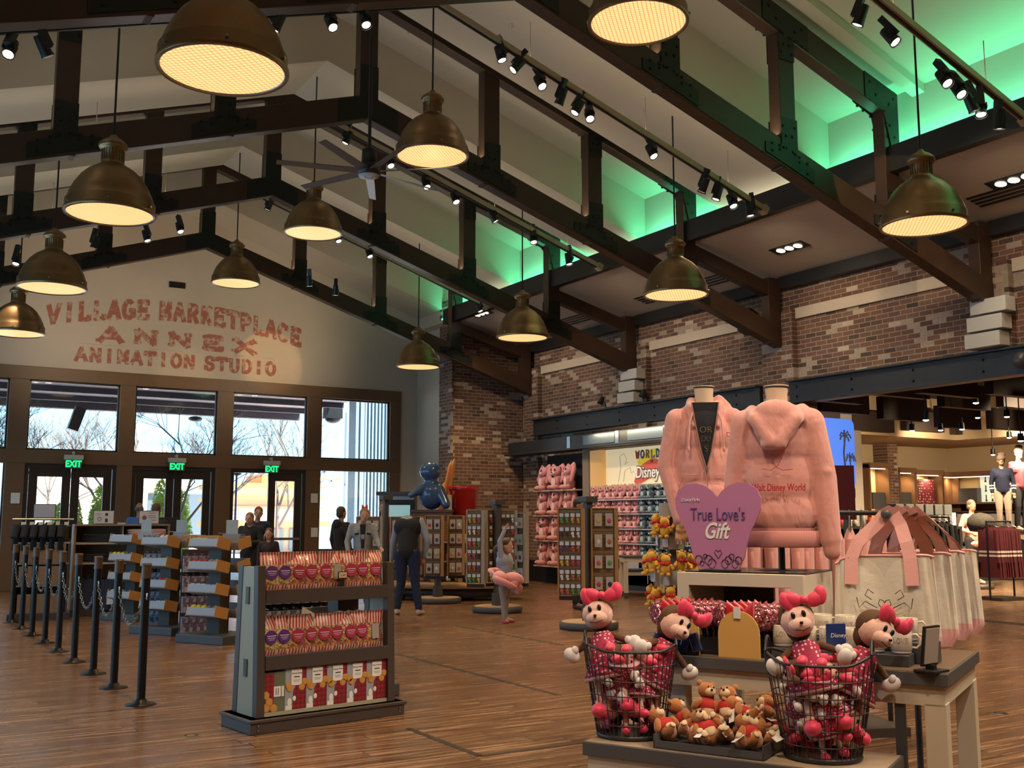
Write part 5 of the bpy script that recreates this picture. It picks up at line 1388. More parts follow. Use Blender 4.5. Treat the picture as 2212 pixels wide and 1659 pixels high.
for j, z in enumerate((.32, .70, 1.05)):
    for i in range(11):
        u = -.8 + i * .165; c, s = math.cos(fa), math.sin(fa); loc = (p.x + u * c + .2 * s, p.y + u * s - .2 * c, z)
        b = B(); b.ell((0, 0, .06), (.03, .05, .09 if j else .05), n=8, m=6); b.ell((.02, .02, .04), (.045, .07, .03), n=8, m=6)
        single('shelf_good', b, kc[(i * 5 + j * 3) % 8], 'small shiny good, %s from left, %s shelf behind the spinners' % (ORD[i], ['lowest', 'middle', 'upper'][j]), 'merchandise', 'goods behind the spinner racks', loc, fa)
# cooler, crate, statue, bucket, pencils
p = ond(860, 1123, 21.5)
t = thing('display_cooler', 'tall dark framed cooler cabinet with a pale lit window', 'cabinet', (p.x, p.y, 0), fa)
b = B(); b.bb(-.36, .36, -.25, .3, 0, 1.95); b.build('body', mat('grey cabinet', (.20, .19, .18), .5), t)
b = B(); b.bb(-.42, .42, -.33, .35, 1.95, 2.02); b.build('cornice', M['slate'], t)
b = B(); b.bb(-.36, .36, -.27, -.25, 1.0, 1.85); q = b.build('door_frame', M['black'], t)
b = B(); b.bb(-.27, .27, -.28, -.265, 1.25, 1.75); b.build('window', mat('lit cooler window', (.2, .3, .3), .3, emit=.55, ecol=(.35, .62, .62)), q)
b = B(); b.bb(-.34, .34, -.27, -.25, 1.86, 1.93); b.build('light_panel', mat('cooler top light', (.4, .45, .45), .4), t)
p = ond(932, 1123, 20.8)
t = thing('wooden_crate', 'tall brown wooden crate under the blue statue', 'crate', (p.x, p.y, 0), fa)
b = B(); b.bb(-.38, .42, -.3, .3, 0, 1.62); b.build('body', stripes('crate planks', (.13, .07, .055), (.05, .03, .02), 2, .16, .7, .93), t)
b = B(); b.bb(-.4, .44, -.32, .32, 1.6, 1.65); b.build('lid', mat('crate lid', (.10, .06, .05), .7), t)
blu = mat('glossy blue', (.035, .09, .22), .18, coat=.5)
blob('statue', [('e', (0, 0, .3), (.26, .24, .3)), ('c', (0, -.02, .45), (-.02, -.03, .62), .15, .12), ('e', (-.03, -.05, .76), (.22, .19, .19)), ('c', (-.15, -.12, .42), (-.4, -.2, .28), .09, .06), ('c', (.16, -.1, .4), (.3, -.2, .1), .1, .09)], .025, blu, None, (p.x + .0, p.y, 1.65), (0, 0, fa))
o = bpy.context.scene.objects['statue']; tag(o, 'plain glossy blue rounded statue on the brown crate', 'statue')
p = ond(1000, 1123, 21.2)
t = thing('giant_bucket', 'giant glossy red bucket standing before the brick wall', 'bucket', (p.x, p.y, 0), fa)
b = B(); b.lathe([(0, .9), (.255, .9), (.285, 2.0), (.30, 2.03), (.312, 2.06), (.312, 2.12), (.295, 2.13), (.28, 2.05), (.26, 1.2)], 36); b.build('shell', mat('glossy red plastic', (.42, .012, .012), .25, coat=.3), t)
b = B(); b.lathe([(0, 0), (.24, 0), (.24, .9), (0, .9)], 24); b.build('stand', M['greywood'], t)
pm = mat('pencil orange', (.62, .22, .06), .45)
for i, (x0, z0, x1, z1, l) in enumerate(((950, 1110, 976, 995, 'leaning left'), (960, 1118, 982, 990, 'leaning behind the bucket'), (953, 1075, 962, 1042, 'short one'))):
    a = ond(x0, z0, 21.0); c = ond(x1, z1, 21.4); d = (c - a)
    t = thing('giant_pencil', 'giant orange pencil beside the red bucket, ' + l, 'pencil', a, 0, 'giant pencils')
    b = B(); b.cyl((0, 0, 0), d * .9, .045, n=6, smooth=False); b.build('shaft', pm, t)
    b = B(); b.cyl(d * .9, d, .045, .01, n=6, smooth=False); b.build('tip', mat('wood tip', (.5, .35, .2), .6), t)
a = ond(969, 1110, 21); c = ond(965, 1060, 21); b = B(); b.cyl((0, 0, -1.0), (0, 0, .5), .07, n=16); single('white_tube', b, M['white'], 'white tube standing left of the red bucket', 'tube', None, (a.x, a.y, 1.45))

# ================================================================ PLUSH WALL AND LOGO SIGN
FX = 13.5
t = thing('plush_display', 'tall wooden display case with lit logo sign and plush shelves', 'display case', (FX, 0, 0))
fr = mat('taupe frame', (.22, .17, .13), .6)
b = B(); b.bb(-.05, .22, 18.88, 19.13, 0, 3.12); b.bb(-.05, .22, 13.9, 18.9, 2.98, 3.12); b.build('frame', fr, t, .006)
b = B(); b.bb(.16, .2, 13.9, 18.9, .1, 2.15); b.build('back_panel', mat('dark blue case back', (.03, .035, .06), .8), t)  # back of the case, one even dark blue
b = B(); b.bb(-.02, .24, 13.9, 18.88, 2.10, 2.18); b.build('sign_ledge', mat('cream ledge', (.6, .45, .25), .5), t)
SZ = [1.88, 1.58, 1.27, .97, .66]
for z in SZ: b = B(); b.bb(-.12, .16, 13.9, 18.88, z - .02, z); b.build('shelf', mat('white glass shelf', (.55, .55, .58), .3), t)
b = B(); b.bb(.1, .16, 14.0, 18.85, 2.16, 2.96); s_ = b.build('sign_board', mat('cream lit sign', (.70, .62, .42), .5, emit=.42, ecol=(1, .82, .48)), t)
b = B(); b.bb(-.02, .16, 18.45, 18.88, 2.18, 2.96); b.build('sign_return', mat('orange return', (.65, .38, .14), .5, emit=.25, ecol=(1, .55, .18)), s_)
def sg(y, z): return (-(y - 17.1), z)
b = B(); b.prism([(-.30, .42), (.1, .62), (.40, .66), (.36, .40), (.1, .2), (-.15, .1), (-.35, .05), (-.2, .25)], .01); o = b.build('yellow_splash', mat('yellow splash', (.8, .6, .05), .6, emit=.3, ecol=(1, .75, .05)), s_, loc=(.095, 17.05, 2.25), rot=(0, 0, -PI / 2))
b = B(); b.prism([(-.30, -.02), (-.12, .28), (.3, .44), (.62, .38), (.5, .33), (.66, .26), (.52, .2), (.6, .12), (.3, .1), (.2, .02), (-.1, -.08), (-.24, -.12)], .01); o = b.build('red_brush_stroke', mat('coral stroke', (.62, .10, .08), .6, emit=.2, ecol=(1, .2, .12)), s_, loc=(.09, 17.15, 2.27), rot=(0, 0, -PI / 2))
wc = [(.5, .1, .06), (.12, .15, .35), (.45, .25, .05), (.30, .33, .38), (.12, .2, .4)]
for i, ch_ in enumerate('WORLD'):
    b = B(); glyph(b, ch_, .11, .16, .034, 0, lambda u, v, d: (u, -d, v), t=.01)
    b.build('letter_' + ch_.lower(), mat('letter', wc[i], .5), s_, loc=(.08, 17.36 - i * .165, 2.72 + i * .0), rot=(0, 0, -PI / 2))
text('letters_of', 'OF', .07, M['ink'], s_, (.08, 16.85, 2.64), (PI / 2, 0, -PI / 2), ext=.003)
text('letters_disney', 'Disney', .34, mat('outline brown', (.12, .08, .04), .6), s_, (.083, 17.0, 2.42), (PI / 2, 0, -PI / 2), ext=.004, off=.022, shear=.12, sx=.82)
text('letters_disney', 'Disney', .34, mat('white letters', (.85, .82, .74), .5, emit=.3, ecol=(1, .95, .8)), s_, (.076, 17.0, 2.42), (PI / 2, 0, -PI / 2), ext=.004, off=.004, shear=.12, sx=.82)
g_ = B()
def scrib(P): g_.tube([(.09, 18.0 - u * .6, 2.25 + v * .6) for u, v in P], .004, n=4)
scrib([(0, 0), (.15, .5), (.1, .9), (.35, 1.0), (.5, .8), (.4, .6), (.6, .7)]); scrib([(.3, 0), (.4, .4), (.7, .5), (.75, .3), (.9, .35)]); g_.build('faint_sketch_lines', mat('faint pencil line', (.3, .25, .15), .6), s_)
lamp('AREA', 'sign_light', (FX - .35, 16.9, 3.3), 25, (1, .8, .5), aim=(FX + .1, 16.9, 2.4), sx=3.5, sy=.1)
# plush animals: long eared, generic
plp = mat('pink plush', (.66, .27, .28), .95, sheen=.6, bump=.4, bscale=60); plb = mat('blue grey plush', (.10, .17, .22), .95, sheen=.5, bump=.4, bscale=60)
plw = mat('pale plush', (.74, .52, .50), .95, sheen=.5); plw2 = mat('pale blue plush', (.42, .50, .54), .95, sheen=.5); eye = mat('shiny eye', (.01, .01, .012), .1)
def plush(m, m2, ears, loc, rz, s, lab, grp, nm='plush_animal'):
    t = thing(nm, lab, 'plush toy', loc, rz, grp)
    b = B().at(sc=s); b.ell((0, 0, .12), (.1, .085, .13)); b.ell((0, -.015, .30), (.105, .09, .09)); b.ell((-.06, -.1, .04), (.04, .08, .04), (0, 0, .3)); b.ell((.06, -.1, .04), (.04, .08, .04), (0, 0, -.3)); b.ell((-.1, -.04, .15), (.03, .05, .08), (.4, -.3, 0)); b.ell((.1, -.04, .15), (.03, .05, .08), (.4, .3, 0)); b.build('body', m, t)
    b = B().at(sc=s)
    if ears == 'long':
        for q in (-1, 1): b.tube([(q * .05, 0, .37), (q * .12, .02, .40), (q * .17, .01, .32), (q * .17, -.02, .2), (q * .15, -.04, .12)], [.02, .035, .04, .035, .02], n=8)
    else:
        for q in (-1, 1): b.ell((q * .13, .01, .33), (.07, .02, .035), (0, -q * .5, 0))
    b.build('ears', m, t)
    b = B().at(sc=s); b.ell((0, -.085, .12), (.06, .02, .08)); b.ell((0, -.09, .275), (.045, .025, .03)); b.build('muzzle', m2, t)
    b = B().at(sc=s)
    for q in (-1, 1): b.ell((q * .045, -.09, .325), (.018, .01, .024), n=8, m=6)
    b.ell((0, -.118, .285), (.014, .01, .01), n=8, m=6); b.build('eyes', eye, t)
    return t
pr = {}
for j, z in enumerate(SZ):
    n = 19
    for i in range(n):
        y = 18.72 - i * .245; pink = i < 7
        k = 'p' if pink else 'b'
        lab = '%s plush toy, %s from left on the %s shelf under the logo sign' % ('pink' if pink else 'blue grey', ORD[i], ['top', 'second', 'third', 'fourth', 'lowest'][j])
        rz = -PI / 2 + rnd.uniform(-.35, .35)
        if k not in pr: pr[k] = plush(plp if pink else plb, plw if pink else plw2, 'long' if pink else 'flat', (FX - .0, y, z), rz, .76, lab, 'small plush toys on the logo wall')
        else: dup(pr[k], (FX - rnd.uniform(-.02, .03), y, z), rz, label=lab)
t = thing('glass_shelves', 'black shelves of large pink plush left of the logo sign', 'shelf', (FX + .05, 20.0, 0))
b = B(); b.bb(.1, .2, -.85, .85, .1, 2.95); b.build('back_panel', mat('black back', (.02, .015, .015), .8), t)
for z in (.42, .99, 1.56, 2.13): b = B(); b.bb(-.3, .12, -.85, .85, z - .03, z); b.build('shelf', mat('warm lit shelf edge', (.55, .36, .24), .5), t)  # shelf boards in one even warm tan
for j, z in enumerate((.42, .99, 1.56, 2.13)):
    for i in range(3):
        lab = 'large pink plush with long ears, %s from left on the %s shelf beside the sign' % (ORD[i], ['bottom', 'third', 'second', 'top'][j])
        dup(pr['p'], (FX - .08, 20.6 - i * .52, z), -PI / 2 + rnd.uniform(-.3, .2), label=lab, group='large pink plush toys').scale = (1.85, 1.85, 1.85)
lamp('SPOT', 'plush_spot', (10.5, 19.5, 5.4), 260, (1, .78, .6), aim=(13.5, 19.8, 1.5), cone=40, size=.05)
lamp('SPOT', 'plush_spot', (10.8, 15.2, 5.6), 420, (1, .82, .72), aim=(13.5, 16.8, 1.3), cone=50, size=.05)
# small cream table in front
p = onz(1387, 1290, 0)
def ttable(lab, p, rz, w, d, h, leg=.075, low=None):
    t = thing('display_table', lab, 'table', (p[0], p[1], 0), rz)
    b = B(); b.bb(-w / 2, w / 2, -d / 2, d / 2, h - .04, h); b.build('tabletop', M['slate'], t, .004)
    b = B(); b.bb(-w / 2 + .01, w / 2 - .01, -d / 2 + .01, d / 2 - .01, h - .12, h - .04); b.build('apron', M['cream'], t)
    for x in (-1, 1):
        for y in (-1, 1):
            b = B(); cx, cy = x * (w / 2 - leg / 2 - .01), y * (d / 2 - leg / 2 - .01); b.bb(cx - leg / 2, cx + leg / 2, cy - leg / 2, cy + leg / 2, .1, h - .1); l_ = b.build('leg', M['cream'], t)
            b = B(); b.bb(cx - leg / 2 - .003, cx + leg / 2 + .003, cy - leg / 2 - .003, cy + leg / 2 + .003, 0, .1); b.build('foot', M['slate'], l_)
    return t
ttable('cream display table with grey top in front of the plush wall', p, fa + R(3), .78, .6, .78)
ttable('second cream display table with stacked boxes, right behind the first', (p.x + .45, p.y + .62), fa + R(3), .8, .6, .5)
for j in range(3):
    for i in range(2): b = B(); b.bb(-.13, .13, -.1, .1, 0, .06); single('blue_white_box', b, cardm, 'flat blue white box under the cream table, %s stack, %s' % (['left', 'right'][i], ['bottom', 'middle', 'top'][j]), 'box', 'flat boxes under the cream table', (p.x + .3 + i * .3, p.y + .7 - i * .18, .505 + j * .062), fa)
# keychain cluster rack right of it (generic little bears)
yel = mat('yellow plush', (.75, .42, .04), .9, sheen=.4); redc = mat('red vest', (.55, .04, .02), .8)
kp = None
def minibear(loc, rz, lab):
    global kp
    if kp: return dup(kp, loc, rz, label=lab)
    kp = t = thing('bear_keychain', lab, 'keychain', loc, rz, 'yellow bear keychains')
    b = B().at(sc=.42); b.ell((0, 0, .1), (.08, .07, .1)); b.ell((0, -.01, .24), (.075, .07, .065)); b.ell((-.06, 0, .3), (.025, .015, .025)); b.ell((.06, 0, .3), (.025, .015, .025)); b.ell((-.05, -.05, .01), (.03, .05, .03)); b.ell((.05, -.05, .01), (.03, .05, .03)); b.build('body', yel, t)
    b = B().at(sc=.42); b.cyl((-.07, 0, .15), (-.13, -.03, .09), .028, .025); b.cyl((.07, 0, .15), (.13, -.03, .09), .028, .025); b.build('arms', yel, t)
    b = B().at(sc=.42); b.lathe([(.06, .165), (.078, .18), (.078, .2), (.06, .215)], 14); b.ell((-.04, -.08, .17), (.04, .015, .03)); b.ell((.04, -.08, .17), (.04, .015, .03)); b.build('ribbon', redc, t)
    b = B(); b.bb(-.02, .02, -.002, .002, -.065, -.01); b.build('clear_tag', mat('clear grey tag', (.45, .46, .5), .25), t)
    return t
p = ond(1450, 1123, 6.9)
t = thing('keychain_rack', 'clear and grey hook stand of yellow bear keychains behind the mannequin hand', 'display rack', (p.x, p.y, 0), fa)
b = B(); b.cyl((0, 0, .05), (0, 0, 1.52), .03); b.lathe([(0, 0), (.25, 0), (.25, .04), (0, .05)], 24)
b.build('pole', M['slate'], t)
for z in (1.47, 1.26, 1.03, .8): b = B(); b.bb(-.07, .07, -.07, .07, z, z + .09); b.build('clear_hub', mat('cloudy clear hub', (.28, .27, .25), .3), t)
for j, (z, n, r_) in enumerate(((1.34, 7, .1), (1.10, 10, .16), (.88, 8, .14))):
    for i in range(n):
        a = 2 * PI * i / n; minibear((p.x + r_ * math.cos(a), p.y + r_ * math.sin(a), z + .02 * (i % 2)), a + PI / 2, 'tiny yellow bear keychain with red ribbon, %s ring of the hook stand' % ['top', 'middle', 'lowest'][j])
# ================================================================ FOREGROUND TABLE (right)
TA = math.atan2(-1.14, .59); TO = onz(2047, 1457, .8)
ux = Vector((math.cos(TA), math.sin(TA), 0)); uy = Vector((-math.sin(TA), math.cos(TA), 0))
def lp(x, y, z=0.): p = TO + ux * x + uy * y; return Vector((p.x, p.y, z))
def li(p): d = Vector(p) - TO; return d.dot(ux), d.dot(uy)
def ribbon(b, pts, w, th, nrm):
    pts = [Vector(p) for p in pts]; N = len(pts); v = []
    for i, p in enumerate(pts):
        t_ = (pts[min(i + 1, N - 1)] - pts[max(i - 1, 0)]).normalized(); n_ = Vector(nrm); n_ = (n_ - t_ * n_.dot(t_)).normalized(); s = t_.cross(n_)
        ww = w[i] if isinstance(w, (list, tuple)) else w
        v += [p - s * ww / 2 - n_ * th / 2, p + s * ww / 2 - n_ * th / 2, p + s * ww / 2 + n_ * th / 2, p - s * ww / 2 + n_ * th / 2]
    f = [(4 * i + k, 4 * i + (k + 1) % 4, 4 * i + 4 + (k + 1) % 4, 4 * i + 4 + k) for i in range(N - 1) for k in range(4)]
    b.add(v, f, False); b.add(v[:4], [(3, 2, 1, 0)]); b.add(v[-4:], [(0, 1, 2, 3)]); return b
topw = mat('brown table top', (.15, .09, .05), .45, noise=.15, nscale=5); edgeg = mat('slate edge', (.085, .085, .09), .45)
t = thing('display_table', 'cream table with brown top and grey edge, front right of the photo', 'table', lp(0, 0, 0), TA)
b = B(); b.bb(-1.46, 0, 0, .93, .745, .8); b.build('edge_band', edgeg, t, .003)
b = B(); b.bb(-1.45, -.01, .01, .92, .8, .802); b.build('tabletop', topw, t)
b = B(); b.bb(-1.44, -.02, .02, .91, .66, .745); b.build('apron', M['cream'], t)
for x, y in ((-.105, .02), (-.105, .82), (-1.30, .05), (-1.30, .82)):
    b = B(); b.bb(x, x + .09, y, y + .09, 0, .67); b.build('leg', M['cream'], t, .003)
b = B(); b.bb(-.23, -.19, .03, .07, 0, .66); b.build('brace', M['slate'], t)
t = thing('low_table', 'low cream bench with brown top and dark edge at the bottom right', 'table', lp(0, 0, 0), TA)
b = B(); b.bb(-1.50, -.19, -.475, -.015, .39, .45); b.build('edge_band', edgeg, t, .003)
b = B(); b.bb(-1.49, -.2, -.465, -.025, .45, .452); b.build('tabletop', mat('pale bench top', (.36, .27, .18), .5), t)
b = B(); b.bb(-1.48, -.21, -.46, -.03, .0, .39); b.build('body', M['cream'], t)
# riser
P0 = lp(0, .30); L_ = li(onpl(1462, 1240, P0, uy))[0]; R_ = li(onpl(1735, 1243, P0, uy))[0]; RZ = onpl(1735, 1243, P0, uy).z
t = thing('display_riser', 'cream open box riser carrying the hoodie mannequin and the pink sign', 'riser', lp(0, 0, .802), TA)
b = B(); b.bb(L_, R_, .30, .84, RZ - .802 - .065, RZ - .802); b.bb(L_, L_ + .065, .30, .84, 0, RZ - .802 - .06); b.bb(R_ - .065, R_, .30, .84, 0, RZ - .802 - .06)
b.build('frame', M['cream'], t, .003)
b = B(); b.bb(L_ + .03, R_ - .0, .34, .84, RZ - .802, RZ - .795); b.build('black_top', mat('black gloss', (.02, .016, .015), .2), t)
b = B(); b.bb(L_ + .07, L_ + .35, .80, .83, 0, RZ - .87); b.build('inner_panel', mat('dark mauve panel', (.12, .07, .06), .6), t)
# ---- hoodie mannequins
g = NT('pink fleece'); g.col(g.mix(g.noise(g.tc.outputs['Object'], 40., 6.), (.57, .25, .215), (.68, .32, .275))); g.set(Roughness=.95, Sheen_Weight=.5)
x, y, z = g.xyz(); g.bump(g.math('ADD', g.noise(g.comb(g.math('MULTIPLY', x, 1.6), y, g.math('MULTIPLY', z, .8)), 7., 2., 1.2), g.math('MULTIPLY', g.noise(g.tc.outputs['Object'], 300., 2.), .02)), .22, .05); hood = g.m
rib = stripes('pink rib knit', (.66, .29, .26), (.54, .22, .20), 0, .008, .95, .6)
formm = mat('linen form', (.62, .47, .33), .8, bump=.2, bscale=150)
def folds(rr, n, ysign, wid=.2):
    out = []
    for i in range(n):
        x = rr.uniform(-wid, wid); z = rr.uniform(-.62, -.52); a = rr.uniform(-.6, .6)
        out.append(('c', (x, ysign * .115, z), (x + .12 * math.sin(a), ysign * .118, z - .14 * math.cos(a)), .011, .005))
    return out
def hoodie(name, lab, p, rz, z, back, arm_prims, sc=1):
    t = thing(name, lab, 'hoodie mannequin', (p.x, p.y, 0), rz)
    f = -1                                              # toward viewer
    pr_ = [('e', (0, 0, -.20), (.195, .12, .17)), ('e', (0, 0, -.38), (.185, .12, .24)), ('e', (0, 0, -.57), (.195, .13, .15)), ('c', (-.06, .01, -.035), (-.16, .01, -.115), .055, .07), ('c', (.06, .01, -.035), (.16, .01, -.115), .055, .07)] + arm_prims
    rr = random.Random(3 if back else 5)
    if back:
        for q in (-1, 1): pr_ += [('c', (q * .13, .0, -.02), (q * .1, -.13, -.08), .035, .04), ('c', (q * .1, -.13, -.08), (q * .02, -.165, -.20), .04, .035)]
        pr_ += [('e', (0, -.1, -.05), (.12, .07, .08)), ('e', (-.015, -.13, -.12), (.10, .045, .10)), ('c', (-.13, -.09, -.06), (.02, -.175, -.22), .022, .02), ('c', (.13, -.07, -.03), (.02, -.165, -.15), .02, .018), ('c', (-.05, -.15, -.21), (.03, -.165, -.21), .03, .03)]
    else:
        for q in (-1, 1): pr_ += [('c', (q * .075, .06, .02), (q * .085, -.06, -.02), .035, .03), ('c', (q * .085, -.06, -.02), (q * .07, -.115, -.14), .03, .02), ('c', (q * .07, .09, .0), (0, .12, .0), .045, .05)]
        pr_ += [('c', (.09, .0, .03), (.13, .03, -.02), .03, .04)]
    body = blob('hoodie_body', pr_, .010, hood, t, (0, 0, z), sm=4)
    b = B(); n = 40
    b.lathe([(.195, -.655), (.207, -.665), (.205, -.735), (.195, -.74)], n, (0, 0, z), ry=.66); b.lathe([(.18, -.64), (.17, -.735), (.195, -.74)], n, (0, 0, z), ry=.66); b.build('hem', rib, t)
    b = B(); b.lathe([(.058, -.06), (.056, .06), (.062, .11)], 28, (0, 0, z)); b.build('neck_form', formm, t)
    b = B(); b.lathe([(.0, .112), (.062, .112)], 28, (0, 0, z)); b.lathe([(.0625, .104), (.065, .108), (.0625, .112)], 28, (0, 0, z)); b.build('neck_cap', mat('orange wood cap', (.62, .40, .20), .6) if not back else formm, t)
    b = B(); b.lathe([(.0628, .098), (.066, .104), (.0628, .109)], 28, (0, 0, z)); b.build('cap_rim', M['ink'], t)
    return t
# back view hoodie
pb = lp(*(li(onpl(1690, 1239, lp(0, .62), uy))[0], .62), 0)
zB = 1.45 + (1123 - 880) * depth((pb.x, pb.y, 2)) / FPX - .0
arms = [('c', (-.165, 0, -.09), (-.225, .02, -.36), .08, .062), ('c', (-.225, .02, -.36), (-.26, .0, -.62), .062, .048), ('c', (.165, 0, -.09), (.225, 0, -.38), .08, .068), ('c', (.225, 0, -.38), (.25, -.03, -.70), .068, .055), ('c', (.25, -.03, -.7), (.255, -.03, -.76), .05, .045), ('e', (.24, -.05, -.35), (.03, .02, .03)), ('e', (.26, -.05, -.55), (.025, .02, .03))]
t = hoodie('hoodie_mannequin', 'pink hooded sweatshirt on a linen form seen from behind, red lettering', pb, R(-50), zB, True, arms)
b = B(); b.cyl((0, 0, RZ + .0), (0, 0, zB - .5), .017, n=14); b.lathe([(0, RZ + .001), (.13, RZ + .001), (.13, RZ + .008), (.02, RZ + .012)], 24); b.build('pole', M['black'], t)
inkr = mat('embroidered red', (.42, .015, .03), .7)
q = text('back_lettering', 'Walt Disney World', .052, inkr, t, (.006, -.160, zB - .435), ext=.003, off=.001, shear=.1, sx=.64)
b = B(); b.tube([(-.075, -.139, zB - .335), (-.03, -.141, zB - .345), (.005, -.142, zB - .32), (.03, -.141, zB - .28), (.025, -.142, zB - .262), (.006, -.142, zB - .268), (0, -.142, zB - .285), (-.008, -.142, zB - .266), (-.028, -.142, zB - .262), (-.03, -.142, zB - .282), (.0, -.142, zB - .33), (.03, -.141, zB - .345), (.08, -.139, zB - .34)], .0018, n=4); b.build('heart_line', inkr, t)
# front view hoodie
pa = ond(1527, 1123, 6.4); zA = 1.45 + (1123 - 872) * 6.4 / FPX
wood = mat('tan mannequin hand', (.42, .22, .09), .5)
arms = [('c', (-.165, 0, -.1), (-.235, 0, -.38), .078, .062), ('c', (-.235, 0, -.38), (-.165, -.06, -.70), .06, .043), ('c', (.165, 0, -.1), (.24, .02, -.38), .078, .062), ('c', (.24, .02, -.38), (.23, -.02, -.68), .06, .045)]
t = hoodie('hoodie_mannequin', 'pink zip hooded sweatshirt open over a black shirt, with wooden hand', pa, -YAW - R(8), zA, False, arms)
for o_ in t.children: pass
b = B(); b.cyl((0, 0, .04), (0, 0, zA - .5), .018); b.lathe([(0, 0), (.2, 0), (.2, .03), (.02, .05)], 24); b.build('pole', M['black'], t)
b = B(); b.grid(lambda u, v: ((u - .5) * 2 * (.002 + .078 * v ** .8), -.128 + .01 * abs(u - .5) - (.01 if v < .8 else -.02 * (v - .8) * 5), zA - .40 + .40 * v), 9, 9); b.grid(lambda u, v: ((u - .5) * 2 * (.002 + .078 * v ** .8), -.120, zA - .40 + .40 * v), 9, 9); b.build('black_shirt', M['blackcloth'], t)
gold = mat('gold print', (.5, .4, .15), .6)
q = text('shirt_print', 'OR', .055, gold, t, (0.0, -.142, zA - .17), ext=.002, off=-.002); text('shirt_print', 'DU', .05, gold, t, (0, -.142, zA - .225), ext=.002, off=-.002, sx=.8); text('shirt_print', 'S', .055, gold, t, (0, -.142, zA - .285), ext=.002, off=-.002)
b = B()
for q in (-1, 1): b.tube([(q * .082, -.125, zA - .0), (q * .06, -.143, zA - .14), (q * .03, -.145, zA - .30), (.0, -.143, zA - .405)], .0035, n=5)
b.tube([(0, -.143, zA - .405), (.002, -.140, zA - .55), (0, -.142, zA - .7)], .003, n=5); b.build('zipper', mat('dull zipper', (.35, .16, .13), .5), t)
b = B(); b.bb(-.008, .008, -.152, -.144, zA - .43, zA - .395); b.build('zip_pull', M['chrome'], t)
b = B()
for q in (-1, 1): b.tube([(q * .075, -.13, zA - .06), (q * .095, -.15, zA - .12), (q * .105, -.148, zA - .27)], .0055, n=6); b.ell((q * .105, -.148, zA - .285), (.008, .008, .02))
b.build('drawstrings', hood, t)
b = B()
for q in (-1, 1): b.tube([(q * .05, -.136, zA - .44), (q * .14, -.12, zA - .44), (q * .175, -.1, zA - .55), (q * .17, -.1, zA - .64)], .003, n=5)
b.build('pocket_seam', rib, t)
text('chest_mark', 'D', .04, inkr, t, (.135, -.13, zA - .2), ext=.002)
# wooden hand with five fingers, hanging relaxed
hx, hy, hz = -.155, -.07, zA - .73
pr_ = [('c', (hx, hy, hz + .03), (hx + .003, hy, hz - .015), .022, .024), ('c', (hx - .018, hy, hz - .04), (hx + .018, hy, hz - .04), .018, .018), ('e', (hx, hy, hz - .03), (.036, .017, .04))]
for i, (dx, L1, L2) in enumerate(((-.03, .03, .025), (-.011, .036, .03), (.009, .034, .028), (.028, .026, .022))):
    a_ = (hx + dx, hy, hz - .06); c_ = (hx + dx * 1.15, hy - .008, hz - .06 - L1); d_ = (hx + dx * 1.2, hy + .006, hz - .06 - L1 - L2)
    pr_ += [('c', a_, c_, .0088, .0082), ('c', c_, d_, .0082, .0065)]
pr_ += [('c', (hx + .03, hy, hz - .01), (hx + .052, hy - .012, hz - .045), .011, .009), ('c', (hx + .052, hy - .012, hz - .045), (hx + .05, hy - .016, hz - .075), .009, .007)]
blob('hand', pr_, .0045, wood, t, sm=2)
# sign: smooth heart-like board
psn = lp(0, .36)
def sp(px, py): p = onpl(px, py, psn, uy); return li(p)[0], p.z
half = [(1550, 1074), (1540, 1062), (1525, 1050), (1505, 1044), (1484, 1046), (1467, 1058), (1459, 1078), (1461, 1100), (1470, 1122), (1482, 1145), (1491, 1172), (1498, 1200), (1511, 1228)]
pts = [sp(*q) for q in half]; xc = sp(1550, 1090)[0]
poly = pts + [(2 * xc - x, z) for x, z in pts[::-1][:-1]]
t = thing('heart_sign', 'pink heart shaped sign reading True Loves Gift, before the hoodies', 'sign', lp(0, .36, 0), TA)
b = B(); b.prism(poly, .012); b.build('board', mat('mauve pink board', (.46, .18, .34), .5), t)
b = B(); b.bb(xc - .1, xc + .1, -.03, .05, RZ + .008, RZ + .014); b.build('foot', M['black'], t)
x_, z_ = sp(1551, 1112); pur = mat('violet lettering', (.09, .05, .22), .6)
text('lettering', "True Love's", .094, pur, t, (x_, -.009, z_), off=-.0004, sx=.66)
x_, z_ = sp(1547, 1148); text('lettering', 'Gift', .115, M['white'], t, (x_, -.009, z_), shear=.35, off=.002, sx=.75)
x_, z_ = sp(1493, 1080); text('lettering', 'Disney Parks', .026, M['white'], t, (x_, -.009, z_), shear=.1, sx=.75)
b = B(); rr = random.Random(2)
for sx_ in (-1, 1):
    for k in range(5):
        c0 = (xc + sx_ * (.035 + .018 * k), RZ + .045 + .018 * (k % 3)); r0 = rr.uniform(.012, .026)
        b.tube([(c0[0] + r0 * math.cos(a * .7) * (1 - a * .03), -.008, c0[1] + r0 * math.sin(a * .7)) for a in range(14)], .0013, n=4)
b.tube([(xc, -.008, RZ + .07), (xc - .02, -.008, RZ + .1), (xc - .012, -.008, RZ + .115), (xc, -.008, RZ + .105), (xc + .012, -.008, RZ + .115), (xc + .02, -.008, RZ + .1), (xc, -.008, RZ + .07)], .0016, n=4)
b.build('line_drawing', M['ink'], t)
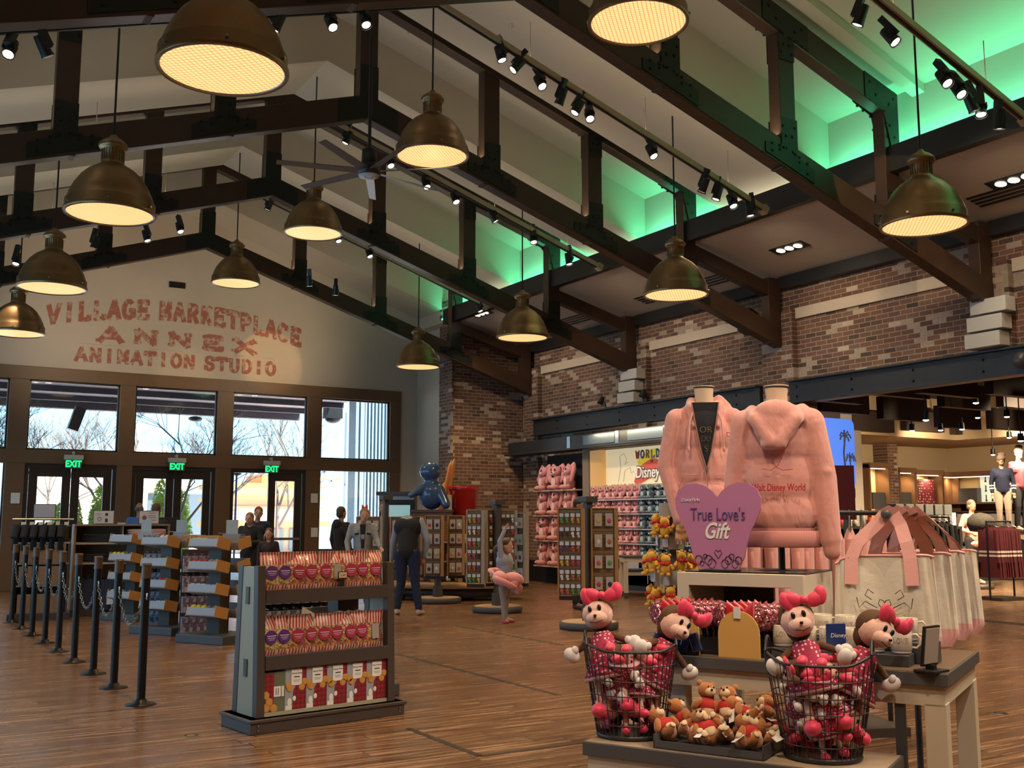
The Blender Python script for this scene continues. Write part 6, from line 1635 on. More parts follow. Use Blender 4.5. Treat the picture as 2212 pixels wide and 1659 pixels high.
# glitter headbands
glit = NT('rose glitter'); vo = glit.n('ShaderNodeTexVoronoi'); vo.inputs['Scale'].default_value = 150; glit.l(glit.tc.outputs['Object'], vo.inputs['Vector'])
vx = glit.xyz(vo.outputs['Color']); glit.col(glit.ramp(vx[0], [(0, (.30, .07, .10)), (.45, (.50, .16, .20)), (.8, (.70, .32, .34)), (.92, (.9, .65, .62))], 'CONSTANT')); glit.set(Metallic=.7, Roughness=.28)
nm_ = glit.n('ShaderNodeVectorMath', operation='SUBTRACT'); glit.l(vo.outputs['Color'], nm_.inputs[0]); nm_.inputs[1].default_value = (.5, .5, .5)
geo = glit.n('ShaderNodeNewGeometry'); ma = glit.n('ShaderNodeVectorMath', operation='MULTIPLY_ADD'); glit.l(nm_.outputs[0], ma.inputs[0]); ma.inputs[1].default_value = (1.1, 1.1, 1.1); glit.l(geo.outputs['Normal'], ma.inputs[2])
nz_ = glit.n('ShaderNodeVectorMath', operation='NORMALIZE'); glit.l(ma.outputs[0], nz_.inputs[0]); glit.l(nz_.outputs[0], glit.p.inputs['Normal']); glit = glit.m
satin = mat('red satin', (.50, .012, .015), .28, sheen=.3)
def bow(b, c, s, rr=0):
    for q in (-1, 1):
        def fn(u, v):
            w = v; x = q * (.012 + .088 * w) * s; h = (.02 + .06 * w ** .8) * s * (1 + .1 * math.sin(u * 9)); a = 2 * PI * u
            return (c[0] + x, c[1] + (.006 + .028 * w * (1 - .3 * w)) * s * math.sin(a), c[2] + h * math.cos(a) + .02 * s * w)
        b.grid(fn, 16, 7, cu=True)
        for w_ in (.9,):
            b.add([fn(i / 16, 1) for i in range(16)], [tuple(range(16))])
    b.ell(c, (.018 * s, .02 * s, .026 * s))
hb = None
for sidx, (bx, by, n_) in enumerate(((1463, 1312, 5), (1604, 1312, 5))):
    for k in range(n_):
        y_ = .14 + k * .035
        p = onpl(bx, by, lp(0, y_), uy); x_ = li(p)[0] + k * .035
        lab = 'rose glitter headband with red bow, %s from front in the %s row' % (ORD[k], ['left', 'right'][sidx])
        loc = lp(x_, y_, .985)
        if hb is None:
            hb = thing('glitter_headband', lab, 'headband', loc, TA, 'glitter headbands')
            b = B(); b.tube([(-.075 * math.cos(a * PI / 12), 0, -.12 + .11 * math.sin(a * PI / 12) ** .8) for a in range(13)], .007, n=8, ry=.012); b.build('band', M['blackcloth'], hb)
            for q in (-1, 1):
                b = B(); b.ell((q * .088, .0, .0), (.066, .026, .066), n=20, m=14); b.build('ear_puff', glit, hb)
            b = B(); bow(b, (0, -.03, .012), .66); b.build('bow', satin, hb)
            b = B(); b.bb(-.018, .018, -.032, -.03, -.075, -.02); b.build('paper_tag', M['card'], hb)
        else: dup(hb, loc, TA + rnd.uniform(-.1, .1), label=lab)
# rod racks carrying the headbands
for sidx, (bx, by) in enumerate(((1463, 1312), (1604, 1312))):
    p = onpl(bx, by, lp(0, .12), uy); x_ = li(p)[0]
    t = thing('headband_stand', 'dark acrylic stand under the %s row of glitter headbands' % ['left', 'right'][sidx], 'stand', lp(x_, .1, .802), TA, 'headband stands')
    b = B(); b.bb(-.08, .24, .0, .24, 0, .012); b.bb(-.05, .2, .08, .2, .012, .07); b.build('body', M['black'], t)
ych = mat('yellow ochre board', (.66, .40, .12), .5)
for i, (px0, px1, py0, py1) in enumerate(((1428, 1512, 1318, 1412), (1553, 1643, 1320, 1424))):
    y_ = .05; P0 = lp(0, y_); a = onpl(px0, py1, P0, uy); c = onpl(px1, py1, P0, uy); d = onpl((px0 + px1) / 2, py0, P0, uy)
    x0, x1 = li(a)[0], li(c)[0]; zt_ = d.z; w = (x1 - x0) / 2; xm = (x0 + x1) / 2
    t = thing('arch_board', 'yellow arched headband card holder, %s' % ['left one with the price tag', 'right one with the white tag'][i], 'card holder', lp(xm, y_, .802), TA, 'yellow arch boards')
    H = zt_ - .802; b = B(); b.prism([(-w, 0), (w, 0)] + [(w * math.cos(a_ * PI / 14), H - w * 1.05 + w * 1.05 * math.sin(a_ * PI / 14)) for a_ in range(15)], .008); b.build('board', ych, t)
    if i == 1: b = B(); b.bb(-.02, .012, -.012, -.006, H - .035, H + .02); b.build('paper_tag', M['card'], t)
p = onpl(1477, 1318, lp(0, .035), uy); t = thing('price_tag', 'black framed price tag reading 36.99 on the left arch board', 'price tag', lp(li(p)[0], .035, p.z), TA)
b = B(); b.bb(-.041, .041, -.006, .004, -.03, .03); b.build('frame', M['black'], t)
b = B(); b.bb(-.034, .034, -.008, -.005, -.023, .023); b.build('card', M['card'], t); text('price', '36.99', .024, M['ink'], t, (0, -.009, 0), ext=.0004)
# navy packs in front of left arch
nav = mat('navy glossy pack', (.012, .02, .07), .25, coat=.4)
t = thing('pack_tray', 'black tray at the front table edge under the left arch board', 'tray', lp(-1.2, .02, .802), TA)
b = B(); b.bb(-.22, .06, -.0, .1, 0, .006); b.bb(-.22, .06, 0, .004, 0, .03); b.build('tray', M['black'], t)
for i, (px, py) in enumerate(((1442, 1392), (1462, 1385), (1482, 1392), (1502, 1385))):
    p = onpl(px, py, lp(0, .03), uy); b = B(); b.box((0, 0, 0), (.045, .03, .09), (0, .3 * (-1) ** i, 0)); single('navy_pack', b, nav, 'dark navy pack before the left arch board, %s from left' % ORD[i], 'packet', 'navy packs', lp(li(p)[0], .03, .862), TA, .006)
# mugs
mugm = mat('cream glazed mug', (.62, .55, .44), .22, coat=.5); mugb = mat('lilac mug base', (.44, .35, .36), .4); lov = mat('rose gold lettering', (.50, .33, .32), .4)
t = thing('mug_step', 'low slate step under the front row of mugs', 'step', lp(0, 0, .802), TA)
P0 = lp(0, .13); xl = li(onpl(1668, 1420, P0, uy))[0]; P1 = lp(0, .13); xr = li(onpl(1965, 1440, P0, uy))[0]
b = B(); b.bb(xl, xr, .12, .25, 0, .05); b.build('step', M['slate'], t, .003)
t = thing('mug_step', 'higher slate step under the back row of mugs', 'step', lp(0, 0, .802), TA)
b = B(); b.bb(xl + .06, xr + .09, .25, .40, 0, .095); b.build('step', M['slate'], t, .003)
mg = None
for rowi, (pxs, yl, z) in enumerate((((1692, 1743, 1793, 1838, 1890, 1947), .185, .852), ((1728, 1778, 1828, 1880, 1962), .325, .897))):
    for i, px in enumerate(pxs):
        p = onpl(px, 1400, lp(0, yl), uy); lab = 'cream LOVE mug, %s from left in the %s row' % (ORD[i], ['front', 'back'][rowi]); loc = lp(li(p)[0], yl, z); rz = TA + R(12 + rnd.uniform(-6, 6))
        if mg is None:
            mg = thing('mug', lab, 'mug', loc, rz, 'cream mugs')
            b = B(); b.lathe([(.040, .012), (.047, .02), (.048, .1), (.045, .103), (.043, .1), (.042, .02), (0, .016)], 28); b.build('cup', mugm, mg)
            b = B(); b.lathe([(0, 0), (.037, 0), (.042, .004), (.044, .014), (.04, .014)], 28); b.build('base', mugb, mg)
            b = B(); b.tube([(.045, 0, .085), (.066, 0, .088), (.08, 0, .072), (.08, 0, .045), (.066, 0, .028), (.045, 0, .03)], .0055, n=8); b.build('handle', mugm, mg)
            for k, ch_ in enumerate('LOVE'):
                a0 = (-90 - 33 + k * 22); b = B(); glyph(b, ch_, .0135, .022, .003, 1, lambda u, v, d: ((.0482 + d * .1) * math.cos(R(a0) + (u - .007) / .048), (.0482 + d * .1) * math.sin(R(a0) + (u - .007) / .048), .052 + v), t=.006)
                b.build('letter', lov, mg)
        else: dup(mg, loc, rz, label=lab)
# sign stand at right corner
p = onz(2012, 1452, .8); t = thing('sign_stand', 'black metal sign stand seen edge on at the table corner', 'sign stand', (p.x, p.y, .802), TA + R(70))
b = B(); b.bb(-.06, .06, -.05, .05, 0, .01); b.bb(-.012, .012, -.02, .02, .01, .03); b.build('base', M['black'], t, .002)
b = B(); b.box((0, .0, .11), (.12, .012, .17), (.12, 0, 0)); b.build('frame', M['black'], t)
b = B(); b.box((0, -.008, .11), (.105, .004, .15), (.12, 0, 0)); b.build('card', mat('brushed card', (.4, .35, .3), .4), t)
# tote bags
pinkb = mat('pink canvas base', (.70, .34, .33), .9, sheen=.3)
bagmat = NT('cream canvas pink base'); z = bagmat.xyz()[2]; bagmat.col(bagmat.mix(bagmat.math('LESS_THAN', z, .09), (.70, .63, .52), (.74, .38, .36))); bagmat.set(Roughness=.9, Sheen_Weight=.3)
bagmat.bump(bagmat.noise(bagmat.tc.outputs['Object'], 9., 5.), .35, .03); bagmat = bagmat.m
pkey = mat('coral pink webbing', (.80, .40, .36), .8, sheen=.3, bump=.2, bscale=200)
hook = onpl(1915, 1106, lp(0, .62), uy)
def bigtote(i, px, py, dx, dz_, rzo, lab):
    p = onz(px, py, .8); t = thing('tote_bag', lab, 'tote bag', (p.x, p.y, .803), TA + rzo, 'cream tote bags on the table')
    W, H, D_ = .50, .46, .10
    def fn(u, v):
        a = 2 * PI * u; c, s = math.cos(a), math.sin(a); e = .3
        x = (abs(c) ** e) * (1 if c > 0 else -1) * W / 2; y = (abs(s) ** .6) * (1 if s > 0 else -1) * D_ / 2
        wob = .014 * math.sin(7 * a + i) * (.3 + v) + .008 * math.sin(17 * a + 5 * v)
        return (x * (1.02 - .10 * v) * (1 - .12 * max(0, .12 - v) / .12), y * (1 - .75 * v) + wob * (1 - abs(c) * .5), v * H - .012 * math.cos(a * 2) * v + (.02 * c * v))
    b = B(); b.grid(fn, 56, 18, cu=True); b.add([fn(k / 56, 0) for k in range(56)], [tuple(range(56))[::-1]]); b.build('body', bagmat, t)
    b = B(); b.tube([Vector(fn(k / 56, 1)) for k in range(56)], .006, n=5, closed=True); b.build('rim_piping', pkey, t)
    # handles run up to the hook
    c, s = math.cos(TA + rzo), math.sin(TA + rzo); d = hook - Vector((p.x, p.y, .803)); hk = Vector((d.x * c + d.y * s, -d.x * s + d.y * c, d.z)) + Vector((.012 + i * .035, .03 * i, -.0))
    for yy, q in ((-1, 0), (1, 1)):
        b = B(); y0 = yy * (D_ * .14 + .006)
        yb = -D_ * .30 - .012 if yy < 0 else y0
        P = [(-.155, yb, H - .13 if yy < 0 else H - .05), (-.15, y0 - .008, H - .0), (-.125 + hk.x * .25, y0 + hk.y * .2, H + (hk.z - H) * .35), (hk.x * .75 - .05, hk.y * .7, H + (hk.z - H) * .75), (hk.x - .022, hk.y, hk.z - .012), (hk.x, hk.y, hk.z + .004), (hk.x + .022, hk.y, hk.z - .012), (hk.x * .75 + .06, hk.y * .7, H + (hk.z - H) * .72), (.10 + hk.x * .25, y0 + hk.y * .2, H + (hk.z - H) * .35), (.125, y0 - .008, H), (.13, yb, H - .13 if yy < 0 else H - .05)]
        ribbon(b, P, .062, .004, (0, -1, 0)); b.build('handle', pkey, t)
    return t
bigtote(0, 1918, 1412, 0, 0, R(8), 'frontmost cream tote bag with wide pink handles and heart drawing')
bigtote(1, 1962, 1392, 0, 0, R(2), 'second cream tote bag, just behind the front one')
bigtote(2, 1998, 1378, 0, 0, R(-4), 'third cream tote bag, behind the second')
bigtote(3, 2030, 1366, 0, 0, R(-10), 'hindmost cream tote bag, at the back right of the table')
bg = bpy.data.objects['tote_bag.003'] if 'tote_bag.003' in bpy.data.objects else None
for o_ in bpy.data.objects:
    if o_.get('label', '').startswith('frontmost cream tote'): bg = o_
b = B()
for q in (-1, 1): b.tube([(q * .002, -.062, .205), (q * .03, -.063, .24), (q * .022, -.063, .262), (q * .006, -.063, .256), (0, -.063, .245)], .0022, n=5); b.tube([(q * .035, -.062, .22), (q * .09, -.062, .25), (q * .12, -.062, .22), (q * .13, -.062, .27)], .0022, n=5); b.tube([(q * .05, -.063, .29), (q * .075, -.063, .31), (q * .09, -.063, .28), (q * .06, -.063, .26)], .0022, n=5)
b.build('heart_drawing', M['ink'], bg)
t = thing('bag_hook', 'dark green grey round ended bar holding the tote handles', 'hook', hook, TA)
b = B(); b.cyl((0, -.03, -.012), (.04, .34, -.012), .02, n=18); b.ell((0, -.03, -.012), (.023, .012, .023)); b.build('bar', mat('green grey bar', (.06, .07, .065), .4), t)
b = B(); b.cyl((.04, .34, -.012), (.04, .34, -hook.z), .016); b.build('post', M['slate'], t)

# ---- plush: rag doll and bear, generic
peach = mat('peach plush', (.76, .47, .39), .95, sheen=.5, bump=.3, bscale=90); hotp = mat('hot pink satin', (.72, .035, .10), .5, sheen=.3); blkp = mat('black plush', (.012, .011, .013), .95, sheen=.3)
dotd = dots('dotted pink dress', (.36, .02, .07), (.80, .55, .55), .013, .33); whp = mat('white plush', (.72, .66, .64), .95, sheen=.4); lpk = mat('pale pink cloth', (.66, .36, .38), .9, sheen=.4)
DP = None
def doll(loc, rot, lab, s=1., grp='rag dolls in the wire baskets'):
    global DP
    if DP is None:
        DP = t = thing('rag_doll', lab, 'plush toy', loc, 0, grp, rot)
        b = B(); b.ell((0, 0, .23), (.052, .05, .05), n=16, m=12); b.ell((0, -.038, .215), (.036, .028, .026), n=14, m=10); b.ell((0, .0, .09), (.05, .04, .06))
        for q in (-1, 1): b.cyl((q * .03, -.01, .04), (q * .045, -.05, -.06), .013)
        b.build('body', peach, t)
        b = B(); b.ell((0, .014, .242), (.055, .05, .052), n=16, m=12); b.ell((0, .03, .21), (.04, .03, .045))
        for q in (-1, 1): b.cyl((q * .04, 0, .15), (q * .09, -.03, .12), .012, .01)
        b.build('hair', mat('dark brown yarn hair', (.10, .045, .02), .9), t)
        b = B(); b.lathe([(.025, .17), (.042, .15), (.048, .1), (.085, .03), (.082, .026), (.04, .06)], 20); b.build('dress', dotd, t)
        b = B()
        for q in (-1, 1): b.ell((q * .105, -.04, .11), (.024, .02, .03), (.3, q * .6, 0)); b.ell((q * .09, -.05, .125), (.012, .01, .014))
        b.build('mittens', whp, t)
        b = B()
        for q in (-1, 1): b.ell((q * .047, -.065, -.075), (.026, .04, .024))
        b.build('shoes', hotp, t)
        b = B(); b.ell((.03, -.03, .285), (.014, .014, .014))
        for q in (-1, 1): b.ell((.03 + q * .034, -.028, .287 + q * -.006), (.032, .013, .022), (0, q * -.35, 0), n=14, m=8); b.ell((.03 + q * .052, -.028, .29), (.02, .012, .03), (0, q * .2, 0), n=12, m=8)
        b.build('bow', hotp, t)
        b = B(); b.ell((0, -.0705, .22), (.006, .005, .005), n=10, m=8)
        for q in (-1, 1): b.ell((q * .016, -.05, .245), (.007, .005, .011), n=8, m=6)
        b.tube([(-.022, -.062, .203), (0, -.069, .197), (.022, -.062, .203)], .0015, n=4); b.build('face', eye, t)
        b = B(); b.lathe([(.086, .028), (.088, .018), (.05, .02)], 20); b.build('petticoat', lpk, t)
        return t
    o = dup(DP, loc, rot=rot, label=lab, group=grp)
    return o
brn = mat('caramel brown plush', (.42, .15, .035), .95, sheen=.5, bump=.4, bscale=90); crm = mat('cream plush', (.70, .52, .32), .95, sheen=.4); rv = mat('red felt', (.45, .025, .02), .9)
BP = None
def bear(loc, rot, lab):
    global BP
    if BP: return dup(BP, loc, rot=rot, label=lab)
    BP = t = thing('teddy_bear', lab, 'plush toy', loc, 0, 'teddy bears in the tray', rot)
    b = B(); b.ell((0, 0, .055), (.045, .04, .055)); b.ell((0, -.01, .135), (.042, .038, .036))
    for q in (-1, 1): b.ell((q * .034, .0, .165), (.014, .009, .014)); b.ell((q * .04, -.045, .01), (.02, .036, .02)); b.ell((q * .055, -.02, .07), (.016, .018, .034), (.5, q * -.5, 0))
    b.build('body', brn, t)
    b = B(); b.ell((0, -.035, .128), (.026, .018, .02)); b.ell((0, -.03, .055), (.03, .016, .036))
    for q in (-1, 1): b.ell((q * .04, -.078, .012), (.014, .006, .014))
    b.build('muzzle', crm, t)
    b = B(); b.lathe([(.035, .1), (.05, .085), (.052, .055), (.046, .05)], 18, ry=.9); b.build('vest', rv, t)
    b = B(); b.ell((0, -.053, .134), (.007, .005, .006), n=8, m=6)
    for q in (-1, 1): b.ell((q * .014, -.046, .147), (.004, .003, .005), n=8, m=6)
    b.build('face', eye, t)
    b = B(); b.add([(.03, -.06, .03), (.06, -.075, .03), (.065, -.09, -.035), (.035, -.075, -.035), (.03, -.058, .03), (.06, -.073, .03), (.065, -.088, -.035), (.035, -.073, -.035)], [(0, 1, 2, 3), (7, 6, 5, 4), (0, 4, 5, 1), (1, 5, 6, 2), (2, 6, 7, 3), (3, 7, 4, 0)]); b.build('paper_tag', M['card'], t)
    return t
# ---- wire baskets
wire = mat('dark grey wire', (.05, .048, .052), .4, .5)
def basket(p, lab, r0=.158, r1=.218, H=.40, rz=0, tall=0):
    t = thing('wire_basket', lab, 'basket', (p.x, p.y, .453), rz, 'wire baskets')
    b = B(); b.lathe([(0, .0), (r0, .0), (r0 + .006, .012), (r0, .025), (r0 - .01, .02), (0, .015)], 40, ry=.92); b.build('base', wire, t)
    b = B(); n = 44
    for i in range(n):
        a = 2 * PI * i / n; b.cyl((r0 * math.cos(a), r0 * .92 * math.sin(a), .01), (r1 * math.cos(a), r1 * .92 * math.sin(a), H), .0022, n=5, caps=False)
    b.build('uprights', wire, t)
    for k in range(1, 6):
        v = k / 6; r = r0 + (r1 - r0) * v + .002; b = B(); b.tube([(r * math.cos(2 * PI * i / 36), r * .92 * math.sin(2 * PI * i / 36), H * v) for i in range(36)], .0028, n=5, closed=True); b.build('hoop', wire, t)
    b = B(); b.tube([(r1 * math.cos(2 * PI * i / 44), r1 * .92 * math.sin(2 * PI * i / 44), H + (.03 + tall * .5) * max(0, abs(math.cos(2 * PI * i / 44)) - .6) * 2.5) for i in range(44)], .0065, n=7, closed=True); b.build('rim', wire, t)
    for q in (-1, 1):
        b = B(); b.tube([(q * r1 * .96, -.075 + .15 * k / 10, H + .02 + tall + (.055) * math.sin(PI * k / 10)) for k in range(11)], .0065, n=7)
        b.tube([(q * r1 * .96, -.075, H + .02 + tall), (q * r1 * .95, -.078, H - .02)], .005); b.tube([(q * r1 * .96, .075, H + .02 + tall), (q * r1 * .95, .078, H - .02)], .005); b.build('handle', wire, t)
    return t
pl_ = onz(1338, 1583, .45); prr = onz(1775, 1625, .45)
xb, yb_ = li(pl_); xb = li(onpl(1338, 1560, lp(0, -.25), uy))[0]; xb2 = li(onpl(1775, 1560, lp(0, -.245), uy))[0]; print('BX', xb, xb2); pl_ = lp(max(xb, -1.36), -.25, 0)
basket(pl_, 'left wire basket full of pink dressed rag dolls', rz=TA + R(30))
prr = lp(xb2, -.245, 0)
basket(prr, 'right wire basket full of pink dressed rag dolls', r1=.225, rz=TA + R(10), tall=.02)
rr = random.Random(12)
vr = -YAW
for bi, (p, nm) in enumerate(((pl_, 'left'), (prr, 'right'))):
    tops = [(-.09, .0, .235, -.2), (.07, .02, .215, .45)] if bi == 0 else [(-.02, -.03, .25, -.1), (.105, .02, .23, .5)]
    k = 0
    for dx, dy, z, tw in tops:
        w_ = RT * dx + Vector((FW.x, FW.y, 0)) * dy
        o = doll((p.x + w_.x, p.y + w_.y, .453 + z), (R(-8 if k == 0 else 10), R(-12 if k == 0 else 26), vr + tw), 'rag doll peeking out on top of the %s basket, %s' % (nm, ['left', 'right'][k])); o.scale = (1.42,) * 3; k += 1
    for j in range(9):
        af = math.atan2(-FW.y, -FW.x); a = af + (-2.2, -1.1, 0, 1.1, 2.2, -1.5, -.5, .6, 1.6)[j]; lev = j // 5; r = (.055, .08)[lev]; flip = (j + lev) % 2
        z = (.30 if flip else .10) + lev * .0; z = z if lev == 0 else (.36 if flip else .17)
        o = doll((p.x + r * math.cos(a), p.y + r * math.sin(a), .453 + z), (PI * flip + rr.uniform(-.25, .25), rr.uniform(-.3, .3), a + PI / 2 + (PI if flip else 0)), 'rag doll tumbled inside the %s wire basket' % nm)
        o.scale = (.86,) * 3
t = thing('hang_card', 'dark blue product card on the right basket doll reading Disney', 'card', (prr + RT * .075).to_tuple()[:2] + (.453 + .50,), vr + R(10))
b = B(); b.bb(-.045, .045, -.003, .003, -.055, .055); b.build('card', mat('royal blue card', (.015, .04, .18), .35), t, .002); text('lettering', 'Disney', .026, M['white'], t, (.008, -.004, .005), shear=.15, ext=.0004)
t = thing('tumbled_pack', 'glossy navy pack wedged in the back of the left basket', 'packet', (pl_ + RT * .12 + uy * .08).to_tuple()[:2] + (.453 + .42,), vr + R(20))
b = B(); b.box((0, 0, 0), (.1, .03, .08), (.3, .2, 0)); b.build('pack', nav, t, .01)
# ---- bear tray
clr = mat('clear grey acrylic', (.30, .32, .35), .15)
x0, y0 = li(onz(1424, 1606, .45)); x1, y1 = li(onz(1690, 1650, .45))
x0 = max(x0, li(pl_)[0] + .2); x1 = min(x1, xb2 - .19)
t = thing('plush_tray', 'grey acrylic tray of teddy bears between the two wire baskets', 'tray', lp(0, 0, .453), TA)
b = B(); b.bb(x0, x1, -.45, -.10, 0, .006); b.bb(x0, x1, -.45, -.445, 0, .035); b.bb(x0, x0 + .005, -.45, -.1, 0, .06); b.bb(x1 - .005, x1, -.45, -.1, 0, .06); b.bb(x0, x1, -.105, -.1, 0, .06); b.build('tray', edgeg, t)
n = 0
for (u, v, z, rx, ry_, rz_) in ((.12, -.36, .03, -1.2, 0, .8), (.3, -.38, .03, -1.3, .3, -.5), (.5, -.36, .03, -1.0, -.3, .3), (.72, -.38, .03, -1.2, .2, -.9), (.9, -.36, .03, -1.1, 0, .6), (.2, -.22, .04, -.9, .3, 1.5), (.45, -.2, .04, -1, 0, -1.2), (.7, -.2, .04, -.9, .2, .7), (.9, -.22, .04, -1, 0, -.3), (.34, -.27, .10, -.25, .2, .5), (.56, -.26, .10, -.7, -.2, -.4), (.78, -.27, .10, -1.2, .4, 1.0), (.92, -.2, .11, -1.0, -.9, -.6)):
    bear(lp(x0 + (x1 - x0) * u, v, .455 + z), (rx * .8, ry_, TA + .4 + rz_), 'caramel teddy bear with red vest in the tray, %s' % ['front left end', 'front left', 'front middle', 'front right', 'front right end', 'back left', 'back middle left', 'back middle right', 'back right', 'top of the pile at left', 'top of the pile in the middle', 'top of the pile at right', 'rightmost under the basket'][n]); n += 1
# ---- pink hoodie rack behind
P0 = ond(1590, 1123, 7.3); P1 = ond(1905, 1123, 7.5)
rail('clothes_rack', 'black rack of pink hoodies behind the front table', (P0.x, P0.y, 0), (P1.x, P1.y, 0), 1.5, M['black'])
fill(P0, P1, 1.47, 11, .88, hood, 'hanging_hoodie', 'pink hoodie hanging on the rack behind the front table', 'hanging pink hoodies', w=.25, ry=.24, rz=math.atan2((P1 - P0).y, (P1 - P0).x) + R(62))
# ================================================================ PEOPLE AND FULL MANNEQUINS
skin = mat('skin', (.50, .27, .18), .55); skin2 = mat('tanned skin', (.36, .19, .12), .55)
def person(name, lab, cat, x, y, rz, H, top, pants, hairm, skinm=skin, J=None, z0=0, hair='short', shoe=None, sleeves=True, girth=1., wide=1., topl=.9, face=True, extra=None, hs=1., group=None, vox=.012, hood_=False):
    s = H / 1.75
    j = dict(pelvis=(0, 0, .95), chest=(0, 0, 1.26), neck=(0, .01, 1.47), head=(0, -.01, 1.635), sl=(-.18, 0, 1.41), sr=(.18, 0, 1.41), el=(-.235, .02, 1.13), er=(.235, .02, 1.13), wl=(-.235, -.05, .89), wr=(.235, -.05, .89),
             hl=(-.09, 0, .92), hr=(.09, 0, .92), kl=(-.095, -.015, .5), kr=(.095, -.015, .5), al=(-.1, .03, .09), ar=(.1, .03, .09), tl=(-.11, -.12, .035), tr=(.11, -.12, .035))
    if J: j.update(J)
    V_ = {k: Vector(v) * s for k, v in j.items()}
    t = thing(name, lab, cat, (x, y, z0), rz, group)
    g_ = girth
    s0 = s; hd = V_['head']; nk = V_['neck']; up_ = (hd - nk).normalized()
    s = s0 * hs
    pr_ = [('e', hd + Vector((0, .005, .02)) * s, (.078 * s, .095 * s, .112 * s)), ('e', hd + Vector((0, -.03, -.05)) * s, (.055 * s, .06 * s, .06 * s)), ('c', nk - up_ * .05 * s, hd - up_ * .03 * s, .052 * s, .05 * s),
           ('e', hd + Vector((0, -.1, -.01)) * s, (.014 * s, .018 * s, .022 * s)), ('e', hd + Vector((-.08, .0, .0)) * s, (.012 * s, .02 * s, .03 * s)), ('e', hd + Vector((.08, .0, .0)) * s, (.012 * s, .02 * s, .03 * s)),
           ('c', V_['chest'], nk, .1 * s0, .06 * s0), ('c', V_['pelvis'], V_['chest'], .12 * s, .12 * s), ('c', V_['hl'], V_['hr'], .08 * s, .08 * s)]
    s = s0
    for q in 'lr':
        pr_ += [('c', V_['s' + q], V_['e' + q], .045 * s, .037 * s), ('c', V_['e' + q], V_['w' + q], .036 * s, .024 * s), ('c', V_['chest'] + Vector((0, 0, .08)) * s, V_['s' + q], .07 * s, .05 * s), ('c', V_['h' + q], V_['k' + q], .08 * s, .055 * s), ('c', V_['k' + q], V_['a' + q], .052 * s, .035 * s), ('c', V_['a' + q], V_['t' + q], .034 * s, .03 * s)]
        d = (V_['w' + q] - V_['e' + q]).normalized(); sd = d.cross(Vector((0, 1, 0))).normalized() if abs(d.y) < .9 else Vector((1, 0, 0)); w = V_['w' + q]
        pr_ += [('c', w, w + d * .055 * s, .024 * s, .03 * s)]
        for i in range(4): f0 = w + d * .065 * s + sd * (i - 1.5) * .019 * s; f1 = f0 + (d + Vector((0, -.25, 0))).normalized() * (.07, .08, .075, .06)[i] * s; pr_ += [('c', f0, f1, .0095 * s, .008 * s)]
        pr_ += [('c', w + d * .02 * s, w + d * .06 * s + (Vector((0, -1, 0)) * .03 + sd * (-.03 if q == 'l' else .03)) * s, .012 * s, .009 * s)]
    blob('body', pr_, vox * s, skinm, t, sm=1)
    # shirt
    pr_ = [('c', V_['chest'] + Vector((-.06 * wide, 0, .04)) * s, V_['chest'] + Vector((.06 * wide, 0, .04)) * s, .125 * s * g_, .125 * s * g_), ('c', V_['pelvis'] + Vector((0, 0, .02)) * s, V_['chest'], .135 * s * g_, .14 * s * g_), ('c', V_['sl'], V_['sr'], .065 * s, .065 * s), ('c', V_['chest'] + Vector((0, 0, .1)) * s, nk - up_ * .03 * s, .1 * s, .062 * s)]
    pr_ += [('e', V_['pelvis'] + Vector((0, 0, topl - .9)) * s, (.165 * s * g_, .13 * s * g_, .1 * s))]
    for q in 'lr':
        pr_ += [('c', V_['s' + q], V_['e' + q], .066 * s, .054 * s)] if sleeves else [('c', V_['s' + q], V_['s' + q].lerp(V_['e' + q], .5), .066 * s, .06 * s)]
        if sleeves: pr_ += [('c', V_['e' + q], V_['w' + q].lerp(V_['e' + q], .08), .052 * s, .04 * s)]
        pr_ += [('c', V_['s' + q].lerp(V_['chest'], .4), V_['s' + q], .09 * s * g_, .06 * s)]
    if hood_: pr_ += [('e', nk + Vector((0, .1, -.03)) * s, (.1 * s, .07 * s, .09 * s))]
    blob('shirt', pr_, vox * s, top, t, sm=2)
    pr_ = [('c', V_['hl'], V_['hr'], .10 * s * g_, .10 * s * g_), ('e', V_['pelvis'] - Vector((0, 0, .02)) * s, (.155 * s * g_, .12 * s * g_, .09 * s))]
    for q in 'lr': pr_ += [('c', V_['h' + q], V_['k' + q], .098 * s * g_, .072 * s), ('c', V_['k' + q], V_['a' + q] + Vector((0, 0, .02)) * s, .07 * s, .055 * s)]
    blob('trousers', pr_, vox * s, pants, t, sm=2)
    for q in 'lr':
        a_ = V_['a' + q]; tt = V_['t' + q]
        blob('shoe', [('c', a_ - Vector((0, -.02, .045)) * s, tt, .038 * s, .036 * s), ('e', a_ - Vector((0, 0, .01)) * s, (.042 * s, .05 * s, .05 * s))], .01 * s, shoe or M['black'], t, sm=1)
    s = s0 * hs
    if hairm:
        pr_ = [('e', hd + Vector((0, .02, .05)) * s, (.088 * s, .098 * s, .095 * s)), ('e', hd + Vector((0, .05, -.01)) * s, (.08 * s, .065 * s, .08 * s))]
        if hair == 'bald': pr_ = [('e', hd + Vector((0, .045, .0)) * s, (.084 * s, .065 * s, .06 * s))]
        if hair == 'long': pr_ += [('c', hd + Vector((0, .07, 0)) * s, hd + Vector((0, .09, -.25)) * s, .085 * s, .06 * s), ('c', hd + Vector((-.075, .03, 0)) * s, hd + Vector((-.09, .03, -.2)) * s, .03 * s, .03 * s), ('c', hd + Vector((.075, .03, 0)) * s, hd + Vector((.09, .03, -.2)) * s, .03 * s, .03 * s)]
        if hair == 'bun': pr_ += [('e', hd + Vector((0, .09, .08)) * s, (.045 * s,) * 3)]
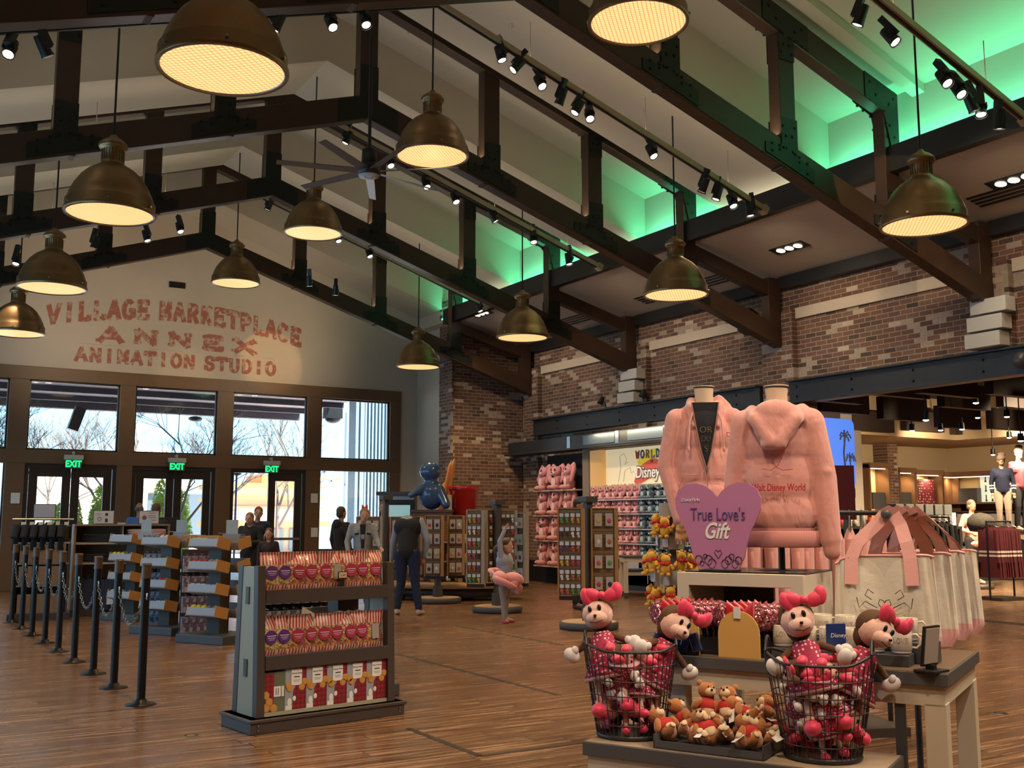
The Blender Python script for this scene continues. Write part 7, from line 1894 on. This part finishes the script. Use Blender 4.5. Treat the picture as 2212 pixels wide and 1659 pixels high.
        if hair == 'pony': pr_ += [('c', hd + Vector((0, .09, .03)) * s, hd + Vector((.0, .19, -.05)) * s, .06 * s, .07 * s), ('c', hd + Vector((0, .19, -.05)) * s, hd + Vector((0, .2, -.2)) * s, .07 * s, .035 * s)]
        blob('hair', pr_, vox * s, hairm, t, sm=1)
    if face:
        b = B()
        for q in (-1, 1): b.ell(hd + Vector((q * .03, -.088, .015)) * s, (.010 * s, .006 * s, .006 * s), n=8, m=6)
        b.build('eyes', eye, t)
        b = B(); b.ell(hd + Vector((0, -.09, -.055)) * s, (.022 * s, .006 * s, .005 * s), n=8, m=6); b.build('mouth', mat('lips', (.35, .08, .07), .5), t)
    return t, V_, s0
F0 = -YAW                      # facing the camera
def at(px, D): p = ond(px, 1123, D); return p.x, p.y
denim = mat('dark denim', (.02, .035, .08), .9); navyc = mat('navy cloth', (.02, .03, .06), .9); grycl = mat('pale grey knit', (.30, .33, .38), .9); dkc = mat('dark cloth', (.018, .017, .02), .9)
brnh = mat('brown hair', (.07, .035, .02), .7); blkh = mat('near black hair', (.015, .010, .009), .6); gryh = mat('grey hair', (.12, .10, .09), .8); redh = mat('red brown hair', (.16, .06, .03), .7); bl = mat('blue shirt', (.06, .16, .42), .9)
x, y = at(300, 22.5); person('person', 'bald person in a blue shirt seen from behind by the middle doors', 'person', x, y, F0 + R(200), 1.80, bl, denim, gryh, skin2, hair='bald')
x, y = at(337, 20); person('person', 'person with dark short hair in a black shirt, back turned, by the checkout board', 'person', x, y, F0 + R(170), 1.74, dkc, denim, brnh, skin2, girth=1.1)
# family by the right door
x, y = at(541, 19.2)
J = dict(head=(0, -.06, 1.60), el=(-.24, -.04, 1.15), er=(.24, -.04, 1.15), wl=(-.06, -.28, 1.12), wr=(.07, -.28, 1.13))
t, V_, s = person('person', 'woman in black top looking down at a phone in both hands', 'person', x, y, F0 - R(5), 1.60, dkc, dkc, mat('fair brown hair', (.20, .12, .07), .7), hair='bun', J=J, girth=1.05)
b = B(); b.box((0, 0, 0), (.13, .01, .075), (.6, 0, 0)); w_ = Matrix.Rotation(F0 - R(5), 3, 'Z') @ Vector((.03, -.36, 1.10)); single('mobile_phone', b, mat('pale pink phone', (.55, .38, .36), .4), 'pale phone held by the woman in black', 'phone', None, (x + w_.x, y + w_.y, 1.05), F0 - R(5))
x, y = at(556, 20.3); person('person', 'taller man in a dark printed shirt standing behind the woman with the phone', 'person', x, y, F0 + R(10), 1.70, navyc, denim, redh, hair='short', sleeves=False, J=dict(head=(0.02, -.05, 1.62)))
x, y = at(582, 18.6); person('person', 'small girl with long brown hair and dark coat beside the woman in black', 'person', x, y, F0, 1.28, mat('maroon black coat', (.03, .018, .025), .9), dkc, brnh, hair='long', hs=1.15)
x, y = at(737, 19.6); person('person', 'short haired person in a black jacket turned away toward the pillar window', 'person', x, y, F0 + R(140), 1.68, dkc, dkc, brnh, skin2, girth=1.08, hood_=True)
# denim vest woman
x, y = at(783, 17.6); J = dict(head=(.03, -.07, 1.60), el=(-.26, -.02, 1.14), er=(.25, -.1, 1.18), wl=(-.24, -.15, .93), wr=(.30, -.34, 1.05))
dn = mat('pale denim', (.26, .28, .30), .9, noise=.35, nscale=25)
t, V_, s = person('person', 'woman in pale denim jacket with red bow in her hair, looking down', 'person', x, y, F0 + R(12), 1.66, dn, dkc, mat('light brown hair', (.24, .14, .08), .7), hair='bun', J=J, girth=1.1)
b = B(); b.grid(lambda u, v: ((u - .5) * (.05 + .05 * v), -.145 + .01 * v, .98 + .40 * v), 5, 6); b.grid(lambda u, v: ((u - .5) * (.05 + .05 * v), -.13, .98 + .40 * v), 5, 6); b.build('black_undershirt', dkc, t)
b = B(); bow(b, (.03, -.06, 1.66), .5); b.build('hair_bow', hotp, t)
b = B(); 
for q in (-1, 1): b.box((q * .1, -.145, 1.22), (.07, .006, .03), (0, q * .2, 0))
b.build('patches', M['blackcloth'], t)
x, y = at(838, 20.6); person('person', 'red haired person in red glimpsed behind the cooler edge', 'person', x - .1, y, F0, 1.80, mat('dark red shirt', (.25, .03, .03), .9), dkc, redh)
# man in vest, bending, head hidden
p = onz(879, 1328, 0)
J = dict(pelvis=(0, .02, .93), chest=(0.02, -.10, 1.28), neck=(.05, -.22, 1.40), head=(.07, -.36, 1.34), sl=(-.17, -.1, 1.38), sr=(.19, -.12, 1.36), el=(-.29, -.08, 1.10), er=(.27, -.2, 1.06), wl=(-.2, -.16, .84), wr=(.33, -.32, .80), hl=(-.10, .02, .9), hr=(.10, .02, .9), kl=(-.12, 0, .49), kr=(.10, -.02, .48), al=(-.19, .05, .09), ar=(.15, .0, .09), tl=(-.22, -.1, .035), tr=(.17, -.15, .035))
shoeo = mat('white orange trainer', (.55, .42, .34), .6)
t, V_, s = person('person', 'man in black vest over grey sleeves bending over the spinner, head hidden', 'person', p.x, p.y, F0 + R(172), 1.80, grycl, mat('navy jeans', (.012, .022, .06), .9), brnh, skin, J=J, girth=1.1, shoe=shoeo)
blob('vest', [('c', V_['pelvis'] + Vector((0, .0, .02)), V_['chest'], .16, .165), ('c', V_['chest'] + Vector((-.08, .02, .02)), V_['chest'] + Vector((.08, .02, .02)), .15, .15), ('c', V_['sl'] * .75 + V_['neck'] * .25 + Vector((0, .03, 0)), V_['sr'] * .75 + V_['neck'] * .25 + Vector((0, .03, 0)), .085, .085), ('c', V_['chest'], V_['neck'] + Vector((0, .06, 0)), .13, .085), ('e', V_['pelvis'], (.185, .15, .09))], .014, mat('black quilted vest', (.012, .012, .016), .85), t, sm=2)
# girl with raised arm
p = onz(1090, 1345, 0)
J = dict(head=(0.0, -.06, 1.60), el=(-.22, .0, 1.72), wl=(-.16, -.10, 1.98), sl=(-.16, 0, 1.42), er=(.22, .04, 1.12), wr=(.18, -.17, 1.02), tl=(-.12, -.15, .035), tr=(.12, -.15, .035), kl=(-.12, -.04, .5), kr=(.12, .02, .5), al=(-.12, -.06, .09), ar=(.12, .06, .09))
gh = mat('grey blue hoodie', (.28, .31, .36), .9, noise=.2, nscale=30)
g_rz = F0 + R(62)
t, V_, s = person('person', 'small girl in grey hoodie reaching up to the spinner, holding a pink plush', 'person', p.x, p.y, g_rz, 1.17, gh, mat('grey sweatpants', (.30, .27, .26), .9), brnh, skin, J=J, hair='pony', shoe=mat('pink trainer', (.55, .12, .16), .6), girth=1.3, hood_=True, topl=.88, hs=1.32)
o = plush(plp, plw, 'long', (0, 0, 0), 0, 1, 'large pink plush with long ears tucked under the girl arm', None)
dR = Matrix.Rotation(g_rz, 3, 'Z') @ Vector((.20, -.06, .50)); o.location = (p.x + .118, p.y - .306, .60); o.rotation_euler = (R(80), R(20), F0 + R(-75)); o.scale = (1.15,) * 3; o['category'] = 'plush toy'
# person hidden behind front spinner
p = onz(1248, 1318, 0)
person('person', 'dark haired person behind the front spinner, black trainers showing beneath', 'person', p.x + .12, p.y + .1, F0 + R(60), 1.80, dkc, dkc, blkh, skin2, shoe=mat('black white trainer', (.04, .04, .05), .5), J=dict(tl=(-.11, -.16, .035), tr=(.11, -.16, .035)))
# side room mannequins
mann = mat('tan mannequin skin', (.45, .26, .15), .5)
def stand(x, y, lab, z=.1, r=.35):
    b = B(); b.lathe([(0, 0), (r, 0), (r + .02, .03), (r, z), (0, z)], 24); single('round_platform', b, M['greywood'], lab, 'platform', None, (x, y, 0))
x, y = at(2100, 22.5); J = dict(er=(.26, .0, 1.14), wr=(.3, -.12, .98), el=(-.27, .05, 1.15), wl=(-.12, -.08, 1.08))
stand(x, y, 'round dark base under the pink topped mannequin')
t, V_, s = person('mannequin', 'woman mannequin in a loose pink top and black trousers in the side room', 'mannequin', x, y, F0 + R(15), 1.76, mat('pale pink top', (.66, .34, .26), .9, sheen=.3), dkc, mat('mannequin hair', (.12, .07, .05), .6), mann, J=J, z0=.1, hair='bun', girth=1.12, shoe=mat('cream trainer', (.7, .55, .42), .6), face=False, topl=.8)
p = onz(2190, 1250, 0)
jer = mat('navy jersey', (.012, .016, .045), .8); jerm = mat('maroon jersey', (.16, .015, .025), .8)
for i, (px, D_, H, m_, lab, rz) in enumerate(((2170, 19.6, 1.40, jer, 'child mannequin in a navy striped jersey on the beige stand', -20), (2208, 20.2, 1.58, jerm, 'taller child mannequin in maroon and black, cut by the right edge', 10))):
    x, y = at(px, D_)
    t, V_, s = person('mannequin', lab, 'mannequin', x, y, F0 + R(rz), H, m_, mat('cream shorts', (.55, .42, .32), .8) if i == 0 else dkc, None, mann, z0=1.243 if i == 0 else 1.243, shoe=mat('cream trainer', (.7, .55, .42), .6), face=False, girth=1.15, group='child mannequins')
    b = B(); 
    for q in 'lr': a_ = V_['e' + q]; w_ = V_['w' + q]; b.cyl(a_.lerp(w_, .3), a_.lerp(w_, .42), .06 * s); b.cyl(a_.lerp(w_, .55), a_.lerp(w_, .67), .055 * s)
    b.build('sleeve_stripes', M['white'], t)
    blob('cap', [('e', V_['head'] + Vector((0, .0, .06)) * s, (.1 * s, .11 * s, .09 * s)), ('e', V_['head'] + Vector((0.02, .0, .16)) * s, (.09 * s, .05 * s, .05 * s))], .012, mat('grey brown cap', (.16, .11, .09), .9), t)
# ================================================================ TRACKS, SPOTLIGHTS, FAN
def trackz(x): return 6.10 + SL * (11.13 - x) if x > XR else 6.10 + SL * (x - (2 * XR - 11.13))
for k, (y, lab) in enumerate(((6.9, 'nearest, at the upper right'), (11.1, 'second, above the middle truss bay'), (15.3, 'third, toward the gable'), (19.5, 'farthest, near the gable wall'))):
    t = thing('light_track', 'cream sloping lighting track, ' + lab, 'light track', (0, y, 0), 0, 'lighting tracks')
    for sg, x1 in ((1, 11.13), (-1, 2 * XR - 11.13)):
        if k == 3 and sg == 1 and False: continue
        b = B(); b.beam((XR, 0, trackz(XR + .001)), (x1, 0, trackz(x1)), .09, .07); b.build('channel', M['track'], t)
        b = B(); b.beam((XR, 0, trackz(XR + .001) - .045), (x1, 0, trackz(x1) - .045), .03, .02); b.build('rail', M['black'], t)
        b = B(); b.beam((x1, 0, trackz(x1)), (x1 + .09 * sg, 0, trackz(x1) - .05), .11, .12); b.build('end_cap', M['track'], t)
        o_ = lamp('AREA', 'track_ceiling_fill', ((XR + x1) / 2, y, trackz((XR + x1) / 2) + .06), 5, (1, .84, .60), aim=((XR + x1) / 2 + .5 * sg, y, 20), sx=.08, sy=5.2); o_.rotation_euler = (PI, 0, 0); o_.rotation_euler = Euler((PI, sg * math.atan(SL), 0)); o_.data.size = 5.2; o_.data.size_y = .08  # added fill light with no fixture, brightens the ceiling above the track
        for q in (.25, .6, .88):
            xx = XR + (x1 - XR) * q; b = B(); b.cyl((xx, 0, trackz(xx)), (xx, 0, trackz(xx) + .55), .006, n=6); b.build('wire', M['track'], t)
sp0 = None; k = 0
def spot(px, py, yT, dirx, diry, lab, e=0, warm=1, cone=34):
    """head hanging on a track or truss at plane y=yT where the photo shows it; e>0 gives off light"""
    global sp0, k
    p = ony(px, py, yT); d = Vector((dirx, diry, -1)).normalized()
    rot = d.to_track_quat('-Z', 'Y').to_euler()
    if sp0 is None:
        sp0 = t = thing('track_spotlight', lab, 'spotlight', p, 0, 'track spotlights', rot)
        b = B(); b.cyl((0, 0, .13), (0, 0, -.07), .048, .062, n=18); b.cyl((0, 0, -.07), (0, 0, -.09), .067, .067, n=18, caps=False); b.build('can', M['black'], t)
        b = B(); b.bb(-.035, .035, .03, .10, .0, .26); b.build('driver_box', M['black'], t)
        b = B(); b.bb(-.062, -.05, -.015, .06, -.02, .05); b.bb(.05, .062, -.015, .06, -.02, .05); b.build('bracket', M['black'], t)
        b = B(); b.ell((0, 0, -.072), (.052, .052, .008), n=16, m=6); b.build('lamp_face', M['spotglow'], t)
        t2 = t
    else: t2 = dup(sp0, p, rot=rot, label=lab)
    if e: lamp('SPOT', 'track_light', p + d * .10, e, (1, .74, .46) if warm else (1, .85, .7), aim=p + d * 3, cone=cone, size=.04, blend=.5)
n_ = 0
for i, (px, py, dx, dy, e) in enumerate(((1081, 120, .2, -.3, 500), (1116, 144, -.9, .2, 0), (1167, 180, .1, -.7, 650), (1212, 212, -.2, .5, 0), (1247, 235, -.6, .1, 350), (1273, 250, -.2, -.6, 450), (1408, 330, .1, -.6, 650), (1520, 404, -.1, .6, 0), (1550, 420, -.3, .2, 300), (1581, 437, .0, -.5, 450), (1619, 455, .1, -.1, 300))):
    spot(px, py, 11.1, dx, dy, 'black spotlight on the second cream track, %s from the ridge' % ORD[i], e)
for i, (px, py, dx, dy, e) in enumerate(((1858, 38, -.2, .4, 0), (1925, 82, .2, -.7, 500), (2040, 172, -.1, -.7, 500), (2070, 196, -.1, -.7, 450), (2098, 225, .4, -.2, 200), (2118, 236, -.2, -.2, 0), (2160, 262, .1, .2, 0))):
    spot(px, py, 6.9, dx, dy, 'black spotlight on the nearest cream track, %s from the left' % ORD[i], e)
for i, (px, py, dx, dy, e) in enumerate(((842, 352, .1, -.6, 450), (920, 398, .1, -.6, 450), (983, 430, .1, -.6, 450), (1065, 470, .6, -.3, 300), (1152, 516, -.1, -.4, 300), (1228, 562, .1, -.2, 300), (750, 300, -.4, .2, 0))):
    spot(px, py, 15.3, dx, dy, 'black spotlight on the third cream track, %s one' % ORD[i], e)
for i, (px, py, dx, dy, e) in enumerate(((730, 515, .1, -.5, 300), (797, 548, .2, -.5, 300), (1035, 665, .3, -.3, 200), (581, 445, -.3, .6, 0), (316, 512, .3, -.3, 300), (388, 494, .2, -.5, 300), (205, 525, -.2, .2, 0), (36, 562, -.2, -.3, 250), (668, 610, .2, .3, 0), (725, 630, .1, .3, 0))):
    spot(px, py, 19.5, dx, dy, 'black spotlight near the gable wall, %s of its cluster' % ORD[i], e)
for i, (px, py, dx, dy, e) in enumerate(((22, 108, -.3, -.5, 0), (95, 104, .6, .2, 0), (715, 52, .2, -.7, 350), (788, 45, .1, -.5, 0), (600, 52, -.4, .3, 0))):
    spot(px, py, 11.1, dx, dy, 'black spotlight high at upper left, %s from the left edge' % ORD[i], e)
# the two pools on the gable lettering
for (x, z, ax, az, e, c) in ((6.4, 6.6, 7.9, 5.2, 300, 18), (5.0, 6.6, 5.9, 4.7, 120, 16)):
    lamp('SPOT', 'gable_spot', (x, 19.6, z), e, (1, .62, .25), aim=(ax, GY, az), cone=c, size=.03, blend=.3)
for x in (3.2, 8.2): lamp('SPOT', 'gable_wash', (x, 20.9, 4.9), 170, (1, .76, .5), aim=(x * .6 + 2.3, GY, 5.8), cone=110, size=.15, blend=.9)
# brick wash and grazing spots
lamp('SPOT', 'brick_spot', (11.0, 19.5, 6.0), 280, (1, .6, .25), aim=(13.0, 22.1, 4.6), cone=50, size=.03)
lamp('SPOT', 'brick_spot', (10.9, 19.2, 5.9), 300, (1, .62, .28), aim=(12.4, 22.1, 2.0), cone=40, size=.03)
lamp('SPOT', 'brick_spot', (8.5, 6.9, 6.6), 420, (1, .74, .42), aim=(13.8, 11.0, 4.9), cone=22, size=.02, blend=.15)
for y in (3, 7.4, 11.5, 15.6, 19.8): lamp('SPOT', 'brick_wash', (10.4, y, 6.1), 260, (1, .74, .48), aim=(13.8, y + .8, 3.6), cone=85, size=.1, blend=.8)
# general store light from tracks behind and above the photographer
for x, y, z, e, aim in ((2.5, .2, 5.6, 420, (4.0, 4.2, .8)), (5.7, 1.0, 6.2, 620, (4.6, 4.6, 1)), (.2, 1.5, 5.4, 200, (3.4, 5.2, 1.2)), (7.0, 2.7, 6.4, 500, (4.5, 4.2, 1.2)), (1.2, 3.6, 5.6, 110, (3.0, 7.5, .6)), (8.6, 5.4, 6.2, 400, (7.8, 11, 1))):
    lamp('SPOT', 'store_spot', (x, y, z), e, (1, .86, .70), aim=aim, cone=48, size=.08, blend=.7)
# ceiling fan
p = ony(797, 377, 11.9)
t = thing('ceiling_fan', 'black ceiling fan with seven pale metal blades under the ridge', 'ceiling fan', p)
b = B(); b.cyl((0, 0, .1), (0, 0, 9.4 - p.z), .022); b.lathe([(.0, .32), (.09, .32), (.1, .12), (.09, .1)], 20); b.build('stem', M['black'], t)
b = B(); b.lathe([(.13, .13), (.155, .08), (.15, .0), (.12, -.02)], 28); b.build('motor', M['black'], t)
b = B(); b.lathe([(.0, -.03), (.05, -.03)], 20); b.lathe([(.055, -.032), (.125, -.03), (.13, -.01)], 28); b.build('cap_ring', mat('pale cap ring', (.45, .5, .55), .4), t)
bl_ = mat('brushed blade', (.20, .22, .25), .3, .7)
for i in range(7):
    a = 2 * PI * i / 7 + .22; c, s = math.cos(a), math.sin(a); pv = R(14)
    b = B(); v = []
    for r_ in (.12, .5, 1.15):
        for q, zz in ((-1, -1), (1, 1)):
            w = .055 if r_ < 1 else .045
            for tt in (-.004, .004): v.append((c * r_ - s * q * w, s * r_ + c * q * w, .04 + zz * w * math.sin(pv) + tt))
    f = []
    for j in range(2):
        o_ = 4 * j; f += [(o_, o_ + 4, o_ + 6, o_ + 2), (o_ + 1, o_ + 3, o_ + 7, o_ + 5), (o_, o_ + 1, o_ + 5, o_ + 4), (o_ + 2, o_ + 6, o_ + 7, o_ + 3)]
    f += [(0, 2, 3, 1), (8, 9, 11, 10)]
    b.add(v, f); b.build('blade', bl_, t)
# sprinkler heads
for i, (px, py, yy) in enumerate(((1103, 47, 11.6), (882, 110, 14.2), (1113, 248, 14.0), (1316, 372, 14.2), (1388, 238, 11.6))):
    p = ony(px, py, yy); zc = (6.56 if abs(yy - 11.6) < .2 else 7.38) + SL * (11.95 - p.x); b = B(); b.cyl((0, 0, 0), (0, 0, -.05), .03, .012, n=10); single('sprinkler_head', b, M['dullwhite'], 'tiny pale sprinkler head on the sloped ceiling, %s one' % ORD[i], 'sprinkler', 'sprinkler heads', (p.x, yy, zc))
# floor boxes
for px, py, l in ((413, 1590, 'near the snack shelf corner'), (885, 1366, 'in front of the man in the vest'), (2160, 1541, 'beside the front table legs')):
    p = onz(px, py, 0); t = thing('floor_socket', 'small round metal floor socket ' + l, 'floor socket', (p.x, p.y, .001), 0, 'floor sockets')
    b = B(); b.lathe([(0, .003), (.05, .003), (.06, 0)], 24); b.build('plate', M['chrome'], t); b = B(); b.lathe([(.03, .004), (.048, .0045)], 24); b.build('ring', M['black'], t)
p = ond(1010, 1280, 18)
